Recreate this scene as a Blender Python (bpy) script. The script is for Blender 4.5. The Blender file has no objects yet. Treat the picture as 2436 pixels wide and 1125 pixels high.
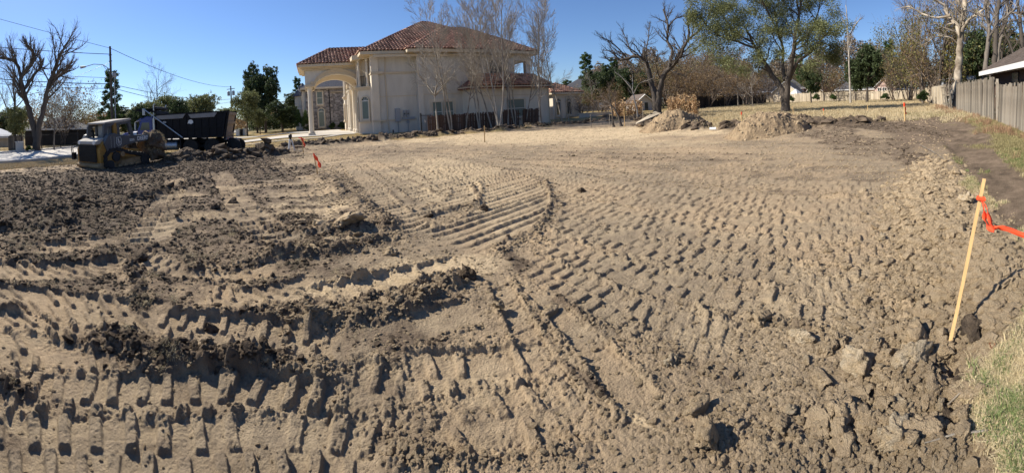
import bpy, bmesh, math, random
import numpy as np
from mathutils import Vector, Matrix
rad = math.radians
scene = bpy.context.scene
COL = scene.collection

# ------------------------------------------------------------------ camera (a phone sweep panorama: cylindrical lens)
EYE = 1.6
F = 888.0; CX = 1218.0; CY = 266.0
PITCH, ROLL = rad(0.3), rad(3.1)
_f = Vector((0, math.cos(PITCH), -math.sin(PITCH)))
_u0 = Vector((0, math.sin(PITCH), math.cos(PITCH))); _r0 = Vector((1, 0, 0))
_r = _r0*math.cos(ROLL) - _u0*math.sin(ROLL)
_u = _u0*math.cos(ROLL) + _r0*math.sin(ROLL)
cam_data = bpy.data.cameras.new('camera')
cam = bpy.data.objects.new('camera', cam_data); COL.objects.link(cam)
m = Matrix.Identity(4)
for i in range(3):
    m[i][0] = _r[i]; m[i][1] = _u[i]; m[i][2] = -_f[i]
m[2][3] = EYE
cam.matrix_world = m
cam_data.type = 'PANO'
cam_data.panorama_type = 'CENTRAL_CYLINDRICAL'
cam_data.central_cylindrical_range_u_min = -CX/F
cam_data.central_cylindrical_range_u_max = CX/F
cam_data.central_cylindrical_range_v_max = CY/F
cam_data.central_cylindrical_range_v_min = -(1125-CY)/F
cam_data.central_cylindrical_radius = 1.0
cam_data.clip_start = 0.02; cam_data.clip_end = 4000
scene.camera = cam
scene.render.engine = 'CYCLES'

# ------------------------------------------------------------------ sky and sun
SUN_LON, SUN_EL = -78.0, 37.0
world = bpy.data.worlds.new('World'); scene.world = world; world.use_nodes = True
nt = world.node_tree; nt.nodes.clear()
wo = nt.nodes.new('ShaderNodeOutputWorld'); bg = nt.nodes.new('ShaderNodeBackground')
sky = nt.nodes.new('ShaderNodeTexSky'); sky.sky_type = 'NISHITA'; sky.sun_disc = False
sky.sun_elevation = rad(SUN_EL); sky.sun_rotation = rad(SUN_LON)
sky.altitude = 0; sky.air_density = 1.05; sky.dust_density = 0.15; sky.ozone_density = 4.0
bg.inputs[1].default_value = 0.07
gn = nt.nodes.new('ShaderNodeVectorMath'); gn.operation = 'MULTIPLY'; gn.inputs[1].default_value = (0.88, 1.0, 1.24)
nt.links.new(sky.outputs[0], gn.inputs[0]); nt.links.new(gn.outputs[0], bg.inputs[0]); nt.links.new(bg.outputs[0], wo.inputs[0])
sd = bpy.data.lights.new('sun', 'SUN'); sd.energy = 5.0; sd.angle = rad(0.5); sd.color = (1.0, 0.93, 0.81)
sun = bpy.data.objects.new('sun', sd); COL.objects.link(sun)
_sv = Vector((math.sin(rad(SUN_LON))*math.cos(rad(SUN_EL)), math.cos(rad(SUN_LON))*math.cos(rad(SUN_EL)), math.sin(rad(SUN_EL))))
sun.rotation_euler = (-_sv).to_track_quat('-Z', 'Y').to_euler()
vs = scene.view_settings
vs.view_transform = 'Standard'; vs.look = 'None'; vs.exposure = 0.65; vs.gamma = 1.0; vs.use_curve_mapping = False

# ------------------------------------------------------------------ coordinates
# lot axes: a runs away to the right along the plots' side boundaries, b runs along the street
AX = rad(31.0); CA, SA = math.cos(AX), math.sin(AX)
def uv(a, b, z=0.0): return Vector((a*CA - b*SA, a*SA + b*CA, z))
def ss(a, b, x):
    t = np.clip((x-a)/(b-a), 0, 1); return t*t*(3-2*t)
def terrain(x, y):
    x = np.asarray(x, float); y = np.asarray(y, float)
    a = x*CA + y*SA; r = np.hypot(x, y)
    z = 0.42*ss(4, 15, x) - 0.36*ss(14, 25, r)*ss(2, 9, -a)
    return z
def tz(x, y): return float(terrain(x, y))
def ray(px, py):
    l = (px-CX)/F
    return _r*math.sin(l) + _f*math.cos(l) + _u*((CY-py)/F)
def at(px, py, R):
    """point at horizontal range R along the line of sight of a photo pixel"""
    d = ray(px, py); k = R/math.hypot(d.x, d.y)
    return Vector((d.x*k, d.y*k, EYE + d.z*k))
def gp(px, py):
    """where the line of sight of a photo pixel meets the terrain"""
    d = ray(px, py); h = math.hypot(d.x, d.y); R = 1.0
    if d.z >= -0.002: return at(px, py, 150)
    R = EYE*h/-d.z
    for _ in range(12):
        x, y = d.x/h*R, d.y/h*R
        R = 0.5*R + 0.5*(EYE - tz(x, y))*h/-d.z
    return Vector((d.x/h*R, d.y/h*R, tz(d.x/h*R, d.y/h*R)))
def to_px(x, y, z):
    X = x*_r[0]+y*_r[1]+(z-EYE)*_r[2]; Y = x*_f[0]+y*_f[1]+(z-EYE)*_f[2]; Z = x*_u[0]+y*_u[1]+(z-EYE)*_u[2]
    h = np.hypot(X, Y)
    return CX + F*np.arctan2(X, Y), CY - F*Z/h

# ------------------------------------------------------------------ noise
def _h(ix, iy, s):
    n = (ix.astype(np.int64)*374761393 + iy.astype(np.int64)*668265263 + s*2147483647*31) & 0xffffffff
    n = ((n ^ (n >> 13))*1274126177) & 0xffffffff
    n = ((n ^ (n >> 16))*2246822519) & 0xffffffff
    return ((n ^ (n >> 15)) & 0xffffff)/float(0xffffff)
def vn(x, y, s=0):
    xi = np.floor(x); yi = np.floor(y); fx = x-xi; fy = y-yi
    fx = fx*fx*fx*(fx*(fx*6-15)+10); fy = fy*fy*fy*(fy*(fy*6-15)+10)
    a = _h(xi, yi, s); b = _h(xi+1, yi, s); c = _h(xi, yi+1, s); d = _h(xi+1, yi+1, s)
    return (a+(b-a)*fx)*(1-fy) + (c+(d-c)*fx)*fy
def fbm(x, y, o=4, s=0, g=0.5):
    t = 0; amp = 1; tot = 0; c_, s_ = 0.8, 0.6
    for k in range(o):
        t = t + amp*(vn(x, y, s+k*7)-0.5)*2; tot += amp; amp *= g
        x, y = (x*c_ - y*s_)*2.03+3.1, (x*s_ + y*c_)*2.03+1.7
    return t/tot
def bumps(x, y, cell, s, dens=0.8):
    """rounded clods half sunk in the surface, in units of the cell size"""
    X = x/cell; Y = y/cell; xi = np.floor(X); yi = np.floor(Y); out = np.zeros_like(X)
    for dx in (-1, 0, 1):
        for dy in (-1, 0, 1):
            cx = xi+dx; cy = yi+dy
            jx = cx + _h(cx, cy, s); jy = cy + _h(cx, cy, s+1)
            r = 0.18 + 0.5*_h(cx, cy, s+2)**2; on = _h(cx, cy, s+3) < dens
            d2 = ((X-jx)**2 + (Y-jy)**2)/(r*r)
            out = np.maximum(out, np.where(on, np.sqrt(np.clip(1-d2, 0, 1))*r, 0))
    return out*cell

# ------------------------------------------------------------------ materials
def pmat(name, col, rough=0.85, var=0.18, scale=4.0, bump=0.0, bscale=30.0, metal=0.0, attr=None, island=0.0, alpha=None, spec=0.3, stretch=None, col2=None, trans=0.0, objrand=0.0):
    M = bpy.data.materials.new(name); M.use_nodes = True; t = M.node_tree; N = t.nodes; Lk = t.links
    b = N['Principled BSDF']; b.inputs['Roughness'].default_value = rough; b.inputs['Metallic'].default_value = metal
    b.inputs['Specular IOR Level'].default_value = spec
    tc = N.new('ShaderNodeTexCoord'); mp = N.new('ShaderNodeMapping'); Lk.new(tc.outputs['Object'], mp.inputs[0])
    if stretch: mp.inputs['Scale'].default_value = stretch
    nz = N.new('ShaderNodeTexNoise'); nz.inputs['Scale'].default_value = scale; nz.inputs['Detail'].default_value = 5; nz.inputs['Roughness'].default_value = 0.65
    Lk.new(mp.outputs[0], nz.inputs['Vector'])
    mr = N.new('ShaderNodeMapRange'); Lk.new(nz.outputs[0], mr.inputs[0])
    mr.inputs[1].default_value = 0.3; mr.inputs[2].default_value = 0.7; mr.inputs[3].default_value = 1-var; mr.inputs[4].default_value = 1+var
    if attr:
        at_ = N.new('ShaderNodeAttribute'); at_.attribute_name = attr; src = at_.outputs['Color']
    elif col2:
        mx = N.new('ShaderNodeMix'); mx.data_type = 'RGBA'; mx.inputs[6].default_value = (*col, 1); mx.inputs[7].default_value = (*col2, 1)
        m3 = N.new('ShaderNodeMapRange'); m3.inputs[1].default_value = 0.4; m3.inputs[2].default_value = 0.6
        n3 = N.new('ShaderNodeTexNoise'); n3.inputs['Scale'].default_value = scale*0.45; n3.inputs['Detail'].default_value = 6; Lk.new(mp.outputs[0], n3.inputs['Vector'])
        Lk.new(n3.outputs[0], m3.inputs[0]); Lk.new(m3.outputs[0], mx.inputs[0]); src = mx.outputs[2]
    else:
        rg = N.new('ShaderNodeRGB'); rg.outputs[0].default_value = (*col, 1); src = rg.outputs[0]
    vm = N.new('ShaderNodeVectorMath'); vm.operation = 'SCALE'; Lk.new(src, vm.inputs[0]); Lk.new(mr.outputs[0], vm.inputs['Scale'])
    out = vm.outputs[0]
    if island:
        gi = N.new('ShaderNodeNewGeometry'); m2 = N.new('ShaderNodeMapRange'); Lk.new(gi.outputs['Random Per Island'], m2.inputs[0])
        m2.inputs[3].default_value = 1-island; m2.inputs[4].default_value = 1+island
        v2 = N.new('ShaderNodeVectorMath'); v2.operation = 'SCALE'; Lk.new(out, v2.inputs[0]); Lk.new(m2.outputs[0], v2.inputs['Scale']); out = v2.outputs[0]
    if objrand:
        oi = N.new('ShaderNodeObjectInfo'); m4 = N.new('ShaderNodeMapRange'); Lk.new(oi.outputs['Random'], m4.inputs[0])
        m4.inputs[3].default_value = 1-objrand; m4.inputs[4].default_value = 1+objrand
        v4 = N.new('ShaderNodeVectorMath'); v4.operation = 'SCALE'; Lk.new(out, v4.inputs[0]); Lk.new(m4.outputs[0], v4.inputs['Scale']); out = v4.outputs[0]
    Lk.new(out, b.inputs['Base Color'])
    if bump:
        bz = N.new('ShaderNodeTexNoise'); bz.inputs['Scale'].default_value = bscale; bz.inputs['Detail'].default_value = 6; bz.inputs['Roughness'].default_value = 0.7
        Lk.new(mp.outputs[0], bz.inputs['Vector'])
        bp = N.new('ShaderNodeBump'); bp.inputs['Strength'].default_value = 1.0; bp.inputs['Distance'].default_value = bump
        Lk.new(bz.outputs[0], bp.inputs['Height']); Lk.new(bp.outputs[0], b.inputs['Normal'])
    if trans:
        b.inputs['Transmission Weight'].default_value = trans
    return M

# ------------------------------------------------------------------ objects
def link(name, me, mat=None, parent=None, loc=None, rotz=None):
    o = bpy.data.objects.new(name, me); COL.objects.link(o)
    if mat is not None and me is not None and len(me.materials) == 0:
        for q in (mat if isinstance(mat, (list, tuple)) else [mat]): me.materials.append(q)
    if parent is not None: o.parent = parent
    if loc is not None: o.location = loc
    if rotz is not None: o.rotation_euler = (0, 0, rotz)
    return o
def tag(o, label=None, cat=None, group=None, kind=None):
    if label: o['label'] = label
    if cat: o['category'] = cat
    if group: o['group'] = group
    if kind: o['kind'] = kind
    return o
def thing(name, label, cat, loc=(0, 0, 0), rotz=0.0, group=None):
    o = bpy.data.objects.new(name, None); COL.objects.link(o); o.location = loc; o.rotation_euler = (0, 0, rotz)
    o.empty_display_size = 0.2
    return tag(o, label, cat, group)
def dup(o, loc=None, rotz=None, scale=None, label=None, group=None, parent=None):
    c = o.copy(); COL.objects.link(c)
    if parent is not None: c.parent = parent
    if loc is not None: c.location = loc
    if rotz is not None: c.rotation_euler = (c.rotation_euler[0], c.rotation_euler[1], rotz)
    if scale is not None: c.scale = scale if hasattr(scale, '__len__') else (scale,)*3
    if label: c['label'] = label
    if group: c['group'] = group
    for ch in list(o.children): dup(ch, parent=c)
    return c
def np_mesh(name, V, Fq, smooth=True):
    """V (n,3) array, Fq (m,k) array of equal sized faces"""
    me = bpy.data.meshes.new(name); V = np.asarray(V, np.float32); Fq = np.asarray(Fq, np.int32); k = Fq.shape[1]
    me.vertices.add(len(V)); me.vertices.foreach_set('co', V.ravel())
    me.loops.add(Fq.size); me.loops.foreach_set('vertex_index', Fq.ravel())
    me.polygons.add(len(Fq)); me.polygons.foreach_set('loop_start', np.arange(0, Fq.size, k, dtype=np.int32))
    me.polygons.foreach_set('loop_total', np.full(len(Fq), k, np.int32))
    me.polygons.foreach_set('use_smooth', np.full(len(Fq), smooth, bool))
    me.update(calc_edges=True)
    return me
class MB:
    """collects boxes, bars, tubes, prisms into one mesh"""
    def __init__(s): s.v = []; s.f = []
    def add(s, vs, fs):
        n = len(s.v); s.v += [tuple(p) for p in vs]; s.f += [tuple(i+n for i in q) for q in fs]; return s
    def box(s, x0, x1, y0, y1, z0, z1):
        vs = [(x, y, z) for z in (z0, z1) for x, y in ((x0, y0), (x1, y0), (x1, y1), (x0, y1))]
        return s.add(vs, [(3, 2, 1, 0), (4, 5, 6, 7), (0, 1, 5, 4), (1, 2, 6, 5), (2, 3, 7, 6), (3, 0, 4, 7)])
    def hexa(s, p):
        return s.add(p, [(3, 2, 1, 0), (4, 5, 6, 7), (0, 1, 5, 4), (1, 2, 6, 5), (2, 3, 7, 6), (3, 0, 4, 7)])
    def prism(s, poly, axis, lo, hi):
        """poly of 2-D points extruded along axis 0/1/2 ('x','y','z')"""
        def P(a, b, c):
            return {'x': (c, a, b), 'y': (a, c, b), 'z': (a, b, c)}[axis]
        n = len(poly); vs = [P(a, b, lo) for a, b in poly] + [P(a, b, hi) for a, b in poly]
        fs = [tuple(range(n-1, -1, -1)), tuple(range(n, 2*n))] + [(i, (i+1) % n, n+(i+1) % n, n+i) for i in range(n)]
        return s.add(vs, fs)
    def tube(s, pts, r, n=8, cap=True):
        pts = [Vector(p) for p in pts]; rr = r if hasattr(r, '__len__') else [r]*len(pts); vs = []; fs = []
        ref = Vector((0.31, 0.2, 0.93))
        for i, p in enumerate(pts):
            d = (pts[min(i+1, len(pts)-1)] - pts[max(i-1, 0)])
            d = d.normalized() if d.length > 1e-9 else Vector((0, 0, 1))
            a = d.cross(ref)
            if a.length < 0.05: a = d.cross(Vector((1, 0, 0)))
            a.normalize(); b = d.cross(a)
            for k in range(n):
                t = 2*math.pi*k/n; vs.append(p + (a*math.cos(t) + b*math.sin(t))*rr[i])
        for i in range(len(pts)-1):
            for k in range(n):
                fs.append((i*n+k, i*n+(k+1) % n, (i+1)*n+(k+1) % n, (i+1)*n+k))
        if cap: fs += [tuple(range(n-1, -1, -1)), tuple(range((len(pts)-1)*n, len(pts)*n))]
        return s.add(vs, fs)
    def lathe(s, prof, c=(0, 0, 0), n=20, axis='z'):
        vs = []; fs = []
        for r, z in prof:
            for k in range(n):
                t = 2*math.pi*k/n; x, y = r*math.cos(t), r*math.sin(t)
                v = {'z': (x, y, z), 'y': (x, z, y), 'x': (z, x, y)}[axis]
                vs.append((v[0]+c[0], v[1]+c[1], v[2]+c[2]))
        for i in range(len(prof)-1):
            for k in range(n): fs.append((i*n+k, i*n+(k+1) % n, (i+1)*n+(k+1) % n, (i+1)*n+k))
        fs += [tuple(range(n-1, -1, -1)), tuple(range((len(prof)-1)*n, len(prof)*n))]
        return s.add(vs, fs)
    def quad(s, a, b, c, d): return s.add([a, b, c, d], [(0, 1, 2, 3)])
    def mesh(s, name, smooth=False, bevel=0.0):
        me = bpy.data.meshes.new(name); me.from_pydata(s.v, [], s.f)
        if bevel:
            bm = bmesh.new(); bm.from_mesh(me); bmesh.ops.recalc_face_normals(bm, faces=bm.faces)
            es = [e for e in bm.edges if len(e.link_faces) == 2 and e.calc_face_angle(0) > 0.5]
            bmesh.ops.bevel(bm, geom=es, offset=bevel, segments=1, affect='EDGES', clamp_overlap=True); bm.to_mesh(me); bm.free()
        elif s.f:
            bm = bmesh.new(); bm.from_mesh(me); bmesh.ops.recalc_face_normals(bm, faces=bm.faces); bm.to_mesh(me); bm.free()
        if smooth:
            me.polygons.foreach_set('use_smooth', [True]*len(me.polygons))
        me.update(); return me
    def build(s, name, mat, parent=None, loc=None, rotz=None, smooth=False, bevel=0.0):
        return link(name, s.mesh(name, smooth, bevel), mat, parent, loc, rotz)
RS = random.Random(7)
# ================================================================== GROUND
NL, NR = 1180, 800
lon_d = np.radians(np.linspace(-82, 82, NL)); lon_s = np.radians(np.linspace(86, 274, 42))
LON = np.concatenate([lon_d, lon_s])
q = np.linspace(1/1.2, 1/62.0, NR)
RR = np.concatenate([[0.05, 0.3, 0.6, 0.9], 1/q, [66, 72, 80, 90, 105, 130, 170, 240, 400, 800, 1600]])
LO, RO = np.meshgrid(LON, RR)                                # rows by range
GX = RO*np.sin(LO); GY = RO*np.cos(LO)
TZ = terrain(GX, GY); PX, PY = to_px(GX, GY, TZ)
GA = GX*CA + GY*SA; GB = -GX*SA + GY*CA
# lot outline in lot axes (a, b)
LOT = [(-11.6, -1.0), (-11.6, 13), (-11.0, 17), (-7.5, 21.5), (-3.0, 23.6), (3, 24.2), (10, 24.4), (18, 25.6), (23.5, 24), (24.5, 20.5), (21, 16.5), (17, 14.0), (15.6, 9), (15.4, 4), (15.8, -1.0),
       (17.5, -1.8), (12, -1.6), (9, -1.35), (4.5, -1.35), (2.9, -1.3), (2.15, -0.85), (1.85, -0.45), (0.8, -0.45), (-3, -0.7)]
def poly_sd(x, y, P):
    """signed distance (positive inside)"""
    d = np.full(x.shape, 1e9); ins = np.zeros(x.shape, bool); n = len(P)
    for i in range(n):
        x0, y0 = P[i]; x1, y1 = P[(i+1) % n]; ex, ey = x1-x0, y1-y0
        t = np.clip(((x-x0)*ex + (y-y0)*ey)/(ex*ex+ey*ey), 0, 1)
        d = np.minimum(d, np.hypot(x-x0-t*ex, y-y0-t*ey))
        c = ((y0 > y) != (y1 > y)) & (x < (x1-x0)*(y-y0)/((y1-y0) if abs(y1-y0) > 1e-9 else 1e-9) + x0)
        ins ^= c
    return np.where(ins, d, -d)
lot_sd = poly_sd(GA, GB, LOT) + 0.35*fbm(GX*0.9, GY*0.9, 3, 5)*ss(1.5, 6, RO) + 0.07*fbm(GX*5, GY*5, 3, 6)
LOTM = ss(-0.12, 0.12, lot_sd)

H = 0.05*fbm(GX*0.5, GY*0.5, 3, 11)*LOTM + 0.02*fbm(GX*0.35, GY*0.35, 2, 12)
ROUGH = np.full(GX.shape, 0.42)                              # how crumbly the surface is
MUD = np.zeros(GX.shape)                                     # dark fresh mud
SAND = np.zeros(GX.shape)
def blob(px, py, rx, ry, ang=0, jit=0.35, s=0):
    """soft patch laid out over the lot around the spot seen at px,py"""
    c, s_ = math.cos(rad(ang)), math.sin(rad(ang)); dx = PX-px; dy = PY-py
    d = np.sqrt(((dx*c+dy*s_)/rx)**2 + ((-dx*s_+dy*c)/ry)**2)
    d = d + jit*fbm(GX*1.6+s, GY*1.6-s, 4, 20+s)
    return ss(1.15, 0.7, d)*(np.abs(LO) < 1.5)
# crumbly and smooth districts
for (a, b, rx, ry, an, v) in [(60, 470, 330, 70, 0, 1.5), (450, 400, 330, 30, -8, 1.4), (250, 600, 320, 60, 0, 1.0), (760, 560, 230, 45, 0, 1.3), (820, 720, 300, 55, -12, 1.5),
        (380, 830, 320, 50, 4, 1.35), (1050, 1000, 420, 130, 5, 0.9), (1330, 560, 70, 120, 0, 1.0), (1800, 880, 420, 200, 0, 0.5), (1950, 1060, 420, 100, 0, 0.85), (2190, 760, 90, 240, -10, 1.5), (2180, 1000, 150, 170, 0, 2.1),
        (2080, 560, 150, 120, 0, 1.2), (800, 440, 70, 60, 0, 1.2), (2250, 470, 60, 60, 40, 1.4), (100, 940, 120, 30, 0, 1.0), (1250, 760, 200, 50, 30, 0.6), (2380, 650, 60, 110, 0, 0.35)]:
    w = blob(a, b, rx, ry, an, s=int(a)); ROUGH = ROUGH*(1-w) + v*w
for (a, b, rx, ry, an, v) in [(380, 780, 760, 330, 0, .46), (330, 520, 540, 135, 0, .62), (1000, 1000, 500, 130, 0, .36), (1450, 860, 300, 100, 20, .24), (1950, 430, 300, 50, 5, .3), (1700, 430, 600, 60, 0, .22), (110, 480, 330, 80, 0, .9), (420, 395, 300, 34, -6, .85), (560, 420, 180, 34, -5, .8), (300, 640, 330, 60, 6, .55), (350, 840, 330, 40, 4, .65), (40, 930, 90, 30, 0, .7),
        (620, 640, 200, 34, -8, .6), (700, 590, 190, 28, 0, .6), (830, 440, 60, 34, 0, .45), (480, 760, 200, 30, 0, .4), (1500, 375, 360, 16, 0, .38), (1750, 400, 420, 22, 2, .3), (2060, 350, 190, 34, 14, .5), (2060, 297, 220, 16, 6, .75),
        (1560, 470, 260, 18, 12, .42), (1380, 900, 120, 16, 35, .55), (1300, 680, 140, 22, 38, .55), (1740, 720, 110, 40, 20, .4), (1640, 860, 130, 20, 30, .35), (2190, 960, 70, 100, 20, .2), (2290, 900, 60, 80, 0, .5), (1750, 500, 200, 20, 8, .3),
        (1250, 1050, 160, 30, 20, .2), (620, 1090, 330, 34, 0, .45), (900, 360, 200, 12, 0, .35), (960, 400, 240, 10, 10, .25), (1620, 296, 120, 12, 0, .6), (1830, 440, 300, 14, 3, .22), (2270, 760, 26, 60, 0, .55), (2330, 560, 50, 40, 0, .6)]:
    w = blob(a, b, rx, ry, an, 0.5, s=int(b)); MUD = np.maximum(MUD, v*w)
for (a, b, rx, ry, an, v) in [(1350, 322, 420, 16, -2, 1.0), (1080, 440, 150, 60, 10, .6), (960, 660, 300, 36, -9, .8), (760, 500, 150, 30, 0, .6), (1120, 860, 260, 60, 0, .35), (440, 500, 120, 60, 0, .35), (1200, 500, 90, 80, 0, .5),
        (1480, 980, 120, 10, 33, .9), (1230, 930, 160, 40, 0, .35), (2385, 690, 90, 140, 0, .75), (2230, 560, 130, 120, 0, .3), (1980, 760, 320, 120, 0, .35), (1950, 1000, 300, 120, 0, .3), (1450, 340, 300, 10, 0, .6), (330, 960, 160, 30, 0, .25)]:
    w = blob(a, b, rx, ry, an, 0.5, s=int(a+b)); SAND = np.maximum(SAND, v*w)

def spline(P, n):
    P = [Vector(p) for p in P]; P = [P[0]*2-P[1]] + P + [P[-1]*2-P[-2]]; out = []
    per = max(2, n//(len(P)-3))
    for i in range(1, len(P)-2):
        for k in range(per):
            t = k/per; a, b, c, d = P[i-1], P[i], P[i+1], P[i+2]
            out.append(0.5*((2*b) + (c-a)*t + (2*a-5*b+4*c-d)*t*t + (3*b-a-3*c+d)*t*t*t))
    out.append(P[-2]); return out
TRK = np.zeros(GX.shape)
SMOOTH = np.zeros(GX.shape)
def strip(pts, width):
    W = [gp(*p) for p in pts]; C = np.array([(p.x, p.y) for p in spline(W, 26)])
    lo = C.min(0)-width; hi = C.max(0)+width
    idx = np.where((GX > lo[0]) & (GX < hi[0]) & (GY > lo[1]) & (GY < hi[1]))
    if len(idx[0]) == 0: return None
    x = GX[idx]; y = GY[idx]; best = np.full(x.shape, 1e9); S = np.zeros(x.shape); T = np.zeros(x.shape); acc = 0
    for i in range(len(C)-1):
        e = C[i+1]-C[i]; L = np.hypot(*e)
        if L < 1e-6: continue
        t = ((x-C[i][0])*e[0] + (y-C[i][1])*e[1])/(L*L); tc = np.clip(t, 0, 1)
        dx = x-C[i][0]-tc*e[0]; dy = y-C[i][1]-tc*e[1]; d = np.hypot(dx, dy); m_ = d < best
        sg = np.sign(e[0]*(y-C[i][1]) - e[1]*(x-C[i][0]))
        best[m_] = d[m_]; S[m_] = (acc + tc*L)[m_]; T[m_] = (sg*d)[m_]
        ends = (m_ & (((i == 0) & (t < 0)) | ((i == len(C)-2) & (t > 1)))); T[ends] = 9
        acc += L
    k = np.abs(T) < width*0.75
    return (idx[0][k], idx[1][k]), S[k], T[k], acc
def track(pts, width=0.45, pitch=0.15, amp=0.03, slant=0.0, rows=2, duty=0.36, depth=0.02, edge=0.02, s=1, strength=1.0, keep=0.85, fix=None):
    g = strip(pts, width)
    if g is None: return
    I, S, T, L = g; x = GX[I]; y = GY[I]; hw = width/2
    wob = 0.10*fbm(x*2.5, y*2.5, 2, s)
    if fix is not None: duty = 1.0
    w = ss(hw*1.05, hw*0.93, np.abs(T + wob*width*.6)) * ss(0, 0.3, S)*ss(L, L-0.3, S)*strength
    # cleat imprints: rows of ridges left standing between the cleats
    row = np.floor((T/width+0.5)*rows); cell = (T/width+0.5)*rows-row
    ph = S/pitch + 0.5*(row % 2) + slant*T/pitch + 0.22*fbm(x*2.5, y*2.5, 2, s+4)
    if fix is not None:
        ph = (x*math.cos(rad(fix)) - y*math.sin(rad(fix)))/pitch + 0.5*(row % 2) + 0.12*fbm(x*2.5, y*2.5, 2, s+4)
    n_id = np.floor(ph); fr = ph-n_id
    duty = duty*0.8; amp = amp*0.72; edge = edge*0.42; depth = depth*0.7
    fr = np.clip(fr + 0.14*(_h(n_id, row, s+8)-0.5), 0, 1)
    shp = ss(0.05, 0.86, fr)*ss(1.0, 0.93, fr) if fix is not None else ss(duty+0.10, duty-0.12, np.abs(fr-0.5)*2)
    rid = shp*(0.45+0.75*_h(n_id, row, s))*(_h(n_id, row+17, s+3) < keep)
    ends = ss(0.0, 0.10, cell)*ss(1.0, 0.90, cell) if rows > 1 else 1.0
    cr_ = fbm(x*11, y*11, 4, s+9, .65); hh = -depth + amp*rid*np.clip(ends+.2*cr_, 0, 1)*(0.9+0.45*cr_) + 0.003*cr_
    H[I] = H[I]*(1-0.88*w) + hh*w
    rim = np.exp(-((np.abs(T)-hw*1.05)/(0.09*width+0.02))**2)*ss(0, 0.3, S)*ss(L, L-0.3, S)
    H[I] += edge*rim*(0.15+1.5*np.clip(fbm(x*10, y*10, 4, s+5, .65)+0.2, 0, 1))*strength
    ROUGH[I] = ROUGH[I]*(1-0.72*w) + 0.11*w + 0.6*rim
    TRK[I] = np.maximum(TRK[I], w*(1-rid)); SMOOTH[I] = np.maximum(SMOOTH[I], w)
    MUD[I] *= 1-0.45*w
def ridge(pts, width, height, s=1, rough=1.2, mud=0.0, lump=0.6):
    g = strip(pts, width)
    if g is None: return
    I, S, T, L = g; x = GX[I]; y = GY[I]
    w = np.exp(-(T/(width*0.3))**2)*ss(0, 0.25, S)*ss(L, L-0.25, S)
    height = height*0.72
    H[I] += height*w*(1-lump + lump*2.2*np.clip(fbm(x*2.2/max(width, .3), y*2.2/max(width, .3), 4, s)+0.3, 0, 1))
    w2 = np.clip(w*1.6, 0, 1); ROUGH[I] = np.maximum(ROUGH[I], rough*w2); MUD[I] = np.maximum(MUD[I]*(1-0.3*w2), mud*w2)
    SMOOTH[I] *= 1-w2

# --- tracks, far to near (laid over one another)
for k, (y0, y1) in enumerate([(352, 348), (366, 360), (380, 372), (396, 386)]):
    track([(900, y0), (1300, (y0+y1)/2-6), (1800, y1), (2150, y1+4)], 0.5, 0.3, 0.03, 0.2, 2, depth=0.01, edge=0.02, s=40+k, strength=0.6)
track([(1010, 365), (1250, 385), (1600, 415), (2180, 440)], 0.45, 0.2, 0.03, 0.5, 2, s=3, fix=54)
track([(1230, 392), (1400, 425), (1700, 460), (2200, 480)], 0.45, 0.17, 0.035, 0.6, 2, s=4, fix=54)
track([(1300, 425), (1450, 455), (1700, 490), (2180, 520)], 0.45, 0.16, 0.035, 0.6, 2, s=5, fix=54)
track([(1320, 470), (1480, 500), (1750, 545), (2150, 580)], 0.45, 0.155, 0.04, 0.7, 2, s=6, fix=54)
track([(1310, 505), (1480, 548), (1750, 600), (2140, 640)], 0.42, 0.155, 0.04, 0.8, 2, s=7, fix=54)
track([(1300, 550), (1450, 600), (1720, 660), (2080, 700)], 0.40, 0.155, 0.042, 0.8, 2, s=8, fix=54)
track([(1270, 600), (1420, 665), (1620, 735), (1820, 790)], 0.40, 0.16, 0.035, 0.9, 2, s=9, fix=54)
track([(1760, 700), (1900, 725), (2080, 745)], 0.42, 0.17, 0.035, 0.5, 2, s=10, fix=54, strength=0.8)
track([(1230, 640), (1340, 760), (1470, 900), (1560, 1010)], 0.22, 0.5, 0.01, 0, 1, depth=0.015, edge=0.022, s=13, strength=0.9)
track([(1180, 660), (1240, 780), (1330, 930), (1420, 1060)], 0.2, 0.14, 0.03, 0.5, 1, depth=0.012, edge=0.02, s=14, strength=0.8)

for (P_, s_, st_, sl_) in [([(1010, 376), (1300, 402), (1650, 430), (2180, 452)], 70, .8, .5), ([(1250, 408), (1450, 442), (1720, 474), (2200, 500)], 71, 1, .55), ([(1310, 445), (1500, 478), (1740, 518), (2180, 548)], 72, 1, .6),
        ([(1330, 488), (1500, 528), (1760, 575), (2150, 608)], 73, 1, .7), ([(1310, 528), (1470, 574), (1740, 630), (2120, 668)], 74, 1, .75), ([(1290, 575), (1440, 632), (1680, 695), (2060, 722)], 75, 1, .8), ([(1255, 622), (1400, 700), (1560, 770), (1700, 810)], 76, .9, .9),
        ([(900, 372), (1100, 368), (1500, 385), (2150, 402)], 77, .6, .3), ([(950, 356), (1400, 350), (2000, 362)], 78, .5, .3), ([(1500, 700), (1640, 780), (1760, 860)], 79, .7, .8), ([(1850, 660), (2000, 690), (2140, 705)], 80, .8, .5)]:
    track(P_, 0.44, 0.165, 0.036, sl_, 2, s=s_, strength=st_, fix=54 if s_ < 77 else None)
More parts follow.
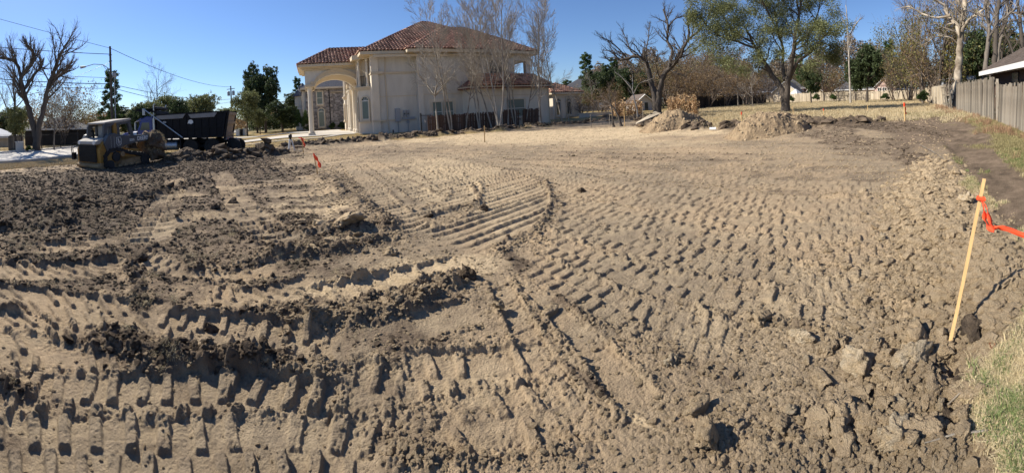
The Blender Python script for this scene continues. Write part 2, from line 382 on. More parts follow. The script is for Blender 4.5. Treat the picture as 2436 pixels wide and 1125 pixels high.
# arcs in the middle
track([(900, 384), (1060, 390), (1190, 425), (1225, 480), (1170, 540), (1050, 585)], 1.25, 0.20, 0.055, 0.2, 1, duty=0.34, depth=0.03, edge=0.06, s=15, fix=42, keep=1)
track([(840, 390), (960, 392), (1070, 415), (1110, 450), (1070, 492), (960, 520)], 0.6, 0.22, 0.065, 0.15, 1, duty=0.36, depth=0.03, edge=0.05, s=16, fix=42, keep=1)
track([(820, 388), (870, 430), (920, 490), (1000, 560)], 0.5, 0.22, 0.06, 0.1, 1, duty=0.4, depth=0.02, edge=0.04, s=17, fix=38, keep=1)
track([(880, 385), (950, 430), (1020, 480)], 0.5, 0.22, 0.06, 0.1, 1, duty=0.4, depth=0.02, edge=0.04, s=18, fix=38, keep=1)
track([(930, 378), (1010, 410), (1075, 452)], 0.45, 0.22, 0.055, 0.1, 1, duty=0.4, depth=0.02, edge=0.04, s=88, fix=40, keep=1)
# ladders and bands on the left
track([(60, 600), (200, 585), (330, 560), (470, 520)], 0.5, 0.18, 0.05, 0.5, 2, duty=0.45, s=81)
track([(480, 445), (640, 440), (820, 425)], 0.5, 0.17, 0.045, 0.4, 2, s=82)
track([(200, 480), (330, 470), (500, 460)], 0.5, 0.18, 0.05, 0.4, 2, duty=.45, s=83)
track([(650, 400), (760, 392), (880, 372)], 0.5, 0.2, 0.045, 0.2, 2, s=84)
track([(-60, 770), (100, 775), (260, 790)], 0.45, 0.17, 0.055, 0.7, 2, duty=.42, s=85)
track([(760, 900), (900, 940), (1060, 950)], 0.45, 0.17, 0.05, 0.2, 2, duty=.42, s=86, strength=.8)
track([(420, 425), (395, 480), (372, 530), (345, 590)], 0.66, 0.27, 0.085, 0.0, 2, duty=0.55, depth=0.04, edge=0.04, s=19, fix=15)
track([(520, 410), (560, 470), (610, 530), (690, 590)], 0.64, 0.27, 0.08, 0.1, 2, duty=0.55, depth=0.04, edge=0.04, s=20, fix=28)
track([(620, 465), (720, 462), (860, 455)], 0.5, 0.17, 0.05, 0.5, 2, duty=0.4, s=21)
track([(630, 505), (720, 503), (830, 500)], 0.45, 0.17, 0.05, 0.5, 2, duty=0.4, s=22)
track([(410, 512), (480, 512), (580, 512)], 0.55, 0.18, 0.07, 0.8, 2, duty=0.4, s=23)
track([(-80, 640), (100, 652), (260, 640), (420, 600)], 0.5, 0.18, 0.05, 0.6, 2, duty=0.45, s=24)
track([(-100, 690), (80, 715), (260, 745), (420, 760)], 0.48, 0.17, 0.05, 0.9, 2, duty=0.42, s=25)
track([(300, 600), (420, 640), (560, 650), (700, 640)], 0.45, 0.17, 0.05, 0.4, 2, duty=0.45, s=26)
track([(450, 690), (560, 715), (680, 700), (790, 655)], 0.42, 0.17, 0.05, 0.7, 2, duty=0.45, s=27)
track([(700, 712), (850, 690), (990, 655), (1120, 622)], 0.4, 0.24, 0.06, 0.2, 1, duty=0.4, depth=0.03, edge=0.045, s=28)
track([(-100, 820), (60, 840), (200, 880), (330, 905)], 0.5, 0.17, 0.05, 0.5, 2, duty=0.4, s=29)
track([(330, 770), (520, 790), (720, 815), (860, 815)], 0.46, 0.165, 0.054, 0.05, 2, duty=0.45, depth=0.035, edge=0.04, s=30)
track([(-60, 925), (220, 955), (470, 955), (620, 965), (860, 1000)], 0.50, 0.165, 0.056, -0.05, 2, duty=0.5, depth=0.035, edge=0.04, s=31, keep=0.95)
track([(-80, 1060), (160, 1065), (420, 1075), (700, 1065), (980, 1090)], 0.46, 0.165, 0.054, 0.05, 2, duty=0.48, depth=0.035, edge=0.04, s=32, keep=0.9)
track([(900, 900), (1050, 900), (1230, 890), (1350, 860)], 0.46, 0.18, 0.045, 0.25, 2, duty=0.42, depth=0.02, edge=0.03, s=33)
track([(950, 1040), (1120, 1010), (1280, 985), (1420, 960)], 0.42, 0.18, 0.05, 0.35, 2, duty=0.42, depth=0.02, edge=0.03, s=34, strength=0.9)
track([(930, 790), (1030, 770), (1160, 740)], 0.4, 0.9, 0.012, 0.3, 1, depth=0.02, edge=0.02, s=35, strength=0.9)
track([(1350, 1040), (1440, 1060), (1560, 1100)], 0.3, 0.17, 0.04, 0.35, 1, depth=0.01, edge=0.02, s=36, strength=0.6)
# --- windrows and heaped mud
ridge([(760, 420), (800, 440), (840, 480), (930, 545)], 0.8, 0.13, 51, 1.3, 0.35)
ridge([(640, 545), (740, 560), (850, 545), (960, 548)], 0.45, 0.14, 52, 1.5, 0.55)
ridge([(590, 600), (700, 615), (820, 600), (940, 560)], 0.4, 0.10, 53, 1.4, 0.5)
ridge([(420, 640), (560, 640), (700, 600)], 0.35, 0.07, 54, 1.4, 0.5)
ridge([(680, 770), (800, 775), (930, 755), (1010, 715), (1120, 668)], 0.34, 0.10, 55, 1.7, 0.3)
ridge([(230, 800), (380, 850), (520, 870), (650, 855), (720, 830)], 0.3, 0.075, 56, 1.7, 0.75)
ridge([(-40, 905), (60, 930), (120, 925)], 0.25, 0.06, 57, 1.5, 0.75)
ridge([(1300, 430), (1310, 480), (1270, 545), (1140, 600)], 0.14, 0.05, 58, 1.4, 0.35)
ridge([(1120, 440), (1140, 480), (1060, 500), (1000, 520)], 0.16, 0.06, 59, 1.4, 0.4)
ridge([(-60, 470), (120, 500), (300, 480), (480, 430)], 1.1, 0.17, 60, 1.6, 0.95)
ridge([(-60, 440), (150, 435), (340, 420)], 1.2, 0.14, 61, 1.5, 0.9)
ridge([(-60, 545), (60, 550), (200, 530)], 0.7, 0.13, 62, 1.6, 0.95)
ridge([(0, 640), (60, 620), (150, 622)], 0.4, 0.07, 63, 1.3, 0.8)
ridge([(560, 415), (680, 405), (760, 400)], 1.0, 0.12, 64, 1.4, 0.7)
ridge([(300, 620), (330, 700), (330, 760)], 0.3, 0.06, 65, 1.5, 0.7)
ridge([(860, 1095), (1000, 1090), (1180, 1110)], 0.3, 0.05, 66, 1.7, 0.3)
# loose clods heaped along the right edge of the lot, dark cut strip behind them
wind = np.exp(-((GB+0.55+0.18*np.sin(GA*0.9))/(0.42+0.1*fbm(GX, GY, 2, 71)))**2)*ss(0.6, 1.4, GA)*ss(9, 4, GA)
H += wind*(0.06+0.11*np.clip(fbm(GX*2.2, GY*2.2, 3, 72)+0.35, 0, 1))*ss(1.2, 2.2, RO)
ROUGH = ROUGH*(1-wind*0.6) + wind*2.0*0.6
cut = ss(-1.15, -1.45, GB)*ss(-2.75+.4*fbm(GX, GY, 3, 74), -2.1, GB)*ss(3.4, 4.4, GA)*ss(20, 15, GA)
cut2 = ss(0.6, -0.4, GB)*ss(-3.3, -2.5, GB)*ss(8, 11, GA)*ss(20, 17, GA)
CUT = np.clip(cut*1.2 + cut2, 0, 1)*ss(-0.55, 0.2, 0.5+0.9*fbm(GX*1.3, GY*1.3, 4, 73))
H -= 0.05*cut
gap = np.exp(-(((PX-2262)/26)**2 + ((PY-905)/90)**2)); H -= 0.10*gap
slab = np.exp(-(((PX-2380)/75)**2 + ((PY-700)/95)**2)**2); H += 0.03*slab; ROUGH = ROUGH*(1-0.75*slab) + 0.1*slab
# spoil windrows along the far edges of the lot: black lumps before the house, brown at the back
def edge_ridge(P, width, height, s, mud, rough=1.6):
    C = [uv(*p) for p in P]; best = np.full(GX.shape, 1e9)
    for i in range(len(C)-1):
        e = C[i+1]-C[i]; L2 = e.x*e.x+e.y*e.y; t = np.clip(((GX-C[i].x)*e.x + (GY-C[i].y)*e.y)/L2, 0, 1)
        best = np.minimum(best, np.hypot(GX-C[i].x-t*e.x, GY-C[i].y-t*e.y))
    w = np.exp(-(best/(width*(0.8+0.5*fbm(GX*0.8, GY*0.8, 2, s))))**2)
    H[:] = H + height*w*(0.3+1.5*np.clip(fbm(GX*1.3, GY*1.3, 4, s+1, 0.6)+0.35, 0, 1.2))
    w2 = np.clip(w*1.8, 0, 1); ROUGH[:] = np.maximum(ROUGH, rough*w2); MUD[:] = np.maximum(MUD, mud*w2); SMOOTH[:] = SMOOTH*(1-w2)
    return w2
e1 = edge_ridge([(-1.5, 23.8), (3, 24.8), (8, 25.6), (14, 26.3), (19, 26.6), (24, 24.5), (25, 21), (22, 17.3)], 0.75, 0.30, 81, 1.0)
e2 = edge_ridge([(21, 16), (17.5, 13.5), (16, 9.5)], 0.6, 0.22, 84, 0.35)
e3 = edge_ridge([(15.8, 7.5), (16, 4.5), (15.6, 1.5)], 0.7, 0.26, 87, 0.8)
e4 = edge_ridge([(-6.3, 16.2), (-4.8, 17.0), (-3.4, 17.8), (-2.0, 19.0)], 0.8, 0.48, 90, 1.0)
e5 = edge_ridge([(-5.6, 15.6), (-4.2, 16.3), (-2.8, 17.2)], 0.8, 0.26, 93, 1.0)
EDG = np.clip(e1+e2+e3+e4+e5, 0, 1)
# --- surface crumbs
foot = np.maximum(RO*RO*0.0021, RO*0.0028)                     # mesh spacing
def fade(wl): return ss(wl*0.9, wl*0.35, foot)
crumb = LOTM*np.clip(np.maximum(ROUGH, 0.9*EDG), 0, 2.2)
crumb = np.clip(crumb, 0, 2.2)
n1 = fbm(GX*4, GY*4, 4, 101, 0.6); n2 = fbm(GX*16, GY*16, 4, 102, 0.65); n3 = fbm(GX*55, GY*55, 3, 103, 0.6)
H += crumb*(0.020*n1*fade(0.35) + 0.017*n2*fade(0.12) + 0.009*n3*fade(0.05))
b1 = bumps(GX+0.03*n2, GY+0.03*n1, 0.22, 111, 0.55); b2 = bumps(GX, GY, 0.085, 115, 0.7); b3 = bumps(GX, GY, 0.035, 119, 0.75)
cl = ss(0.45, 1.5, crumb)
H += 0.42*b1*ss(0.9, 1.9, crumb)*fade(0.5) + 0.6*b2*cl*fade(0.22) + 0.7*b3*ss(0.2, 0.9, crumb)*fade(0.1)
# far lumps keep a coarse relief where the fine one cannot be drawn
H += crumb*0.05*fbm(GX*1.6, GY*1.6, 3, 131, 0.6)*ss(5, 12, RO)*ss(0.8, 1.4, crumb)
crk = np.abs(fbm(GX*3.2, GY*3.2, 4, 133)); H -= LOTM*0.012*ss(0.05, 0.0, crk)*fade(0.1)*ss(0.3, 0.8, ROUGH)
H[RO < 1.0] *= 0.3
# tidy outside the lot
outside = 1-LOTM
H += outside*(0.015*fbm(GX*2.2, GY*2.2, 4, 141)*fade(0.5) + 0.006*n2*fade(0.12))
bank = np.exp(-(((GA-2.9)/1.0)**2 + ((GB+0.95)/0.4)**2)); H += 0.07*bank
GZ = TZ + H
# ------------------------------------------------------------------ ground colour (what the soil is, not how it is lit)
def C(*c): return np.array(c)
tan = C(.405, .300, .190); grey = C(.295, .230, .155); sand = C(.56, .43, .27); brown = C(.178, .132, .091); dark = C(.078, .059, .044)
golden = C(.36, .265, .135); olive = C(.15, .14, .062); lawn = C(.33, .235, .105); deadg = C(.23, .185, .10)
def mix(a, b, w): return a*(1-w[..., None]) + b*w[..., None]
nz1 = fbm(GX*0.7, GY*0.7, 4, 201); nz2 = fbm(GX*3.5, GY*3.5, 4, 202, 0.6); nz3 = fbm(GX*18, GY*18, 4, 203, 0.6)
col = np.broadcast_to(tan, GX.shape+(3,)).copy()
col = mix(col, grey, ss(-0.5, 0.5, nz1 + 0.5*nz2 + 0.4*ss(4, -2, GB)))
col = mix(col, sand, np.clip(SAND*ss(-0.6, 0.4, nz2+SAND*0.8-0.2), 0, 1))
col = mix(col, sand*1.0, 0.3*np.clip(TRK, 0, 1)*ss(-0.3, 0.3, nz2))
nz4 = fbm(GX*7, GY*7, 4, 207, 0.6)
mm = np.clip(MUD + (0.45*nz2+0.35*nz4)*np.sqrt(np.clip(MUD, 0, 1)) + 0.3*nz3*MUD, 0, 1.1)
col = mix(col, brown, ss(0.15, 0.62, mm)); col = mix(col, dark, ss(0.55, 1.05, mm))
col = mix(col, brown*0.9, 0.75*ss(0.05, 0.40, nz2*0.7+nz1*0.5+nz4*.4)*ss(0.1, 0.9, ROUGH)*(1-SMOOTH))
col = mix(col, grey*1.25, 0.55*wind*ss(-0.2, 0.5, nz2))
# outside
oc = np.broadcast_to(lawn, GX.shape+(3,)).copy()
oc = mix(oc, golden, ss(12, 16, GA)*ss(30, 24, GB)); oc = mix(oc, olive, 0.6*ss(0.0, 0.5, nz1+0.3*nz2))
oc = mix(oc, deadg, ss(-1, -1.6, GB)*ss(14, 8, GA)); oc = mix(oc, olive*0.9, ss(0.0, 0.6, nz2+0.3*nz1)*ss(-1, -1.8, GB)*0.6*ss(18, 10, GA))
oc = mix(oc, olive*0.8, 0.6*ss(20, 60, RO)*ss(28, 24, GB)*ss(-0.1, 0.4, nz1))
oc = mix(oc, olive*0.8, ss(70, 110, RO))
oc = mix(oc, olive*.9, ss(-4.2, -4.6, GB))
oc = mix(oc, C(.20, .145, .09), ss(-2.0, -2.8, GB)*ss(-4.3, -4.0, GB)*ss(7, 10, GA)*ss(34, 24, GA)*ss(-.3, .2, nz2+nz1)); oc = oc*(1+0.25*nz3[..., None]*fade(0.1)[..., None])
col = mix(col, oc, 1-LOTM)
col = mix(col, C(.185, .137, .095)*(1+0.5*nz2[..., None]+.4*nz4[..., None]), np.clip(CUT*1.1, 0, 1))
edge = mix(C(.11, .083, .06), dark, ss(-0.3, 0.3, nz2)); col = mix(col, edge, np.clip(EDG*1.2, 0, 1)*ss(0.1, 0.6, np.maximum(MUD, EDG)))
col = col*(1+0.10*nz3[..., None]*LOTM[..., None])
n_l, n_r = len(LON), len(RR)
V = np.stack([GX, GY, GZ], -1).reshape(-1, 3)
i0 = (np.arange(n_r-1)[:, None]*n_l + np.arange(n_l)[None, :]); i1 = (np.arange(n_r-1)[:, None]*n_l + (np.arange(n_l)+1)[None, :] % n_l)
FQ = np.stack([i0, i0+n_l, i1+n_l, i1], -1).reshape(-1, 4)
gme = np_mesh('ground', V, FQ, True)
ca = gme.color_attributes.new('soil', 'FLOAT_COLOR', 'POINT')
ca.data.foreach_set('color', np.concatenate([np.clip(col, 0.01, 0.9), np.ones(col.shape[:2]+(1,))], -1).astype(np.float32).ravel())
M_soil = pmat('soil', (.3, .25, .18), 0.95, 0.16, 14.0, bump=0.035, bscale=45.0, attr='soil', spec=0.12)
ground = link('ground', gme, M_soil); tag(ground, kind='structure', label='graded dirt lot with track marks, grass verges round it')
_inv = 1/q
def ground_z(x, y):
    """height of the finished ground surface at x, y (arrays)"""
    x = np.asarray(x, float); y = np.asarray(y, float); r = np.hypot(x, y); l = np.arctan2(x, y)
    fi = np.interp(l, lon_d, np.arange(NL)); fj = np.interp(r, RR, np.arange(n_r))
    i = np.clip(fi.astype(int), 0, NL-2); j = np.clip(fj.astype(int), 0, n_r-2); a = fi-i; b = fj-j
    return (GZ[j, i]*(1-a)+GZ[j, i+1]*a)*(1-b) + (GZ[j+1, i]*(1-a)+GZ[j+1, i+1]*a)*b
def gz(x, y): return float(ground_z(x, y))
def gpt(px, py, dz=0.0):
    p = gp(px, py); p.z = gz(p.x, p.y)+dz; return p
def gat(px, R, dz=0.0):
    d = ray(px, 266 - 0.054*(px-1218)); k = R/math.hypot(d.x, d.y); return Vector((d.x*k, d.y*k, gz(d.x*k, d.y*k)+dz))
# ================================================================== GROUND COVER, CLODS
def proto_collection(name, meshes, mat):
    c = bpy.data.collections.new(name)
    for i, me in enumerate(meshes):
        if len(me.materials) == 0: me.materials.append(mat)
        c.objects.link(bpy.data.objects.new(name+'_source', me))
    return c
def scatter(name, pts, scl, rot, coll, label=None, mat=None, kind='stuff', tilt=0.0):
    """one 'stuff' object: python places the points, geometry nodes puts a piece on each"""
    n = len(pts); me = bpy.data.meshes.new(name); me.vertices.add(n); me.vertices.foreach_set('co', np.asarray(pts, np.float32).ravel())
    a = me.attributes.new('psize', 'FLOAT_VECTOR', 'POINT'); a.data.foreach_set('vector', np.asarray(scl, np.float32).ravel())
    b = me.attributes.new('prot', 'FLOAT_VECTOR', 'POINT'); b.data.foreach_set('vector', np.asarray(rot, np.float32).ravel())
    o = link(name, me); tag(o, kind=kind, label=label)
    g = bpy.data.node_groups.new(name+'_nodes', 'GeometryNodeTree')
    g.interface.new_socket('Geometry', in_out='INPUT', socket_type='NodeSocketGeometry'); g.interface.new_socket('Geometry', in_out='OUTPUT', socket_type='NodeSocketGeometry')
    N = g.nodes; gi = N.new('NodeGroupInput'); go = N.new('NodeGroupOutput'); ip = N.new('GeometryNodeInstanceOnPoints'); ci = N.new('GeometryNodeCollectionInfo')
    ci.inputs[0].default_value = coll; ci.inputs[1].default_value = True; ci.inputs[2].default_value = True
    ip.inputs['Pick Instance'].default_value = True
    s1 = N.new('GeometryNodeInputNamedAttribute'); s1.data_type = 'FLOAT_VECTOR'; s1.inputs[0].default_value = 'psize'
    r1 = N.new('GeometryNodeInputNamedAttribute'); r1.data_type = 'FLOAT_VECTOR'; r1.inputs[0].default_value = 'prot'
    L = g.links; L.new(gi.outputs[0], ip.inputs['Points']); L.new(ci.outputs[0], ip.inputs['Instance'])
    L.new(r1.outputs[0], ip.inputs['Rotation']); L.new(s1.outputs[0], ip.inputs['Scale']); L.new(ip.outputs[0], go.inputs[0])
    md = o.modifiers.new('scatter', 'NODES'); md.node_group = g
    return o
def clod_mesh(seed, sub=2, flat=0.75, amp=0.35):
    bm = bmesh.new(); bmesh.ops.create_icosphere(bm, subdivisions=sub, radius=0.5)
    r = random.Random(seed); off = Vector((r.random()*50, r.random()*50, r.random()*50))
    from mathutils import noise
    cuts = [(Vector((r.gauss(0, 1), r.gauss(0, 1), r.gauss(0, 1))).normalized(), r.uniform(0.26, 0.42)) for _ in range(5)]
    for v in bm.verts:
        p = v.co.copy(); n = p.normalized()
        k = 1 + 1.5*amp*noise.noise(p*2.1+off) + 1.0*amp*noise.noise(p*5.5+off) + 0.55*amp*noise.noise(p*12+off) + 0.4*amp*noise.noise(p*24+off)
        p = p*k
        for cn, cd in cuts:
            e = p.dot(cn)-cd
            if e > 0: p -= cn*e*0.85
        p.z *= flat; v.co = p
    me = bpy.data.meshes.new('dirt_clod'); bm.to_mesh(me); bm.free()
    if sub > 2: me.polygons.foreach_set('use_smooth', [True]*len(me.polygons))
    return me
M_clod = pmat('clod_tan', (.56, .43, .275), 0.95, 0.2, 4.0, bump=0.045, bscale=11, spec=0.08, col2=(.42, .315, .20))
M_clodg = pmat('clod_grey', (.60, .49, .34), 0.95, 0.2, 4.0, bump=0.045, bscale=11, spec=0.08, col2=(.50, .385, .245))
M_clodd = pmat('clod_dark', (.19, .142, .098), 0.95, 0.3, 4.0, bump=0.06, bscale=9, spec=0.1, col2=(.085, .064, .047))
rng = np.random.default_rng(5)
# weights: what part of the ground can carry crumbs
W = np.clip(ROUGH, 0, 2.2)*LOTM*(1-0.8*SMOOTH)
area = np.abs(np.gradient(RO, axis=0)*np.gradient(LO, axis=1)*RO)
def pick(wgt, n, dens_pow=1.0):
    p = (wgt*area).ravel(); p = np.clip(np.nan_to_num(p), 0, None); p /= p.sum(); k = rng.choice(p.size, n, p=p)
    j, i = np.unravel_index(k, GX.shape); a = rng.uniform(0, 1, n); b = rng.uniform(0, 1, n)
    i2 = np.minimum(i+1, len(LON)-1); j2 = np.minimum(j+1, len(RR)-1)
    x = GX[j, i]*(1-a)+GX[j, i2]*a; y = GY[j, i]*(1-a)+GY[j, i2]*a; x += (GX[j2, i]-GX[j, i])*b; y += (GY[j2, i]-GY[j, i])*b
    return x, y, j, i
inview = (np.abs(LO) < 1.4)
proto_t = proto_collection('crumb_tan', [clod_mesh(i, 1, 0.7) for i in range(5)], M_clod)
proto_d = proto_collection('crumb_dark', [clod_mesh(i+9, 1, 0.75, 0.6) for i in range(5)], M_clodd)
def crumbs(name, wgt, n, smin, smax, coll, label, powr=2.5):
    x, y, j, i = pick(wgt*inview, n); s = smin + (smax-smin)*rng.uniform(0, 1, n)**powr
    s *= np.clip(np.hypot(x, y)/3.0, 0.55, 3)**0.5
    z = ground_z(x, y) + s*0.02
    return scatter(name, np.stack([x, y, z], 1), np.stack([s, s*rng.uniform(.6, 1.1, n), s*rng.uniform(.6, 1, n)], 1), np.stack([rng.uniform(-.4, .4, n), rng.uniform(-.4, .4, n), rng.uniform(0, 6.3, n)], 1), coll, label)
near = 1/np.clip(RO, 1.2, 60)**1.6
darkm = ss(0.3, 0.7, np.maximum(MUD, EDG))
crumbs('soil_crumbs', W**1.5*near*(1-darkm)+0.04*near*LOTM, 60000, 0.006, 0.05, proto_t, 'loose tan crumbs of soil over the lot', 3)
crumbs('windrow_crumbs', wind*near**0.8, 16000, 0.012, 0.05, proto_t, 'fine tan crumbs between the clods on the right', 2)

crumbs('windrow_clods', wind*near**0.7, 5200, 0.03, 0.13, proto_t, 'small tan clods heaped along the right edge of the lot', 2.2)
crumbs('corner_crumbs', (RO < 4)*ss(1350, 2100, PX)*LOTM*near, 9000, 0.008, 0.045, proto_t, 'tan lumps of dry soil strewn over the near right corner', 3)
crumbs('brown_crumbs', LOTM*near**.9*ss(.3, .6, MUD)*(1-.6*SMOOTH)*ss(-.2, .4, nz4), 15000, 0.008, 0.05, proto_d, 'brown crumbs of churned soil over the near left', 2.5)
crumbs('mud_crumbs', W*near**.75*darkm, 20000, 0.010, 0.085, proto_d, 'broken dark mud over the left of the lot', 2.5)
crumbs('spoil_lumps', np.clip(EDG, 0, 1)**2*(RO > 8), 2600, 0.08, 0.42, proto_d, 'dark lumps of spoil piled along the far edges of the lot', 2.2)

# --- grass: blades joined into tufts
def tuft_mesh(seed, n, h, spread, w, lean=0.6):
    r = random.Random(seed); b = MB()
    for _ in range(n):
        a = r.uniform(0, 6.28); d = r.uniform(0, spread); x, y = d*math.cos(a), d*math.sin(a); hh = h*r.uniform(.4, 1); a2 = r.uniform(0, 6.28); ln = r.uniform(.1, 1)*lean*hh
        dx, dy = math.cos(a2), math.sin(a2); px_, py_ = -dy*w, dx*w
        b.add([(x-px_, y-py_, -0.01), (x+px_, y+py_, -0.01), (x+dx*ln*.4+px_*.7, y+dy*ln*.4+py_*.7, hh*.6), (x+dx*ln*.4-px_*.7, y+dy*ln*.4-py_*.7, hh*.6), (x+dx*ln, y+dy*ln, hh*(.95-.3*ln/hh))], [(0, 1, 2, 3), (3, 2, 4)])
    me = bpy.data.meshes.new('tuft'); me.from_pydata(b.v, [], b.f); return me
M_straw = pmat('dry_grass', (.50, .41, .24), 0.8, 0.25, 3, island=0.35)
M_green = pmat('green_grass', (.14, .175, .06), 0.7, 0.25, 3, island=0.4)
M_gold = pmat('golden_grass', (.43, .35, .215), 0.8, 0.25, 1.5, island=0.3)
M_red = pmat('red_weeds', (.27, .17, .10), 0.8, 0.25, 1.5, island=0.4)
G_str = proto_collection('straw_tuft', [tuft_mesh(i, 16, 0.05, 0.05, 0.0012, 1.6) for i in range(4)], M_straw)
G_grn = proto_collection('green_tuft', [tuft_mesh(i+20, 12, 0.06, 0.03, 0.0018, 1.0) for i in range(3)], M_green)
G_gld = proto_collection('golden_tuft', [tuft_mesh(i+40, 18, 0.16, 0.16, 0.006, 0.9) for i in range(4)], M_gold)
G_redt = proto_collection('weed_tuft', [tuft_mesh(i+60, 22, 0.4, 0.2, 0.006, 0.5) for i in range(3)], M_red)
def grass(name, wgt, n, s0, s1, coll, label):
    x, y, j, i = pick(wgt*inview, n); z = ground_z(x, y); s = rng.uniform(s0, s1, n)
    return scatter(name, np.stack([x, y, z], 1), np.stack([s, s, s*rng.uniform(.7, 1.2, n)], 1), np.stack([rng.uniform(-.2, .2, n), rng.uniform(-.2, .2, n), rng.uniform(0, 6.3, n)], 1), coll, label)
out_r = (1-LOTM)*(GB < -0.3)*(1-CUT)
grass('verge_straw', out_r*(RO < 7)/np.clip(RO, 1.2, 9)**1.5*ss(-0.6, 0.1, nz2), 9000, 0.6, 1.4, G_str, 'dry straw grass on the right verge')
grass('verge_grass', out_r*(RO < 9)/np.clip(RO, 1.2, 9)**1.5*ss(-0.1, 0.4, nz2+0.4*nz1), 3600, 0.6, 1.5, G_grn, 'green blades among the straw on the right verge')
G_olv = proto_collection('olive_tuft', [tuft_mesh(i+50, 14, 0.09, 0.14, 0.004, 1.3) for i in range(3)], pmat('olive_grass', (.22, .19, .09), .8, .25, 2, island=.4))
grass('verge_turf', out_r*(RO > 3)*(GA < 22)*(GB > -3.9)/np.clip(RO, 3, 30), 7000, 0.5, 1.1, G_olv, 'thin dry turf beside the leaning fence')
grass('field_grass', (1-LOTM)*ss(14.5, 16.5, GA)*(GB < 30)*(GB > -3.8)*(RO < 90)/np.clip(RO, 8, 90)**0.7, 16000, 0.6, 1.5, G_gld, 'pale golden winter grass on the open plot behind')
grass('lawn_grass', (1-LOTM)*(GB > 23)*(GB < 35)*(GA > -14)*(GA < 16)/RO, 7000, 0.25, 0.5, G_gld, 'cropped winter lawn before the stucco mansion')
grass('street_verge_grass', (1-LOTM)*(GA < -11)*(GA > -15.8)*(GB < 24)/RO, 5000, 0.3, 0.7, G_gld, 'dry lawn strip between the lot and the street')
grass('fence_weeds', (1-LOTM)*np.exp(-((GB+3.3)/0.5)**2)*(GA > 6)*(GA < 32)*ss(-0.1, 0.5, nz1+nz2*.6), 420, 0.3, 0.95, G_redt, 'reddish dry weeds along the foot of the leaning fence')
grass('torn_turf', LOTM*near*ss(0.3, 0.8, MUD)*(PX < 900)*ss(-.1, 0.4, nz2), 4200, 0.4, 1.0, G_str, 'shreds of torn turf in the dark mud')

# --- dirt piles
def pile(name, label, px, py, rx, ry, h, seed, rot=0.0):
    c = gpt(px, py); n = 150; u_ = np.linspace(-1.35, 1.35, n); X, Y = np.meshgrid(u_, u_)
    r = np.hypot(X, Y); d = r + 0.16*fbm(X*1.6+seed, Y*1.6, 3, seed)
    z = h*(np.clip(1-d, 0, 1)**0.85*1.25 - 0.42*np.exp(-(d/0.30)**2)) ; wx, wy = X*rx, Y*ry
    k = ss(1.15, 0.7, d)
    z += k*(0.06*fbm(wx*3, wy*3, 4, seed+1, .6) + 0.5*bumps(wx+.05*fbm(wx*6,wy*6,2,3), wy, 0.22, seed+2, .5) + 0.7*bumps(wx, wy, 0.09, seed+5, .7) + .03*fbm(wx*12, wy*12, 3, seed+9, .7))
    cr, sr = math.cos(rot), math.sin(rot); gx_ = c.x + wx*cr - wy*sr; gy_ = c.y + wx*sr + wy*cr
    z = z - 0.08*ss(0.95, 1.2, d) + (ground_z(gx_, gy_)-c.z)
    V = np.stack([wx, wy, z], -1).reshape(-1, 3); i = (np.arange(n-1)[:, None]*n + np.arange(n-1)[None]).ravel()
    me = np_mesh(name, V, np.stack([i, i+1, i+n+1, i+n], -1)); o = link(name, me, M_pile, None, c, rot)
    tag(o, label, 'dirt pile')
    m_ = rng.choice(n*n, 1300); s = rng.uniform(0, 1, 1300)**2.5*0.14+0.03
    keep = d.ravel()[m_] < 1.12; m_ = m_[keep]; s = s[keep]; P = V[m_] + np.stack([rng.uniform(-.02, .02, len(m_))]*3, 1)
    q_ = scatter('loose_clods', P, np.stack([s, s*.85, s*.8], 1), rng.uniform(-.5, 3, (len(m_), 3)), proto_t); q_.parent = o
    return o
M_pile = pmat('pile_soil', (.335, .245, .150), 0.95, 0.25, 2.5, bump=0.05, bscale=16, spec=0.1, col2=(.24, .175, .11))
pile('dirt_pile', 'large tan dirt pile in front of the big leafy tree, the right of two', 1828, 316, 1.85, 1.2, 1.0, 301)
pile('dirt_pile', 'tan dirt pile below the dry corn patch, the left of two', 1608, 305, 2.1, 1.2, 1.0, 311)

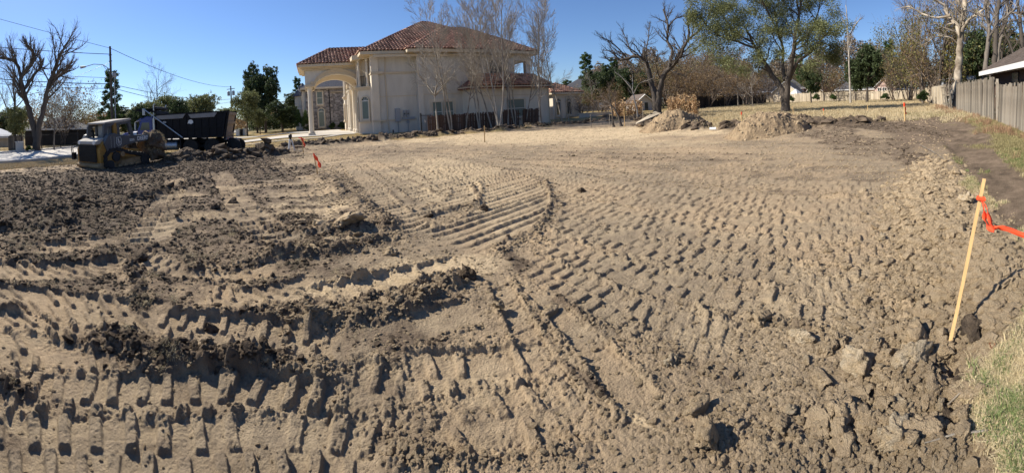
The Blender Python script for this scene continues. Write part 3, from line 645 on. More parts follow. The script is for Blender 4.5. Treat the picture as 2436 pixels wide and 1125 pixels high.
# --- single clods large enough to point at
clods_l = [clod_mesh(i+30, 4, 0.78, 0.55) for i in range(6)]; clods_g = [clod_mesh(i+50, 4, 0.8, 0.6) for i in range(3)]; clods_dk = [clod_mesh(i+70, 4, 0.8, 0.6) for i in range(3)]
for me in clods_l: me.materials.append(M_clod)
for me in clods_g: me.materials.append(M_clodg)
for me in clods_dk: me.materials.append(M_clodd)
def clod(px, py, wpx, me, label, hk=0.85, group=None, sink=0.36):
    p = gpt(px, py); R = math.hypot(p.x, p.y); s = (wpx if wpx < 45 else 45+(wpx-45)*.42)/F*math.hypot(R, EYE)*1.0
    o = link('dirt_clod', me, None, None, (p.x, p.y, p.z + s*hk*(0.5-sink)), RS.uniform(0, 6.28)); o.scale = (s, s*RS.uniform(.75, 1), s*hk)
    return tag(o, label, 'dirt clod', group)
for (a, b, w, me, lb) in [
    (1903, 800, 46, clods_g[0], 'pale crumbly clod standing alone left of two rounded clods'), (1998, 813, 40, clods_l[0], 'rounded tan clod, the rear of two touching ones'),
    (1970, 832, 42, clods_l[1], 'rounded tan clod, the front of two touching ones'), (1600, 868, 34, clods_g[1], 'grey angular clod casting a black shadow in the middle of the lot'),
    (1308, 745, 38, clods_l[2], 'pale tan clod lying on the smeared track'), (1188, 745, 26, clods_l[3], 'small clod left of the pale clod on the smeared track'),
    (1683, 1066, 62, clods_l[4], 'big angular tan clod near the bottom edge'), (1858, 1028, 36, clods_l[5], 'round tan clod at the bottom with a dark shadow on its right'),
    (1150, 499, 26, clods_dk[0], 'dark clod between the two curved ridges'), (1385, 455, 26, clods_dk[1], 'dark clod right of the outer curved ridge'), (1662, 985, 44, clods_l[2], 'flat grey tan slab of soil above the big angular clod'),
    (1115, 668, 46, clods_dk[0], 'dark overhanging clod at the end of the crumbly ridge'), (770, 545, 62, clods_l[1], 'large clod in the mud heap left of centre'), (835, 548, 46, clods_l[3], 'clod at the right of the mud heap left of centre'),
    (1020, 518, 22, clods_dk[2], 'small dark clod at the inner end of the curved ridge'), (330, 620, 40, clods_dk[2], 'dark mud lump below the ladder shaped track'), (500, 780, 38, clods_dk[1], 'dark mud lump in the torn turf'),
    (1810, 765, 40, clods_l[5], 'flat clod right of the short track marks'), (2050, 865, 105, clods_g[2], 'large knobbly pale clod left of the near stake'), (2180, 830, 95, clods_l[4], 'broad brown clod directly left of the foot of the near stake'),
    (2165, 890, 100, clods_g[0], 'long pale clod below the broad brown one'), (2010, 1000, 80, clods_l[0], 'big rounded clod at lower right, left of the upright slab'), (1955, 1000, 62, clods_l[3], 'rounded clod left of the big rounded one at lower right'),
    (2130, 1080, 90, clods_g[1], 'pale block of clay at the bottom edge'), (2195, 1060, 70, clods_l[2], 'upright slab of soil beside the pale block of clay'), (2250, 1010, 90, clods_dk[1], 'big dark slab of soil at the grass edge'),
    (2312, 836, 44, clods_dk[2], 'lump right of the foot of the near stake, darkened for the shadow there'), (2290, 960, 60, clods_l[5], 'crumbling clod at the edge of the grass below the stake'), (2270, 415, 30, clods_l[1], 'pale clod at the edge of the dark strip'), (2300, 480, 34, clods_g[2], 'pale clod left of the ribbon'),  # dark clod at the stake's foot: shadow put in as soil colour
    (1925, 288, 26, clods_dk[0], 'dark lump on the golden grass behind the spoil')]:
    clod(a, b, w, me, lb)
k = 0
while k < 150:
    a = RS.uniform(1850, 2330); b = RS.uniform(560, 1110)
    if RS.random() > math.exp(-((a-(2150+0.0*(b-800)))/130.0)**2)*(0.4 + (b-560)/700.0): continue
    w = 10 + 34*RS.random()**2*(0.5+(b-560)/550.0)
    pale = RS.random() >= .75
    lb = ('%s %s clod %s' % ('large' if w > 30 else 'mid-sized' if w > 18 else 'small', 'pale crumbly' if pale else 'tan', 'left of the upper half of the near stake' if b < 700 else 'left of the lower half of the near stake' if b < 850 else 'below the foot of the near stake, beside the grass' if a > 2150 else 'near the bottom edge, well left of the grass'))
    clod(a, b, w, clods_g[k % 3] if pale else clods_l[k % 6], lb, RS.uniform(.6, .9), 'clods heaped along the right edge of the lot'); k += 1
for k in range(60):
    a = RS.uniform(1250, 1950); b = RS.uniform(820, 1112); w = 8+14*RS.random()**2
    clod(a, b, w, clods_l[k % 6], ('tan clod near the bottom edge, %s of the big angular clod' % ('left' if a < 1650 else 'right')) + (', larger' if w > 14 else ''), RS.uniform(.6, .8), 'small clods scattered over the near ground')
for k in range(70):
    t = RS.random(); a, b = [(680+440*t, 790-110*t+RS.uniform(-22, 16)), (RS.uniform(150, 700), RS.uniform(800, 880)), (RS.uniform(600, 940), RS.uniform(530, 620)), (RS.uniform(0, 560), RS.uniform(440, 560))][k % 4]
    mud = k % 4 in (1, 3)
    clod(a, b, 10+20*RS.random(), (clods_dk if mud else clods_l)[k % 3], ['brown clod in the crumbly ridge left of centre', 'dark mud clod in the torn turf ridge at lower left', 'brown clod in the mud heap left of centre', 'dark mud clod in the churned ground below the loader'][k % 4], .8, 'dark clods churned up on the left' if mud else 'clods along the crumbly ridge')
# ================================================================== MANSION AND OTHER BUILDINGS (all square to the lot axes)
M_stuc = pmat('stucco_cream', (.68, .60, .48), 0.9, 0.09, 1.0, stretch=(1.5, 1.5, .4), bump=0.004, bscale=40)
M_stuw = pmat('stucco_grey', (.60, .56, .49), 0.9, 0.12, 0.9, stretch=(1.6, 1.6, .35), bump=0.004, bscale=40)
M_trim = pmat('trim_tan', (.60, .50, .36), 0.85, 0.06, 1.5)
M_sof = pmat('soffit_tan', (.50, .40, .27), 0.85, 0.05, 1.5)
M_tile = pmat('roof_tile_red', (.56, .32, .205), 0.8, 0.12, 1.2, island=0.45, col2=(.42, .22, .15))
M_tilb = pmat('roof_ridge_tile', (.20, .09, .07), 0.8, 0.2, 3)
M_glass = pmat('window_glass', (.03, .045, .05), 0.08, 0.1, 1, spec=0.8)
M_curt = pmat('window_curtain', (.13, .17, .145), 0.35, 0.1, 6, spec=0.6, stretch=(9, 9, 0.2))
M_fram = pmat('window_frame_white', (.62, .60, .54), 0.6, 0.04, 2)
M_iron = pmat('black_iron', (.018, .018, .02), 0.5, 0.1, 3)
M_grey = pmat('grey_metal', (.30, .31, .33), 0.5, 0.06, 3, metal=0.2)
M_conc = pmat('concrete', (.50, .46, .40), 0.9, 0.1, 1.2, bump=0.003, bscale=60)
M_shin = pmat('grey_shingle', (.11, .11, .12), 0.9, 0.25, 4, bump=0.01, bscale=20)

def tiles(face, per, name, mat, parent, tw=0.36, tl=0.46):
    """barrel tiles over a sloping face: corners in order, the first two run along the eave"""
    P = [Vector(p) for p in face]; ex = (P[1]-P[0]).normalized(); nrm = ex.cross(P[-1]-P[0]).normalized()
    if nrm.z < 0: nrm = -nrm
    ey = nrm.cross(ex)
    if ey.z < 0: ey = -ey
    q2 = [((p-P[0]).dot(ex), (p-P[0]).dot(ey)) for p in P]; xs = [a for a, b in q2]; ys = [b for a, b in q2]
    nx = int((max(xs)-min(xs))/tw)+2; ny = int(max(ys)/tl)+2; V = []; Fc = []
    for j in range(ny):
        cy = (j+0.5)*tl
        cr = []
        for k in range(len(q2)):
            (xa, ya), (xb, yb) = q2[k], q2[(k+1) % len(q2)]
            if (ya > cy) != (yb > cy): cr.append(xa + (xb-xa)*(cy-ya)/(yb-ya))
        if len(cr) < 2: continue
        lo, hi = min(cr)-0.05, max(cr)+0.05
        for i in range(nx):
            cx = min(xs) + (i+0.5)*tw
            if cx < lo or cx > hi: continue
            n0 = len(V); jx = RS.uniform(-.012, .012)
            for (yy, lift, sc) in ((j*tl-0.04, 0.10, 1.0), (j*tl+tl, 0.012, 0.9)):
                for (dx, dz) in ((-0.5, -0.01), (-0.3, 0.09), (0.0, 0.13), (0.3, 0.09), (0.5, -0.01)):
                    V.append(P[0] + ex*(cx+jx+dx*tw*sc) + ey*yy + nrm*(dz+lift))
            for k in range(4): Fc.append((n0+k, n0+k+1, n0+6+k, n0+5+k))
            n1 = len(V); V += [V[n0+k]-nrm*0.05 for k in (0, 1, 2, 3, 4)]
            for k in range(4): Fc.append((n0+k, n1+k, n1+k+1, n0+k+1))
    o = link(name, np_mesh(name, [tuple(v) for v in V], Fc, True), mat, parent); tag(o, kind='stuff'); return o
def ridge_tiles(pts, parent, r=0.13):
    b = MB()
    for a, c in zip(pts[:-1], pts[1:]):
        a = Vector(a); c = Vector(c); n = max(1, int((c-a).length/0.42))
        for k in range(n):
            p = a.lerp(c, k/n); q_ = a.lerp(c, (k+1.06)/n); b.tube([p+Vector((0, 0, .07)), q_+Vector((0, 0, .04))], [r*1.12, r*0.92], 7)
    return b.build('ridge_cap', M_tilb, parent, smooth=False)
def hip(parent, a0, a1, b0, b1, z, slope, tile_sides, mat_tile=None, name='roof', run=None, fas=0.28, tilew=0.36):
    """hip roof over a rectangle with a fascia and soffit; tile_sides: which slopes get tiles"""
    w = min(a1-a0, b1-b0)/2; h = w*slope; mt = mat_tile or M_tile
    if a1-a0 >= b1-b0: A = (a0+w, (b0+b1)/2, z+h); B = (a1-w, (b0+b1)/2, z+h)
    else: A = ((a0+a1)/2, b0+w, z+h); B = ((a0+a1)/2, b1-w, z+h)
    c = [(a0, b0, z), (a1, b0, z), (a1, b1, z), (a0, b1, z)]
    if a1-a0 >= b1-b0: F_ = {'s': (c[0], c[1], B, A), 'e': (c[1], c[2], B), 'n': (c[2], c[3], A, B), 'w': (c[3], c[0], A)}
    else: F_ = {'s': (c[0], c[1], A), 'e': (c[1], c[2], B, A), 'n': (c[2], c[3], B), 'w': (c[3], c[0], A, B)}
    b = MB()
    for f in F_.values(): b.add(f, [tuple(range(len(f)))])
    b.add([(p[0], p[1], z-0.01) for p in c], [(3, 2, 1, 0)])
    me = b.mesh('roof'); r = link(name, me, M_tilb if mat_tile is None else mat_tile, parent)
    s = MB(); t = 0.07
    for (x0, x1, y0, y1) in ((a0, a1, b0, b0+t), (a0, a1, b1-t, b1), (a0, a0+t, b0+t, b1-t), (a1-t, a1, b0+t, b1-t)): s.box(x0, x1, y0, y1, z-fas, z+0.02)
    s.box(a0+t, a1-t, b0+t, b1-t, z-fas, z-fas+0.05)
    s.build('fascia', M_trim, parent)
    if mat_tile is None:
        for k in tile_sides: tiles(F_[k], None, 'roof_tiles', mt, r, tilew)
    rt = ridge_tiles([A, B] if (Vector(A)-Vector(B)).length > .3 else [A, (A[0]+.05, A[1], A[2])], r)
    for k, P in enumerate(c):
        e = A if (k in (0, 3) if a1-a0 >= b1-b0 else k in (0, 1)) else B
        if mat_tile is None and not (k == 2): ridge_tiles([P, e], r)
    return r
def arch_window(parent, w, h, loc, ang, arched=True, curtain=True, fw=0.12, name='window', mull=True):
    """window facing local -y, placed at loc (bottom centre), turned by ang"""
    b = MB(); n = 12; rise = w/2 if arched else 0; hs = h-rise
    def outline(e):
        hw = w/2+e; pts = [(-hw, -e), (hw, -e)]
        if arched: pts += [(hw*math.cos(t), hs+(rise+e)*math.sin(t)) for t in [math.pi*k/n for k in range(n+1)]]
        else: pts += [(hw, h+e), (-hw, h+e)]
        return pts
    o_, i_ = outline(fw), outline(0.0); m_ = len(o_)
    vs = [(x, -0.09, z) for x, z in o_] + [(x, -0.09, z) for x, z in i_] + [(x, 0.0, z) for x, z in o_] + [(x, 0.0, z) for x, z in i_]
    fs = []
    for k in range(m_):
        j = (k+1) % m_; fs += [(k, j, m_+j, m_+k), (k, 2*m_+k, 2*m_+j, j), (m_+k, m_+j, 3*m_+j, 3*m_+k)]
    b.add(vs, fs); root = b.build(name, M_trim, parent, loc, ang)
    g = MB(); g.add([(x, -0.02, z) for x, z in i_], [tuple(range(m_))]); g.build('pane', M_curt if curtain else M_glass, root)
    f = MB(); t = 0.035
    f.box(-w/2, w/2, -0.06, -0.025, hs-0.05, hs+0.05) if arched else f.box(-w/2, w/2, -0.06, -0.025, h*0.5-t, h*0.5+t)
    f.box(-w/2, -w/2+0.06, -0.06, -0.025, 0, hs); f.box(w/2-0.06, w/2, -0.06, -0.025, 0, hs); f.box(-w/2+.06, w/2-.06, -0.06, -0.025, 0, 0.07)
    if arched:
        for a_ in (45, 90, 135): f.tube([(0, -0.045, hs), (math.cos(rad(a_))*w/2, -0.045, hs+math.sin(rad(a_))*w/2)], 0.02, 4)
    f.build('frame', M_fram, root)
    if arched:
        g2 = MB(); g2.add([(w/2*.97*math.cos(t_), -0.026, hs+.05+(rise-.05)*.97*math.sin(t_)) for t_ in [math.pi*k/n for k in range(n+1)]], [tuple(range(n+1))]); g2.build('fanlight', M_glass, root)
    MB().box(-w/2-0.2, w/2+0.2, -0.16, 0.0, -0.24, -0.13).build('sill', M_trim, root)
    return root
def box_part(name, mat, parent, *a, bevel=0): return MB().box(*a).build(name, mat, parent, bevel=bevel)
ZB = -0.25
hs = thing('stucco_mansion', 'two storey cream stucco mansion with red barrel tile hip roof and arched drive-through porch', 'house', (0, 0, 0), AX)
# side block walls (facing us in the shade)
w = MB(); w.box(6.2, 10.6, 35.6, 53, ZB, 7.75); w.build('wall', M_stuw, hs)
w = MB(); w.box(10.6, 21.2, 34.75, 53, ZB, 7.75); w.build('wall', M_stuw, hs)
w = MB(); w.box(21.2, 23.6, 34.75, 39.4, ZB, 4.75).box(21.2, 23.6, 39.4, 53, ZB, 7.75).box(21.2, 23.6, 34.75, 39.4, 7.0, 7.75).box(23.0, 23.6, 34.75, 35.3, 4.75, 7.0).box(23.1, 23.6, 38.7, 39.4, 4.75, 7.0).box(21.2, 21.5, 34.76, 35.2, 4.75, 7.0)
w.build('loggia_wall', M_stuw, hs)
box_part('loggia_opening', M_glass, hs, 18.4, 20.2, 34.70, 34.74, 4.9, 7.0)
MB().box(18.1, 20.5, 34.6, 34.69, 4.72, 4.88).box(18.1, 18.38, 34.6, 34.69, 4.88, 7.0).box(20.22, 20.5, 34.6, 34.69, 4.88, 7.0).build('opening_trim', M_trim, hs)
# corner pier, pilasters, bands
MB().box(6.05, 6.75, 35.35, 36.25, ZB, 7.75).build('corner_pier', M_stuc, hs)
MB().box(5.98, 7.2, 35.28, 36.3, 5.75, 6.0).box(7.2, 10.5, 35.5, 35.6, 5.78, 5.97).build('cornice_band', M_trim, hs)
MB().box(5.98, 7.2, 35.28, 36.3, 1.15, 1.33).box(7.2, 10.4, 35.5, 35.6, 1.17, 1.31).build('dado_band', M_trim, hs)
MB().box(6.75, 10.6, 35.55, 35.6, 3.55, 3.60).box(10.6, 21.2, 34.70, 34.75, 3.55, 3.60).build('control_joint', M_trim, hs)
MB().box(10.45, 11.0, 34.6, 34.75, ZB, 7.4).build('pilaster', M_stuw, hs)
MB().box(6.2, 21.2, 34.55, 34.7, 7.28, 7.5).build('frieze', M_trim, hs)
MB().tube([(7.55, 35.52, 7.4), (7.45, 35.50, 6.0), (7.5, 35.5, 1.2), (7.6, 35.5, 0.0), (7.9, 35.3, -.15)], 0.05, 6).build('downspout', M_trim, hs)
# meters
mp = MB().box(9.55-1.3, 10.05-1.3, 35.36, 35.6, 1.05, 2.35).build('breaker_cabinet', M_grey, hs, bevel=.01)
MB().tube([(8.5, 35.45, 1.05), (8.5, 35.45, -0.2)], 0.04, 6).build('conduit', M_grey, mp)
for x_ in (9.05, 9.4):
    q_ = MB().box(x_, x_+0.27, 35.42, 35.6, 1.5, 2.15).build('meter_box', M_grey, hs, bevel=.01)
    MB().lathe([(.10, 0), (.10, .08), (.07, .12)], (x_+.135, 35.42, 1.78), 12, 'y').build('meter_dial', M_glass, q_)
MB().box(8.95, 10.2, 35.42, 35.6, 1.22, 1.45).tube([(9.5, 35.45, 1.2), (9.5, 35.45, -.1)], .03, 6).lathe([(.16, 0), (.16, .1)], (9.5, 35.48, 1.0), 12, 'y').build('wire_trough', M_grey, hs)
MB().box(7.85, 7.95, 35.2, 35.3, -.2, .3).build('pipe_stub', M_iron, hs)
# windows of the side block
for x_ in (12.35, 13.55):
    arch_window(hs, 1.0, 1.9, (x_, 34.715, 0.85), 0, arched=False, curtain=True, fw=0.05)
MB().box(11.55, 14.35, 34.72, 34.752, 0.5, 3.1).build('window_surround', M_stuc, hs)
# main roofs
hip(hs, 5.0, 24.4, 34.0+.9, 53.5, 7.9, 0.56, 'swe')
hip(hs, 9.4, 24.42, 34.0, 46.0, 7.92, 0.585, 'swe', name='roof')
# front (street side, sunlit): wall face and two bay towers with balconies
def bay(b0, ztop, sz=1.0, mirror=False):
    f = 1
    pts = [(6.2, b0), (5.0, b0+0.95), (5.0, b0+2.2), (6.2, b0+3.15)]
    base = MB().prism([(6.19, b0-.02)]+pts[1:3]+[(6.19, b0+3.17)], 'z', ZB, 4.35).build('bay_tower', M_stuc, hs)
    for (z0, z1, e) in ((4.35, 4.5, .08), (4.5, 4.62, .16), (4.62, 4.72, .22), (1.15, 1.3, .06), (ZB, 0.0, .05)):
        MB().prism([(6.19, b0-e), (5.0-e, b0+.95-e*.5), (5.0-e, b0+2.2+e*.5), (6.19, b0+3.15+e)], 'z', z0, z1).build('bay_moulding', M_trim, base)
    d = Vector((pts[1][0]-pts[0][0], pts[1][1]-pts[0][1], 0)); an = math.atan2(d.y, d.x)+math.pi; L_ = d.length
    mid = Vector((pts[0][0], pts[0][1], 0)) + d*0.52; out = Vector((-.62, -.785, 0))*0.03
    arch_window(base, 0.78, 2.25, (mid.x+out.x, mid.y+out.y, 1.42), an)
    arch_window(base, 0.8, 2.25, (4.97, b0+1.575, 1.42), -math.pi/2)
    # columns and railing of the balcony
    for k, (x_, y_) in enumerate([(5.85, b0+.22), (5.12, b0+.98), (5.12, b0+2.15), (5.9, b0+3.0)]):
        MB().lathe([(.19, 4.72), (.19, 4.9), (.14, 4.95), (.125, 7.2), (.18, 7.3), (.18, 7.45)], (x_, y_, 0), 12).build('balcony_column', M_stuc, base, smooth=False)
    r_ = MB()
    for (p, q_) in (((5.85, b0+.22), (5.12, b0+.98)), ((5.12, b0+.98), (5.12, b0+2.15))):
        p = Vector((*p, 0)); q_ = Vector((*q_, 0)); n = 8
        r_.tube([p+Vector((0, 0, 5.75)), q_+Vector((0, 0, 5.75))], 0.03, 4)
        for k in range(n+1):
            a_ = p.lerp(q_, k/n); r_.tube([a_+Vector((0, 0, 4.72)), a_+Vector((0.03*(-1)**k, 0, 5.2)), a_+Vector((0, 0, 5.75))], 0.02, 4)
    r_.build('balcony_railing', M_iron, base)
    MB().prism([(6.19, b0+.05), (5.4, b0+1.0), (5.4, b0+2.1), (6.19, b0+3.1)], 'z', 4.73, 7.4).build('balcony_recess', M_sof, base)
    MB().prism([(6.25, b0-.45), (4.45, b0+.72), (4.45, b0+2.45), (6.25, b0+3.6)], 'z', 7.45, 7.88).build('eave_cornice', M_trim, base)
bay(36.3, 7.9); bay(51.6, 7.9)
w = MB().box(6.0, 6.19, 54.8, 57, ZB, 7.6).box(6.05, 6.2, 39.5, 51.6, ZB, 7.7).build('front_wall', M_stuc, hs)
MB().box(5.98, 6.04, 44.2, 46.6, 0, 4.6).build('entrance_door', M_glass, hs)
for y_ in (41.5, 43.6, 47.6, 49.5): MB().lathe([(.36, ZB), (.36, .3), (.27, .4), (.25, 4.9), (.34, 5.1), (.34, 5.3)], (5.3, y_, 0), 14).build('entrance_column', M_stuc, hs, smooth=False)
MB().box(4.6, 6.0, 40.5, 50.5, ZB-.1, 0.0).box(4.2, 4.6, 40.5, 50.5, ZB-.1, -.12).build('entrance_step', M_conc, hs)
# arched drive-through porch
pc = MB(); n = 22; a0, a1 = 0.62, 5.4; zs, zc = 5.15, 6.35
def archz(x, zs_, zc_): t = (x-a0)/(a1-a0)*2-1; return zs_ + (zc_-zs_)*(1-t*t)**0.62
for (y0, y1) in ((39.1, 39.75), (44.2, 44.85)):
    top = [(-.35, 7.15), (6.05, 7.15)]; bot = [(6.05, zs), (a1, zs)] + [(a1+(a0-a1)*k/n, archz(a1+(a0-a1)*k/n, zs, zc)) for k in range(1, n)] + [(a0, zs), (-.35, zs)]
    poly = [(6.05, 7.15)] + bot + [(-.35, 7.15)]
    V_ = []; F_ = []
    xs_ = [-.35, a0] + [a0+(a1-a0)*k/n for k in range(1, n)] + [a1, 6.05]
    for x_ in xs_:
        zl = zs if (x_ <= a0 or x_ >= a1) else archz(x_, zs, zc)
        V_ += [(x_, y0, zl), (x_, y0, 7.15), (x_, y1, zl), (x_, y1, 7.15)]
    for k in range(len(xs_)-1):
        i = 4*k; j = i+4; F_ += [(i, j, j+1, i+1), (i+2, i+3, j+3, j+2), (i, i+2, j+2, j), (i+1, j+1, j+3, i+3)]
    F_ += [(0, 1, 3, 2), (4*len(xs_)-4, 4*len(xs_)-2, 4*len(xs_)-1, 4*len(xs_)-3)]
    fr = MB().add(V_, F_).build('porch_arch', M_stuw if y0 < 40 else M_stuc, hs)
    # arch moulding, two steps
    for (o_, e, t_) in ((0.02, 0.30, .10), (0.30, 0.42, .17)):
        V_ = []; F_ = []
        xs2 = [a0-e*1.0] + [a0+(a1-a0)*k/n for k in range(0, n+1)] + [a1+e]
        for x_ in xs2:
            xc = min(max(x_, a0), a1); zl = archz(xc, zs, zc); V_ += [(x_, y0-t_, zl+o_), (x_, y0-t_, zl+e+.12), (x_, y0-0.002, zl+o_), (x_, y0-0.002, zl+e+.12)]
        for k in range(len(xs2)-1):
            i = 4*k; j = i+4; F_ += [(i, j, j+1, i+1), (i, i+2, j+2, j), (i+1, j+1, j+3, i+3)]
        MB().add(V_, F_).build('arch_moulding', M_trim, fr)
    MB().box(-.42, a0+.05, y0-.14, y1+.1, zs-.02, zs+.22).build('impost', M_trim, fr)
V_ = []; F_ = []
for k in range(n+1):                                           # barrel vault between the two arches
    x_ = a0+(a1-a0)*k/n; z_ = archz(x_, zs, zc)+.02; V_ += [(x_, 39.75, z_), (x_, 44.2, z_), (x_, 39.75, z_+.1), (x_, 44.2, z_+.1)]
for k in range(n): F_ += [(4*k, 4*k+1, 4*k+5, 4*k+4), (4*k+2, 4*k+6, 4*k+7, 4*k+3)]
MB().add(V_, F_).build('porch_vault', M_sof, hs)
MB().box(-.35, -.02, 39.75, 44.2, 5.5, 7.15).build('porch_side_beam', M_stuc, hs)
for (x_, y_) in ((0.12, 39.45), (0.12, 44.5)):
    c_ = MB().lathe([(.30, 0.25), (.34, .32), (.27, .42), (.255, 2.6), (.235, 4.85), (.27, 4.9), (.30, 5.0), (.34, 5.08), (.34, 5.14)], (x_, y_, 0), 20).build('porch_column', M_stuc, hs, smooth=False)
    MB().box(x_-.42, x_+.42, y_-.42, y_+.42, ZB, .12).box(x_-.36, x_+.36, y_-.36, y_+.36, .12, .25).build('column_plinth', M_stuc, c_)
hip(hs, -1.05, 12.4, 38.4, 45.5, 7.4, 0.6, 'sw', fas=0.25)
MB().box(-.75, 6.1, 38.7, 39.05, 7.0, 7.16).box(-.75, -.40, 39.05, 45.2, 7.0, 7.16).box(-.6, 6.1, 38.85, 39.08, 6.86, 6.98).build('porch_cornice', M_trim, hs)
# one storey wing under the shade of the house
wg = MB().prism([(15.1, 34.74), (15.4, 33.5), (16.3, 32.9), (24.6, 32.9), (25.3, 33.8), (25.3, 40), (23.7, 40), (23.7, 34.74)], 'z', ZB, 3.95).build('wing_wall', M_stuc, hs)
arch_window(wg, 2.0, 1.8, (20.3, 32.86, 0.85), 0, arched=False, fw=.1)
MB().box(18.7, 21.9, 32.865, 32.902, 0.45, 2.85).build('window_surround', M_stuw, wg)
MB().box(16.3, 24.6, 32.84, 32.9, 3.1, 3.16).build('control_joint', M_trim, wg)
MB().tube([(24.5, 32.8, 3.8), (24.5, 32.8, -.2)], 0.05, 6).build('downspout', M_trim, wg)
P = [(14.6, 34.6), (15.0, 33.1), (16.1, 32.4), (24.8, 32.4), (25.9, 33.6), (26.0, 40.5)]
b = MB(); top = [(16.6, 34.73, 5.35), (16.9, 34.73, 5.45), (17.4, 34.73, 5.5), (23.6, 34.73, 5.5), (23.7, 34.9, 5.45), (23.9, 40.5, 5.3)]
b.add([(x, y, 4.1) for x, y in P]+top, [(k, k+1, k+7, k+6) for k in range(5)]+[(0, 5, 4, 3, 2, 1)])
b.add([(x, y, 3.85) for x, y in P]+[(x, y, 4.1) for x, y in P], [(k, k+1, k+7, k+6) for k in range(5)]+[(5, 4, 3, 2, 1, 0)])
wr = b.build('wing_roof', M_tilb, hs)
tiles([(16.1, 32.4, 4.1), (24.8, 32.4, 4.1), (23.6, 34.73, 5.5), (17.4, 34.73, 5.5)], None, 'roof_tiles', M_tile, wr)
tiles([(15.0, 33.1, 4.1), (16.1, 32.4, 4.1), (17.4, 34.73, 5.5), (16.9, 34.73, 5.45)], None, 'roof_tiles', M_tile, wr)
tiles([(24.8, 32.4, 4.1), (25.9, 33.6, 4.1), (23.7, 34.9, 5.45), (23.6, 34.73, 5.5)], None, 'roof_tiles', M_tile, wr)
MB().tube([(x, y, 4.02) for x, y in P], 0.07, 6).build('gutter', M_trim, wr)

ga = thing('garage_wing', 'low cream outbuilding with a small red hip roof right of the mansion', 'garage', uv(33, 42.5), AX)
MB().box(-2.4, 2.4, -2.4, 2.4, -.3, 3.5).build('wall', M_stuc, ga)
hip(ga, -2.9, 2.9, -2.9, 2.9, 3.6, 0.5, 'sw', fas=.22)
for x_ in (-1.55, 0.35): arch_window(ga, 0.85, 2.3, (x_, -2.43, 0.5), 0, curtain=False)
MB().box(-2.42, 2.42, -2.44, -2.41, 2.9, 3.05).build('frieze', M_trim, ga)

# stone house behind, seen through the arch
M_stone = pmat('grey_stone', (.30, .27, .25), 0.9, 0.3, 2.0, island=0.45)
sh = thing('stone_house', 'grey rubble stone house seen through the porch arch', 'house', (0, 0, 0), AX)
box_part('wall', pmat('mortar', (.42, .40, .38), .95, .1, 2), sh, -.6, 15, 62, 80, -.4, 6.9)
b = MB(); rr = random.Random(3); z = -.35
while z < 6.8:
    h_ = rr.uniform(.16, .34); x_ = -.55
    while x_ < 9.5:
        w_ = rr.uniform(.18, .5); d_ = rr.uniform(.03, .09); j = [rr.uniform(-.03, .03) for _ in range(8)]
        b.hexa([(x_+j[0], 61.98-d_, z+j[1]), (x_+w_-.03+j[2], 61.98-d_, z+j[3]), (x_+w_-.03, 62.0, z), (x_, 62.0, z), (x_+j[4], 61.98-d_, z+h_-.03+j[5]), (x_+w_-.03+j[6], 61.98-d_, z+h_-.03+j[7]), (x_+w_-.03, 62.0, z+h_-.03), (x_, 62.0, z+h_-.03)]); x_ += w_
    z += h_
o = b.build('stone_facing', M_stone, sh); tag(o, kind='stuff')
arch_window(sh, 0.95, 3.0, (1.9, 61.85, 0.5), 0, fw=.16); arch_window(sh, 0.95, 2.1, (1.75, 61.85, 4.2), 0, arched=False, fw=.16)
MB().tube([(3.35, 61.85, 6.8), (3.4, 61.85, -.2)], 0.07, 6).build('downspout', M_iron, sh)
MB().box(3.6, 10.0, 61.6, 61.9, 6.05, 6.2).build('string_course', M_sof, sh)
hip(sh, -1.4, 16, 61.2, 81, 7.0, 0.7, '', mat_tile=M_shin)
box_part('front_wall', M_stuc, sh, -1.2, -.62, 62.4, 79, -.3, 6.6)
tw = MB().lathe([(1.5, -.3), (1.5, 6.0)], (-1.1, 67, 0), 14).build('front_turret', M_stuc, sh)
MB().lathe([(1.9, 6.0), (1.8, 6.15), (.1, 8.4)], (-1.1, 67, 0), 14).build('turret_roof', M_shin, tw)
for (b_, z_, h_) in ((64.2, 3.9, 2.0), (64.2, .4, 2.6), (70.5, 3.9, 2), (70.5, .4, 2.6)): arch_window(sh, 1.1, h_, (-1.23, b_, z_), -math.pi/2, curtain=False)
MB().box(-2.0, -1.2, 63.4, 65, 3.6, 3.8).box(-2.0, -1.95, 63.4, 65, 3.8, 4.7).build('balcony', M_fram, sh)

# ------------------------------------------------------------------ roads, drive, kerbs
def sheet(name, pts, dz, mat, label, n=30, ab=True, thick=0.0):
    """a paved sheet that follows the terrain; pts: list of (a0,b0,a1,b1) cross edges"""
    V = []; Fq = []; m_ = 6
    P = []
    for (p, q_) in zip(pts[:-1], pts[1:]):
        for k in range(n):
            t = k/n; P.append([p[i]*(1-t)+q_[i]*t for i in range(4)])
    P.append(pts[-1])
    for r_ in P:
        for k in range(m_+1):
            t = k/m_; w_ = uv(r_[0]*(1-t)+r_[2]*t, r_[1]*(1-t)+r_[3]*t); V.append((w_.x, w_.y, gz(w_.x, w_.y)*0 + tz(w_.x, w_.y)+dz))
    for i in range(len(P)-1):
        for k in range(m_): a_ = i*(m_+1)+k; Fq.append((a_, a_+1, a_+m_+2, a_+m_+1))
    o = link(name, np_mesh(name, V, Fq), mat); return tag(o, label, kind='structure')
sheet('road', [(-24, -60, -16.4, -60), (-24, 90, -16.4, 90), (-24, 160, -16.4, 160)], 0.05, pmat('pale_road', (.52, .48, .42), .9, .08, .5, bump=.002, bscale=50), 'pale concrete street', 60)
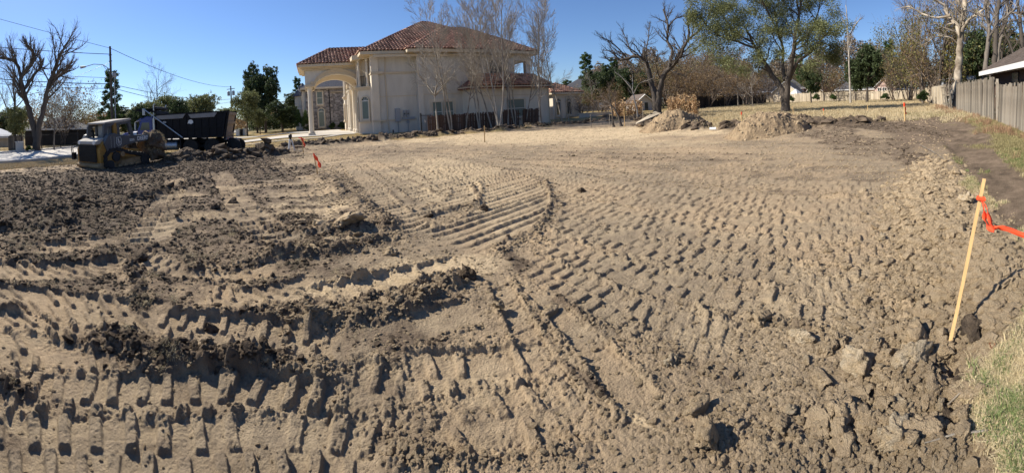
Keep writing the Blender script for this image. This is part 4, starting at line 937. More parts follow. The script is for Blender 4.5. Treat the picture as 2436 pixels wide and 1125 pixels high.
for (a_, nm) in ((-16.4, 'kerb'), (-24.15, 'kerb')):
    b = MB()
    for k in range(70):
        p = uv(a_, -60+k*3); q_ = uv(a_+.15, -60+k*3+3); x0 = uv(a_+.15, -60+k*3); x1 = uv(a_, -60+k*3+3); zz = tz(p.x, p.y); z2 = tz(x1.x, x1.y)
        if 3 < -60+k*3 < 6: continue
        b.hexa([(p.x, p.y, zz-.1), (x0.x, x0.y, zz-.1), (q_.x, q_.y, z2-.1), (x1.x, x1.y, z2-.1), (p.x, p.y, zz+.15), (x0.x, x0.y, zz+.15), (q_.x, q_.y, z2+.15), (x1.x, x1.y, z2+.15)])
    tag(b.build(nm, M_conc), 'concrete kerb', kind='structure')
sheet('driveway', [(-16.2, 33, -16.2, 37), (-9, 35, -9, 39.5), (-3, 36.2, -3, 44), (1.5, 37.3, 1.5, 48), (4.5, 37.6, 4.5, 50)], 0.055, M_conc, 'concrete driveway under the porch arch', 16)
sheet('driveway', [(-16.2, 50, -16.2, 53.5), (-4, 50, -4, 54), (4.2, 47, 4.2, 56)], 0.05, M_conc, 'far arm of the drive', 16)
sheet('path', [(-16.2, 29.2, -16.2, 29.75), (-4.5, 30.2, -4.5, 30.75), (1.0, 33.4, 1.0, 34.3), (3.2, 37.0, 2.6, 38.0)], 0.05, M_conc, 'narrow concrete walk across the lawn', 16)
sheet('pavement', [(-26.2, -60, -24.9, -60), (-26.2, 90, -24.9, 90)], 0.07, M_conc, 'pavement on the far side of the street', 60)
# ================================================================== MACHINES
def text_mesh(body, size, depth=0.004):
    c = bpy.data.curves.new('letters', 'FONT'); c.body = body; c.size = size; c.extrude = depth; c.align_x = 'CENTER'; c.align_y = 'CENTER'
    c.resolution_u = 3; c.offset = size*0.02
    o = bpy.data.objects.new('letters', c); COL.objects.link(o); dg = bpy.context.evaluated_depsgraph_get()
    me = bpy.data.meshes.new_from_object(o.evaluated_get(dg)); bpy.data.objects.remove(o); return me
def lettering(body, size, mat, parent, loc, rot, name='lettering'):
    o = link(name, text_mesh(body, size), mat, parent, loc); o.rotation_euler = rot; return o
M_blk = pmat('black_paint', (.008, .008, .010), .6, .3, 3, spec=.2)
M_dust = pmat('dusty_black', (.035, .033, .032), .8, .3, 4)
M_yel = pmat('loader_yellow', (.32, .17, .032), .55, .18, 2.2, col2=(.34, .20, .06))
M_ygd = pmat('dirty_yellow', (.28, .19, .10), .85, .25, 3)
M_lgr = pmat('loader_grey', (.085, .09, .095), .55, .15, 2.5)
M_dgl = pmat('dusty_top', (.36, .33, .29), .85, .2, 3)
M_rub = pmat('rubber', (.03, .028, .026), .95, .3, 5, bump=.01, bscale=20)
M_mudr = pmat('muddy_rubber', (.085, .07, .055), .95, .35, 4, bump=.02, bscale=12)
M_whi = pmat('white_paint', (.70, .70, .68), .6, .05, 3)
M_blu = pmat('truck_blue', (.006, .025, .19), .25, .08, 1.5, spec=.6)
M_chr = pmat('chrome', (.42, .42, .42), .35, .1, 3, metal=1.0)
M_alu = pmat('aluminium', (.36, .37, .39), .42, .12, 2, metal=.8)
M_tlg = pmat('tailgate_brown', (.24, .20, .175), .75, .15, 2)
M_rail = pmat('rail_grey', (.23, .22, .215), .6, .15, 2)
M_ambr = pmat('amber_lens', (.7, .2, .02), .3, .05, 3); M_redl = pmat('red_lens', (.45, .02, .02), .3, .05, 3)
M_orng = pmat('orange_ribbon', (.95, .09, .03), .5, .08, 8, spec=.4)
M_wood = pmat('lath_wood', (.60, .40, .18), .8, .15, 3, stretch=(20, 20, 1.2))

# --- compact track loader: x forward, y left, z up; its right side (y<0) and rear face the camera
p = gpt(262, 398)
sk = thing('track_loader', 'yellow and grey compact track loader seen from its rear corner, lifting a clump of mud', 'track loader', (0, 0, 0), 0)
sk_R = math.hypot(p.x, p.y); cpt = gat(272, 16.5); sk.location = (cpt.x, cpt.y, tz(cpt.x, cpt.y)-0.06); sk.rotation_euler = (0, rad(-2.5), rad(101))
b = MB(); b.prism([(-1.42, .42), (-1.40, 1.18), (-1.1, 1.24), (-.2, 1.26), (-.1, .9), (1.05, .72), (1.1, .28), (-1.25, .26)], 'y', -.52, .52); body = b.build('body', M_yel, sk, bevel=.02)
MB().prism([(-1.50, .20), (-1.52, .30), (-1.35, .40), (-.3, .40), (-.3, .16), (-1.3, .12)], 'y', -.80, .80).build('rear_bumper', M_ygd, sk, bevel=.02)
for s in (-1, 1):
    MB().prism([(-1.40, .40), (-1.42, .95), (-1.2, 1.25), (-.75, 1.25), (-.65, .85), (.5, .72), (.55, .45), (-.6, .30)], 'y', *sorted((s*.53, s*.80))).build('side_panel', M_yel, sk, bevel=.015)
g = MB().box(-1.47, -1.43, -.60, .60, .42, 1.14).build('rear_grille', M_dust, sk)
for k in range(11):
    MB().box(-1.50, -1.468, -.58, .58, .46+k*.06, .478+k*.06).build('louvre', M_blk if k else M_blk, g)
MB().prism([(-1.50, 1.15), (-1.46, 1.28), (-1.2, 1.36), (-.62, 1.42), (-.60, 1.26), (-1.40, 1.13)], 'y', -.66, .66).build('engine_hood', M_dgl, sk, bevel=.02)
for y_ in (-.52, .52): MB().lathe([(.085, -.03), (.08, .05)], (-1.47, y_, 1.22), 12, 'x').build('rear_lamp', M_whi, sk)
MB().tube([(-1.0, .12, 1.36), (-1.0, .12, 1.62), (-1.02, .12, 1.68), (-1.13, .12, 1.70)], [.055, .055, .055, .05], 8).build('exhaust_pipe', M_blk, sk)
# cab
for y_ in (-.50, .38): MB().box(-.62, -.50, y_, y_+.12, 1.25, 1.98).build('rear_post', M_lgr, sk)
for s in (-1, 1):
    q_ = MB()
    q_.prism([(-.98, 1.86), (-1.06, 1.24), (-.86, 1.24), (-.80, 1.80), (-.42, 1.90), (-.42, 1.99), (-.9, 1.97)], 'y', *sorted((s*.50, s*.60)))
    q_.build('cab_rear_frame', M_lgr, sk)
    MB().prism([(-.45, 1.25), (-.45, 1.97), (-.28, 1.97), (-.24, 1.25)], 'y', *sorted((s*.48, s*.58))).build('cab_side_post', M_yel, sk)
    q_ = MB(); q_.prism([(-.26, 1.25), (-.26, 2.0), (.52, 2.05), (.72, 1.2), (.62, 1.0), (.48, 1.3), (.38, 1.9), (-.12, 1.88), (-.10, 1.25)], 'y', *sorted((s*.50, s*.58))); q_.build('cab_side_frame', M_lgr, sk)
    MB().prism([(-.10, 1.26), (-.12, 1.86), (.36, 1.88), (.46, 1.3)], 'y', *sorted((s*.53, s*.535))).build('side_mesh', pmat('side_screen', (.05, .055, .06), .4, .1, 2), sk) if s > 0 else None
MB().prism([(-.95, 1.97), (-.92, 2.02), (-.2, 2.08), (.55, 2.12), (.60, 2.06), (.3, 2.0), (-.9, 1.93)], 'y', -.60, .60).build('cab_roof', M_dgl, sk, bevel=.01)
MB().box(-.56, -.53, -.36, .36, 1.36, 1.88).build('rear_window', pmat('dusty_glass', (.34, .35, .34), .3, .1, 4), sk)
st = MB().prism([(-.42, 1.25), (-.45, 1.75), (-.30, 1.8), (-.22, 1.32), (.1, 1.3), (.1, 1.2)], 'y', -.25, .25).build('seat', M_blk, sk)
for y_ in (-.45, .45): MB().tube([(.42, y_, 2.0), (.60, y_, 1.15)], .04, 6).build('front_post', M_lgr, sk)
MB().box(.66, .70, -.40, .40, .9, 1.3).build('front_shield', M_lgr, sk)
# lift arms
for s in (-1, 1):
    y0, y1 = sorted((s*.66, s*.88))
    arm = MB(); arm.prism([(-1.22, 1.18), (-.98, 1.50), (-.70, 1.56), (-.30, 1.42), (1.22, 1.36), (1.50, 1.22), (1.46, 1.08), (.5, 1.06), (-.2, .98), (-.72, .76), (-1.05, .78)], 'y', y0, y1)
    ar = arm.build('lift_arm', M_lgr, sk, bevel=.015)
    MB().prism([(1.40, 1.24), (1.62, 1.0), (1.66, .30), (1.50, .28), (1.44, .8), (1.28, 1.06)], 'y', y0+.02, y1-.02).build('arm_knee', M_lgr, sk, bevel=.01)
    MB().tube([(-.75, s*.62, .72), (.15, s*.62, .98)], .05, 8).tube([(.1, s*.62, .97), (.7, s*.62, 1.12)], .03, 8).build('lift_cylinder', M_chr, sk)
lettering('DEERE', .235, M_whi, sk, (.93, -.887, 1.215), (math.pi/2, 0, 0))
lettering('325G', .125, M_whi, sk, (.28, -.887, 1.19), (math.pi/2, 0, 0))
# leaping emblem on a rounded badge: outline frame and an angular figure
e = MB(); e.tube([(-.58, -.888, 1.36), (-.36, -.888, 1.36), (-.33, -.888, 1.30), (-.33, -.888, 1.10), (-.40, -.888, 1.03), (-.52, -.888, 1.03), (-.58, -.888, 1.10), (-.58, -.888, 1.36)], .010, 4)
e.tube([(-.53, -.888, 1.31), (-.47, -.888, 1.22), (-.52, -.888, 1.18)], .012, 4).tube([(-.47, -.888, 1.31), (-.46, -.888, 1.22), (-.40, -.888, 1.14), (-.38, -.888, 1.20)], .014, 4).tube([(-.46, -.888, 1.2), (-.51, -.888, 1.10)], .011, 4).tube([(-.41, -.888, 1.15), (-.42, -.888, 1.08)], .011, 4)
e.build('emblem', M_whi, sk)
MB().box(-.87, -.865, -.8845, -.881, .98, 1.44).box(-.70, -.695, -.8845, -.881, .84, 1.42).build('pinstripe', M_whi, sk)
# rubber tracks: raised rear drive sprocket, long ground run
def track_belt(s):
    y0, y1 = sorted((s*.56, s*.90)); cyc = [(-1.02, .36, .34), (-.62, .56, .30), (.92, .34, .24), (1.10, .26, .22), (-.9, .26, .24)]
    pts = [(-1.24, .26), (-1.24, .68), (-.98, .92), (-.58, .94), (.2, .70), (.98, .56), (1.26, .40), (1.22, .14), (1.0, .03), (-.85, .03), (-1.1, .10)]
    # resample
    P = []; m_ = len(pts)
    for i in range(m_):
        a_, c_ = Vector(pts[i]), Vector(pts[(i+1) % m_]); k = max(1, int((c_-a_).length/.085))
        P += [a_.lerp(c_, j/k) for j in range(k)]
    cen = Vector((0, .4)); V_ = []; F_ = []; n = len(P)
    for i, q_ in enumerate(P):
        t_ = (P[(i+1) % n]-P[i-1]).normalized(); nn = Vector((t_.y, -t_.x))
        if nn.dot(q_-cen) < 0: nn = -nn
        lug = .035 if i % 2 == 0 else 0.0; o2 = q_ + nn*lug; i2 = q_ - nn*.12
        V_ += [(o2.x, y0, o2.y), (o2.x, y1, o2.y), (i2.x, y0, i2.y), (i2.x, y1, i2.y)]
    for i in range(n):
        a_ = 4*i; c_ = 4*((i+1) % n); F_ += [(a_, a_+1, c_+1, c_), (a_+2, c_+2, c_+3, a_+3), (a_, c_, c_+2, a_+2), (a_+1, a_+3, c_+3, c_+1)]
    tr = MB().add(V_, F_).build('rubber_track', M_rub, sk)
    MB().prism([(-.62, .36), (-.5, .58), (.1, .54), (.86, .42), (1.0, .30), (.9, .12), (-.7, .12)], 'y', y0+.10, y1-.04).build('track_frame', M_ygd, tr, bevel=.02)
    for (x_, z_, r_) in ((-.62, .58, .20), (-.95, .27, .20), (-.45, .15, .10), (-.12, .15, .10), (.2, .15, .10), (.52, .15, .10), (.98, .30, .20)):
        MB().lathe([(r_, y0+.06), (r_, y1-.02), (r_*.5, y1-.01)] if s > 0 else [(r_*.5, y0+.01), (r_, y0+.02), (r_, y1-.06)], (x_, 0, z_), 14, 'y').build('track_wheel', M_dust if r_ > .15 else M_ygd, tr)
    MB().lathe([(.11, y0-.015), (.11, y1)], (-.30, 0, .66), 12, 'y').build('hub_cap', M_ygd, tr)
track_belt(-1); track_belt(1)
bk = MB().prism([(1.55, .95), (1.62, .98), (1.66, .42), (1.85, .30), (2.25, .36), (2.25, .32), (1.82, .22), (1.58, .34)], 'y', -.92, .92).build('bucket', M_dust, sk)
for s in (-.92, .88): MB().prism([(1.60, .95), (1.66, .42), (1.85, .26), (2.25, .34), (2.0, .7)], 'y', s, s+.04).build('bucket_side', M_dust, bk)
MB().tube([(-1.40, .60, 1.20), (-1.72, .66, 1.22), (-1.78, .70, 1.0), (-1.74, .70, .62), (-1.62, .66, .55)], .022, 5).tube([(-1.5, .6, 1.1), (-1.70, .72, 1.0), (-1.66, .72, .70)], .02, 5).box(-1.74, -1.60, .60, .78, .52, .82).build('hose_bracket', M_blk, sk)
# mud clump in the bucket and the straw in it
me = clod_mesh(91, 4, 1.0, .42)
mc = link('mud_clump', me, M_clodd, None); w_ = sk.matrix_basis
from mathutils import Euler
_mr = Matrix.Translation(sk.location) @ Euler(sk.rotation_euler).to_matrix().to_4x4()
mc.location = _mr @ Vector((1.80, -.75, .86)); mc.scale = (1.15, 1.15, 1.25); tag(mc, 'shaggy clump of mud and turf heaped on the bucket of the track loader', 'mud clump')
x = rng.normal(0, 1, (700, 3)); x /= np.linalg.norm(x, axis=1)[:, None]; x *= np.array([.52, .52, .6])
x = x + np.array(mc.location)
scatter('clump_straw', x, np.repeat(rng.uniform(.6, 1.6, 700)[:, None], 3, 1), rng.uniform(0, 6, (700, 3)), G_str, 'straw sticking out of the mud clump')

# --- dump truck: x forward, y left; its left side and tailgate face the camera
tr = thing('dump_truck', 'blue tandem dump truck with a black box and brown tailgate parked behind the spoil', 'dump truck', (0, 0, 0), 0)
tp = gat(426, 27.6); tr.location = (tp.x, tp.y, tz(tp.x, tp.y)-.05); tr.scale = (1.06, 1.06, 1.06); tr.rotation_euler = (0, 0, rad(211))
MB().box(-4.0, 3.9, -.45, .45, .72, .98).build('chassis', M_blk, tr)
bx = MB(); bx.prism([(-3.35, 1.12), (1.05, 1.12), (1.15, 2.62), (-3.62, 2.72)], 'y', -1.22, 1.22); box_ = bx.build('dump_box', M_blk, tr)
for s in (-1, 1):
    for k in range(9):
        x_ = -3.0+k*.5; MB().box(x_, x_+.07, *sorted((s*1.22, s*1.27)), 1.2, 2.55).build('side_rib', M_blk, box_)
    MB().box(-3.42, 1.1, *sorted((s*1.22, s*1.275)), 1.72, 1.80).build('side_rail', M_blk, box_)
    MB().box(-3.40, 1.08, *sorted((s*1.22, s*1.30)), 1.10, 1.22).build('side_sill', M_blk, box_)
    for (x0, x1) in ((-3.1, -1.15), (-.95, 1.12)):
        MB().prism([(x0, 2.70-.0), (x1, 2.66), (x1+(.1 if x1 > 0 else -.18), 2.40), (x0+.2, 2.42)], 'y', *sorted((s*1.225, s*1.31))).build('top_board', M_rail, box_)
    MB().box(-3.62, 1.18, *sorted((s*1.20, s*1.30)), 2.70, 2.78).build('top_rail', M_blk, box_)
MB().prism([(-3.42, 1.10), (-3.30, 1.10), (-3.55, 2.78), (-3.72, 2.78)], 'y', -1.32, 1.32).build('rear_frame', M_blk, box_)
tg = MB().prism([(-3.48, 1.0), (-3.42, 1.0), (-3.74, 2.70), (-3.82, 2.70)], 'y', -1.20, 1.20).build('tailgate', M_tlg, tr)
for (z_, x_) in ((2.02, -3.66), (1.25, -3.50), (2.60, -3.78)): MB().prism([(x_-.08, z_-.10), (x_+.06, z_-.13), (x_+.02, z_+.10), (x_-.12, z_+.07)], 'y', -1.19, 1.19).build('gate_rib', M_tlg, tg)
for y_ in (-1.24, 1.16): MB().prism([(-3.56, .95), (-3.44, .95), (-3.76, 2.80), (-3.90, 2.80)], 'y', y_, y_+.09).build('gate_post', M_blk, tg)
MB().box(-3.62, -3.50, -1.15, 1.15, .92, 1.08).build('rear_beam', M_rail, tr)
for y_ in (-.8, 0, .8): MB().lathe([(.06, -.03), (.05, 0.0)], (-3.63, y_, 1.0), 10, 'x').build('tail_light', M_redl, tr)
for y_ in (-1.12, .62): MB().box(-3.72, -3.69, y_, y_+.5, .22, .92).build('mud_flap', M_tlg if y_ < 0 else M_blk, tr)
# cab shield and tarp
MB().prism([(1.1, 2.62), (1.18, 3.02), (2.9, 3.12), (2.95, 3.06), (1.3, 2.9), (1.26, 2.6)], 'y', -1.15, 1.15).build('cab_shield', M_blk, tr)
MB().tube([(1.35, -1.1, 3.2), (1.35, 1.1, 3.2)], .13, 10).build('tarp_roll', M_dust, tr)
MB().box(1.2, 2.75, -1.12, 1.12, 3.12, 3.2).build('tarp_tray', M_blk, tr)
for s in (-1, 1):
    MB().tube([(2.05, s*1.36, 3.18), (1.6, s*1.38, 2.85), (-.75, s*1.40, 1.15)], [.035, .04, .045], 6).build('tarp_arm', M_alu, tr)
MB().box(1.95, 2.15, 1.2, 1.34, 2.75, 3.2).build('tarp_motor', M_alu, tr)
lettering('853', .16, M_whi, tr, (.55, 1.285, 2.2), (math.pi/2, 0, math.pi))
# white bird's head emblem
hd = [(-.34, 0), (-.30, .16), (-.18, .28), (0, .32), (.18, .26), (.28, .12), (.30, -.06), (.38, -.16), (.30, -.20), (.24, -.14), (.18, -.22), (.10, -.14), (.02, -.30), (-.06, -.18), (-.16, -.30), (-.22, -.14), (-.32, -.18)]
MB().prism([(x_*.55-1.28, z_*.5+2.15) for x_, z_ in hd], 'y', 1.275, 1.283).build('emblem', M_whi, tr)
# cab
cbp = MB(); cbp.prism([(1.42, .95), (1.42, 2.35), (1.55, 2.62), (2.0, 2.68), (2.45, 2.5), (2.62, 1.95), (2.72, 1.75), (2.72, .95)], 'y', -1.0, 1.0); cab = cbp.build('cab', M_blu, tr, bevel=.03)
for s in (-1, 1):
    d_ = MB().box(1.62, 2.55, *sorted((s*1.0, s*1.02)), 1.05, 2.35).build('door', M_blu, cab, bevel=.006)
    MB().prism([(1.78, 1.72), (1.80, 2.24), (2.34, 2.24), (2.52, 1.72)], 'y', *sorted((s*1.02, s*1.028))).build('door_window', M_glass, d_)
    MB().box(1.68, 1.84, *sorted((s*1.02, s*1.05)), 1.45, 1.50).build('door_handle', M_chr, d_)
    MB().tube([(2.62, s*1.05, 2.35), (2.72, s*1.32, 2.3), (2.72, s*1.32, 1.7), (2.62, s*1.05, 1.65)], .018, 5).box(2.68, 2.76, *sorted((s*1.22, s*1.40)), 1.75, 2.25).build('side_mirror', M_chr, cab)
lettering('SRM', .24, M_whi, cab, (2.08, 1.03, 1.36), (math.pi/2, 0, math.pi))
lettering('TRUCKING', .09, M_whi, cab, (2.08, 1.03, 1.18), (math.pi/2, 0, math.pi))
MB().prism([(2.56, 1.98), (2.64, 1.78), (2.66, 1.80), (2.50, 2.38), (2.44, 2.42)], 'y', -.92, .92).build('windscreen', M_glass, cab)
MB().prism([(2.42, 2.50), (2.78, 2.34), (2.80, 2.38), (2.45, 2.58)], 'y', -.98, .98).build('sun_visor', M_blu, cab)
hdm = MB().prism([(2.72, .95), (2.72, 1.72), (3.4, 1.66), (3.95, 1.55), (4.1, 1.35), (4.1, .85)], 'y', -.72, .72).build('hood', M_blu, tr, bevel=.05)
MB().box(4.1, 4.18, -.62, .62, .85, 1.5).build('radiator_grille', M_chr, tr)
MB().box(4.12, 4.34, -1.15, 1.15, .45, .75).build('front_bumper', M_chr, tr, bevel=.03)
for s in (-1, 1):
    MB().prism([(2.85, .95), (3.0, 1.22), (3.35, 1.38), (3.8, 1.36), (4.08, 1.15), (4.12, .85), (3.98, .85), (3.85, 1.1), (3.4, 1.18), (3.05, 1.02), (2.98, .9)], 'y', *sorted((s*.72, s*1.15))).build('front_fender', M_blu, tr, bevel=.02)
    MB().lathe([(.12, 0), (.13, .06), (.05, .12)], (4.02, s*.92, 1.2), 12, 'x').build('headlight', M_chr, tr)
    MB().tube([(1.40, s*1.08, .9), (1.40, s*1.08, 2.5)], .11, 10).tube([(1.40, s*1.08, 2.45), (1.40, s*1.08, 3.35), (1.32, s*1.08, 3.48)], .055, 8).build('exhaust_stack', M_chr, tr)
    MB().lathe([(.20, -.16), (.22, -.14), (.22, .14), (.20, .16)], (2.9, s*.95, 1.42), 12, 'x').build('air_cleaner', M_chr, tr)
    ft = MB().lathe([(.27, 0), (.31, .03), (.31, 1.37), (.27, 1.40)], (-.25, s*.92, .62), 20, 'x').build('fuel_tank', M_alu, tr, smooth=False)
    for x_ in (-.05, .95): MB().lathe([(.316, 0), (.316, .05)], (x_, s*.92, .62), 20, 'x').build('tank_strap', M_chr, ft)
    MB().prism([(-.55, 1.1), (-.45, 1.1), (-.45, .35), (-.55, .35)], 'y', *sorted((s*.62, s*1.2))).build('mud_guard', M_blk, tr)
def wheel(x_, s, y_=.98, R=.53, name='wheel', dual=False):
    y0, y1 = sorted((s*(y_+.14), s*(y_-(.44 if dual else .14)))); oy = y1 if s > 0 else y0; iy = y0 if s > 0 else y1; o_ = -1 if s > 0 else 1
    prof = [(R*.62, iy), (R*.95, iy), (R, iy-o_*.04), (R, oy+o_*.05), (R*.94, oy), (R*.64, oy-o_*0), (R*.6, oy+o_*.02)]
    w_ = MB().lathe(prof, (x_, 0, R-.02), 28, 'y').build(name, M_rub, tr, smooth=False)
    MB().lathe([(R*.60, oy+o_*.03), (R*.57, oy+o_*.02), (R*.54, oy+o_*.10), (R*.25, oy+o_*.10), (R*.22, oy+o_*.04), (R*.10, oy+o_*.03)], (x_, 0, R-.02), 20, 'y').build('rim', M_dust if x_ < 0 else M_rail, w_)
    b_ = MB()
    for k in range(10): b_.lathe([(.018, oy+o_*.10), (.015, oy+o_*.06)], (x_+R*.38*math.cos(k*.628), 0, R-.02+R*.38*math.sin(k*.628)), 5, 'y')
    tag(b_.build('wheel_nuts', M_dust, w_), kind='stuff')
for s in (-1, 1):
    wheel(3.42, s, y_=1.0)
    for x_ in (-1.15, -2.62): wheel(x_, s, dual=True)
MB().box(-2.9, -.9, -.5, .5, .45, .6).build('axle_group', M_dust, tr)
wheel(-4.0, 1, y_=.75, R=.48, name='tag_wheel'); wheel(-4.0, -1, y_=.75, R=.48, name='tag_wheel')
MB().prism([(-3.4, .85), (-3.4, 1.0), (-4.2, .9), (-4.2, .75)], 'y', -.35, .35).build('tag_axle_arm', M_tlg, tr)
# ================================================================== TREES
M_barkg = pmat('bark_grey', (.17, .145, .12), .95, .3, 3, bump=.02, bscale=12, stretch=(3, 3, .6))
M_barkd = pmat('bark_dark', (.085, .07, .058), .95, .3, 3, bump=.02, bscale=12, stretch=(3, 3, .6))
M_barkp = pmat('bark_pale', (.40, .36, .30), .9, .25, 2, col2=(.22, .19, .16))
M_barkm = pmat('bark_mottled', (.44, .375, .29), .9, .3, 2.6, col2=(.17, .135, .10), bump=.02, bscale=8)
M_twigb = pmat('twigs_brown', (.155, .12, .095), .95, .25, 2); M_twigg = pmat('twigs_grey', (.33, .285, .235), .95, .25, 2); M_twigd = pmat('twigs_dark', (.09, .075, .065), .95, .25, 2)
def leafmat(name, c, isl=.45):
    M = pmat(name, c, .6, .2, .6, island=isl, spec=.25); b = M.node_tree.nodes['Principled BSDF']
    t = M.node_tree; out = [n for n in t.nodes if n.type == 'OUTPUT_MATERIAL'][0]; tb = t.nodes.new('ShaderNodeBsdfTranslucent'); mx = t.nodes.new('ShaderNodeMixShader'); mx.inputs[0].default_value = .3
    t.links.new(b.inputs['Base Color'].links[0].from_socket, tb.inputs[0]); t.links.new(b.outputs[0], mx.inputs[1]); t.links.new(tb.outputs[0], mx.inputs[2]); t.links.new(mx.outputs[0], out.inputs[0]); return M
M_lg = leafmat('leaves_olive', (.165, .178, .075)); M_ldk = leafmat('leaves_dark', (.062, .085, .034)); M_lpn = leafmat('needles_green', (.065, .105, .030)); M_lbr = leafmat('leaves_brown', (.19, .125, .06)); M_lyo = leafmat('leaves_yellow_olive', (.17, .155, .05)); M_corn = leafmat('corn_leaves', (.50, .34, .19), .4)
class Tree:
    def __init__(s, seed): s.r = random.Random(seed); s.br = []; s.tips = []
    def branch(s, p, d, L, r0, lvl, mx, n=5, wander=.25, up=.1, kids=5, spread=.9, ratio=.62, r_end=.25, start=.25, nolimb=False):
        r = s.r; pts = [p.copy()]; rr = [r0]; d = d.normalized()
        for k in range(n):
            d = (d + Vector((r.gauss(0, 1), r.gauss(0, 1), r.gauss(0, 1)))*wander*.5 + Vector((0, 0, up))).normalized()
            pts.append(pts[-1] + d*(L/n)); rr.append(r0*(1-(1-r_end)*(k+1)/n))
        s.br.append((pts, rr, lvl)); s.kids(pts, rr, L, lvl, mx, n, wander, up, kids, spread, ratio, r_end, start)
        return pts
    def kids(s, pts, rr, L, lvl, mx, n, wander, up, kids, spread, ratio, r_end, start):
        r = s.r
        if lvl >= mx: s.tips.append(pts[-1]); s.tips.append(pts[len(pts)//2]); return
        for k in range(kids):
            t = start + (1-start)*(k+r.random())/kids; f = t*(len(pts)-1); i = min(int(f), len(pts)-2); q_ = pts[i].lerp(pts[i+1], f-i)
            ax = (pts[i+1]-pts[i]).normalized(); a = r.uniform(0, 6.28); o = ax.orthogonal(); o.rotate(Matrix.Rotation(a, 3, ax)); sp = spread*r.uniform(.6, 1.15)
            d = ax*math.cos(sp)+o*math.sin(sp); ra = rr[i]*(1-(f-i))+rr[min(i+1, len(rr)-1)]*(f-i)
            s.branch(q_, d, L*ratio*r.uniform(.6, 1.1)*(1.15-.5*t), ra*.58, lvl+1, mx, max(3, n-1), wander, up, max(2, kids-(1 if lvl else 0)), spread, ratio, r_end, .2)
        s.tips.append(pts[-1])
    def limb(s, pts, r0, r1, kids=6, mx=3, L=None, **kw):
        P = spline(pts, 4*len(pts)); n = len(P)
        for i_ in range(1, n-1): P[i_] = P[i_] + Vector((s.r.gauss(0, 1), s.r.gauss(0, 1), s.r.gauss(0, .6)))*(r0*.10); rr = [r0+(r1-r0)*k/(n-1) for k in range(n)]
        s.br.append((P, rr, 0)); Ln = L or sum((P[k+1]-P[k]).length for k in range(n-1))
        o = dict(wander=.35, up=.05, spread=.8, ratio=.5, r_end=.3, start=.4); o.update(kw)
        s.kids(P, [min(x, .06+x*.4) for x in rr], Ln, 1, mx, 5, o['wander'], o['up'], kids, o['spread'], o['ratio'], o['r_end'], o['start'])
    def meshes(s, rmin=.0065, trunk_r=.035):
        out = []
        for big in (True, False):
            V = []; Fc = []
            for pts, rr, lvl in s.br:
                if (rr[0] > trunk_r) != big: continue
                n = 8 if rr[0] > .12 else (5 if big else 3); base = len(V); m_ = len(pts)
                ref = Vector((.3, .5, .81)) if abs((pts[-1]-pts[0]).normalized().z) < .8 else Vector((1, .2, 0))
                for i, p in enumerate(pts):
                    d = (pts[min(i+1, m_-1)]-pts[max(i-1, 0)]); d.normalize(); a = d.cross(ref).normalized(); b = d.cross(a); q_ = max(rr[i], rmin)
                    if n == 8: q_ *= 1+.12*math.sin(i*2.3+p.x*3)
                    for k in range(n):
                        t = 6.28318*k/n; c_ = math.cos(t)*q_; s_ = math.sin(t)*q_; V.append((p.x+a.x*c_+b.x*s_, p.y+a.y*c_+b.y*s_, p.z+a.z*c_+b.z*s_))
                for i in range(m_-1):
                    for k in range(n): Fc.append((base+i*n+k, base+i*n+(k+1) % n, base+(i+1)*n+(k+1) % n, base+(i+1)*n+k))
            out.append(np_mesh('wood', V, Fc, True) if V else None)
        return out
def leaves(pts, n, spread, size, seed, squash=.8, shape=1.6):
    g = np.random.default_rng(seed); P = np.asarray(pts, float); k = g.integers(0, len(P), n); d = g.normal(0, 1, (n, 3)); d /= np.linalg.norm(d, axis=1)[:, None]
    c = P[k] + d*(g.uniform(0, 1, n)**.5*spread)[:, None]*np.array([1, 1, squash])
    a = g.normal(0, 1, (n, 3)); a /= np.linalg.norm(a, axis=1)[:, None]; b = np.cross(a, g.normal(0, 1, (n, 3))); b /= np.linalg.norm(b, axis=1)[:, None]
    s = size*g.uniform(.5, 1.1, n)[:, None]; A = a*s*shape*.5; B = b*s*.5
    V = np.stack([c-A, c+B*.9, c+A, c-B*.9], 1).reshape(-1, 3); i = np.arange(n)*4
    return np_mesh('foliage', V, np.stack([i, i+1, i+2, i+3], 1), False)
def blobpts(n, rx, rz, cz, seed, lumps=14, lr=.38):
    """points in uneven lumps over an ellipsoid crown"""
    g = random.Random(seed); L = []
    for _ in range(lumps):
        while True:
            p = Vector((g.uniform(-1, 1), g.uniform(-1, 1), g.uniform(-1, 1)))
            if .35 < p.length < 1: break
        L.append((p, g.uniform(.6, 1.15)))
    out = []
    for k in range(n):
        p, q_ = L[k % lumps]; d = Vector((g.gauss(0, 1), g.gauss(0, 1), g.gauss(0, 1))).normalized()*g.random()**.4*lr*q_; t = p*(1-lr*.6)+d
        out.append((t.x*rx, t.y*rx, cz+t.z*rz))
    return out
def tree_thing(name, label, cat, T=None, bark=None, twig=None, leaf=None, lmat=None, loc=(0, 0, 0), group=None, meshes=None):
    o = thing(name, label, cat, loc, 0, group)
    if T:
        a, b = meshes or T.meshes()
        if a: link('trunk', a, bark, o)
        if b: tag(link('branches', b, twig or bark, o), kind='stuff')
    if leaf: link('crown', leaf, lmat, o)
    return o
def place(proto, spots, labels, group, first=True):
    for i, (loc, rz, sc) in enumerate(spots):
        lb = labels[i] if isinstance(labels, (list, tuple)) else labels
        if i == 0 and first: o = proto; o.location = loc; o.rotation_euler = (0, 0, rz); o.scale = sc if hasattr(sc, '__len__') else (sc,)*3; o['label'] = lb; o['group'] = group
        else: dup(proto, loc, rz, sc, lb, group)
V3 = Vector
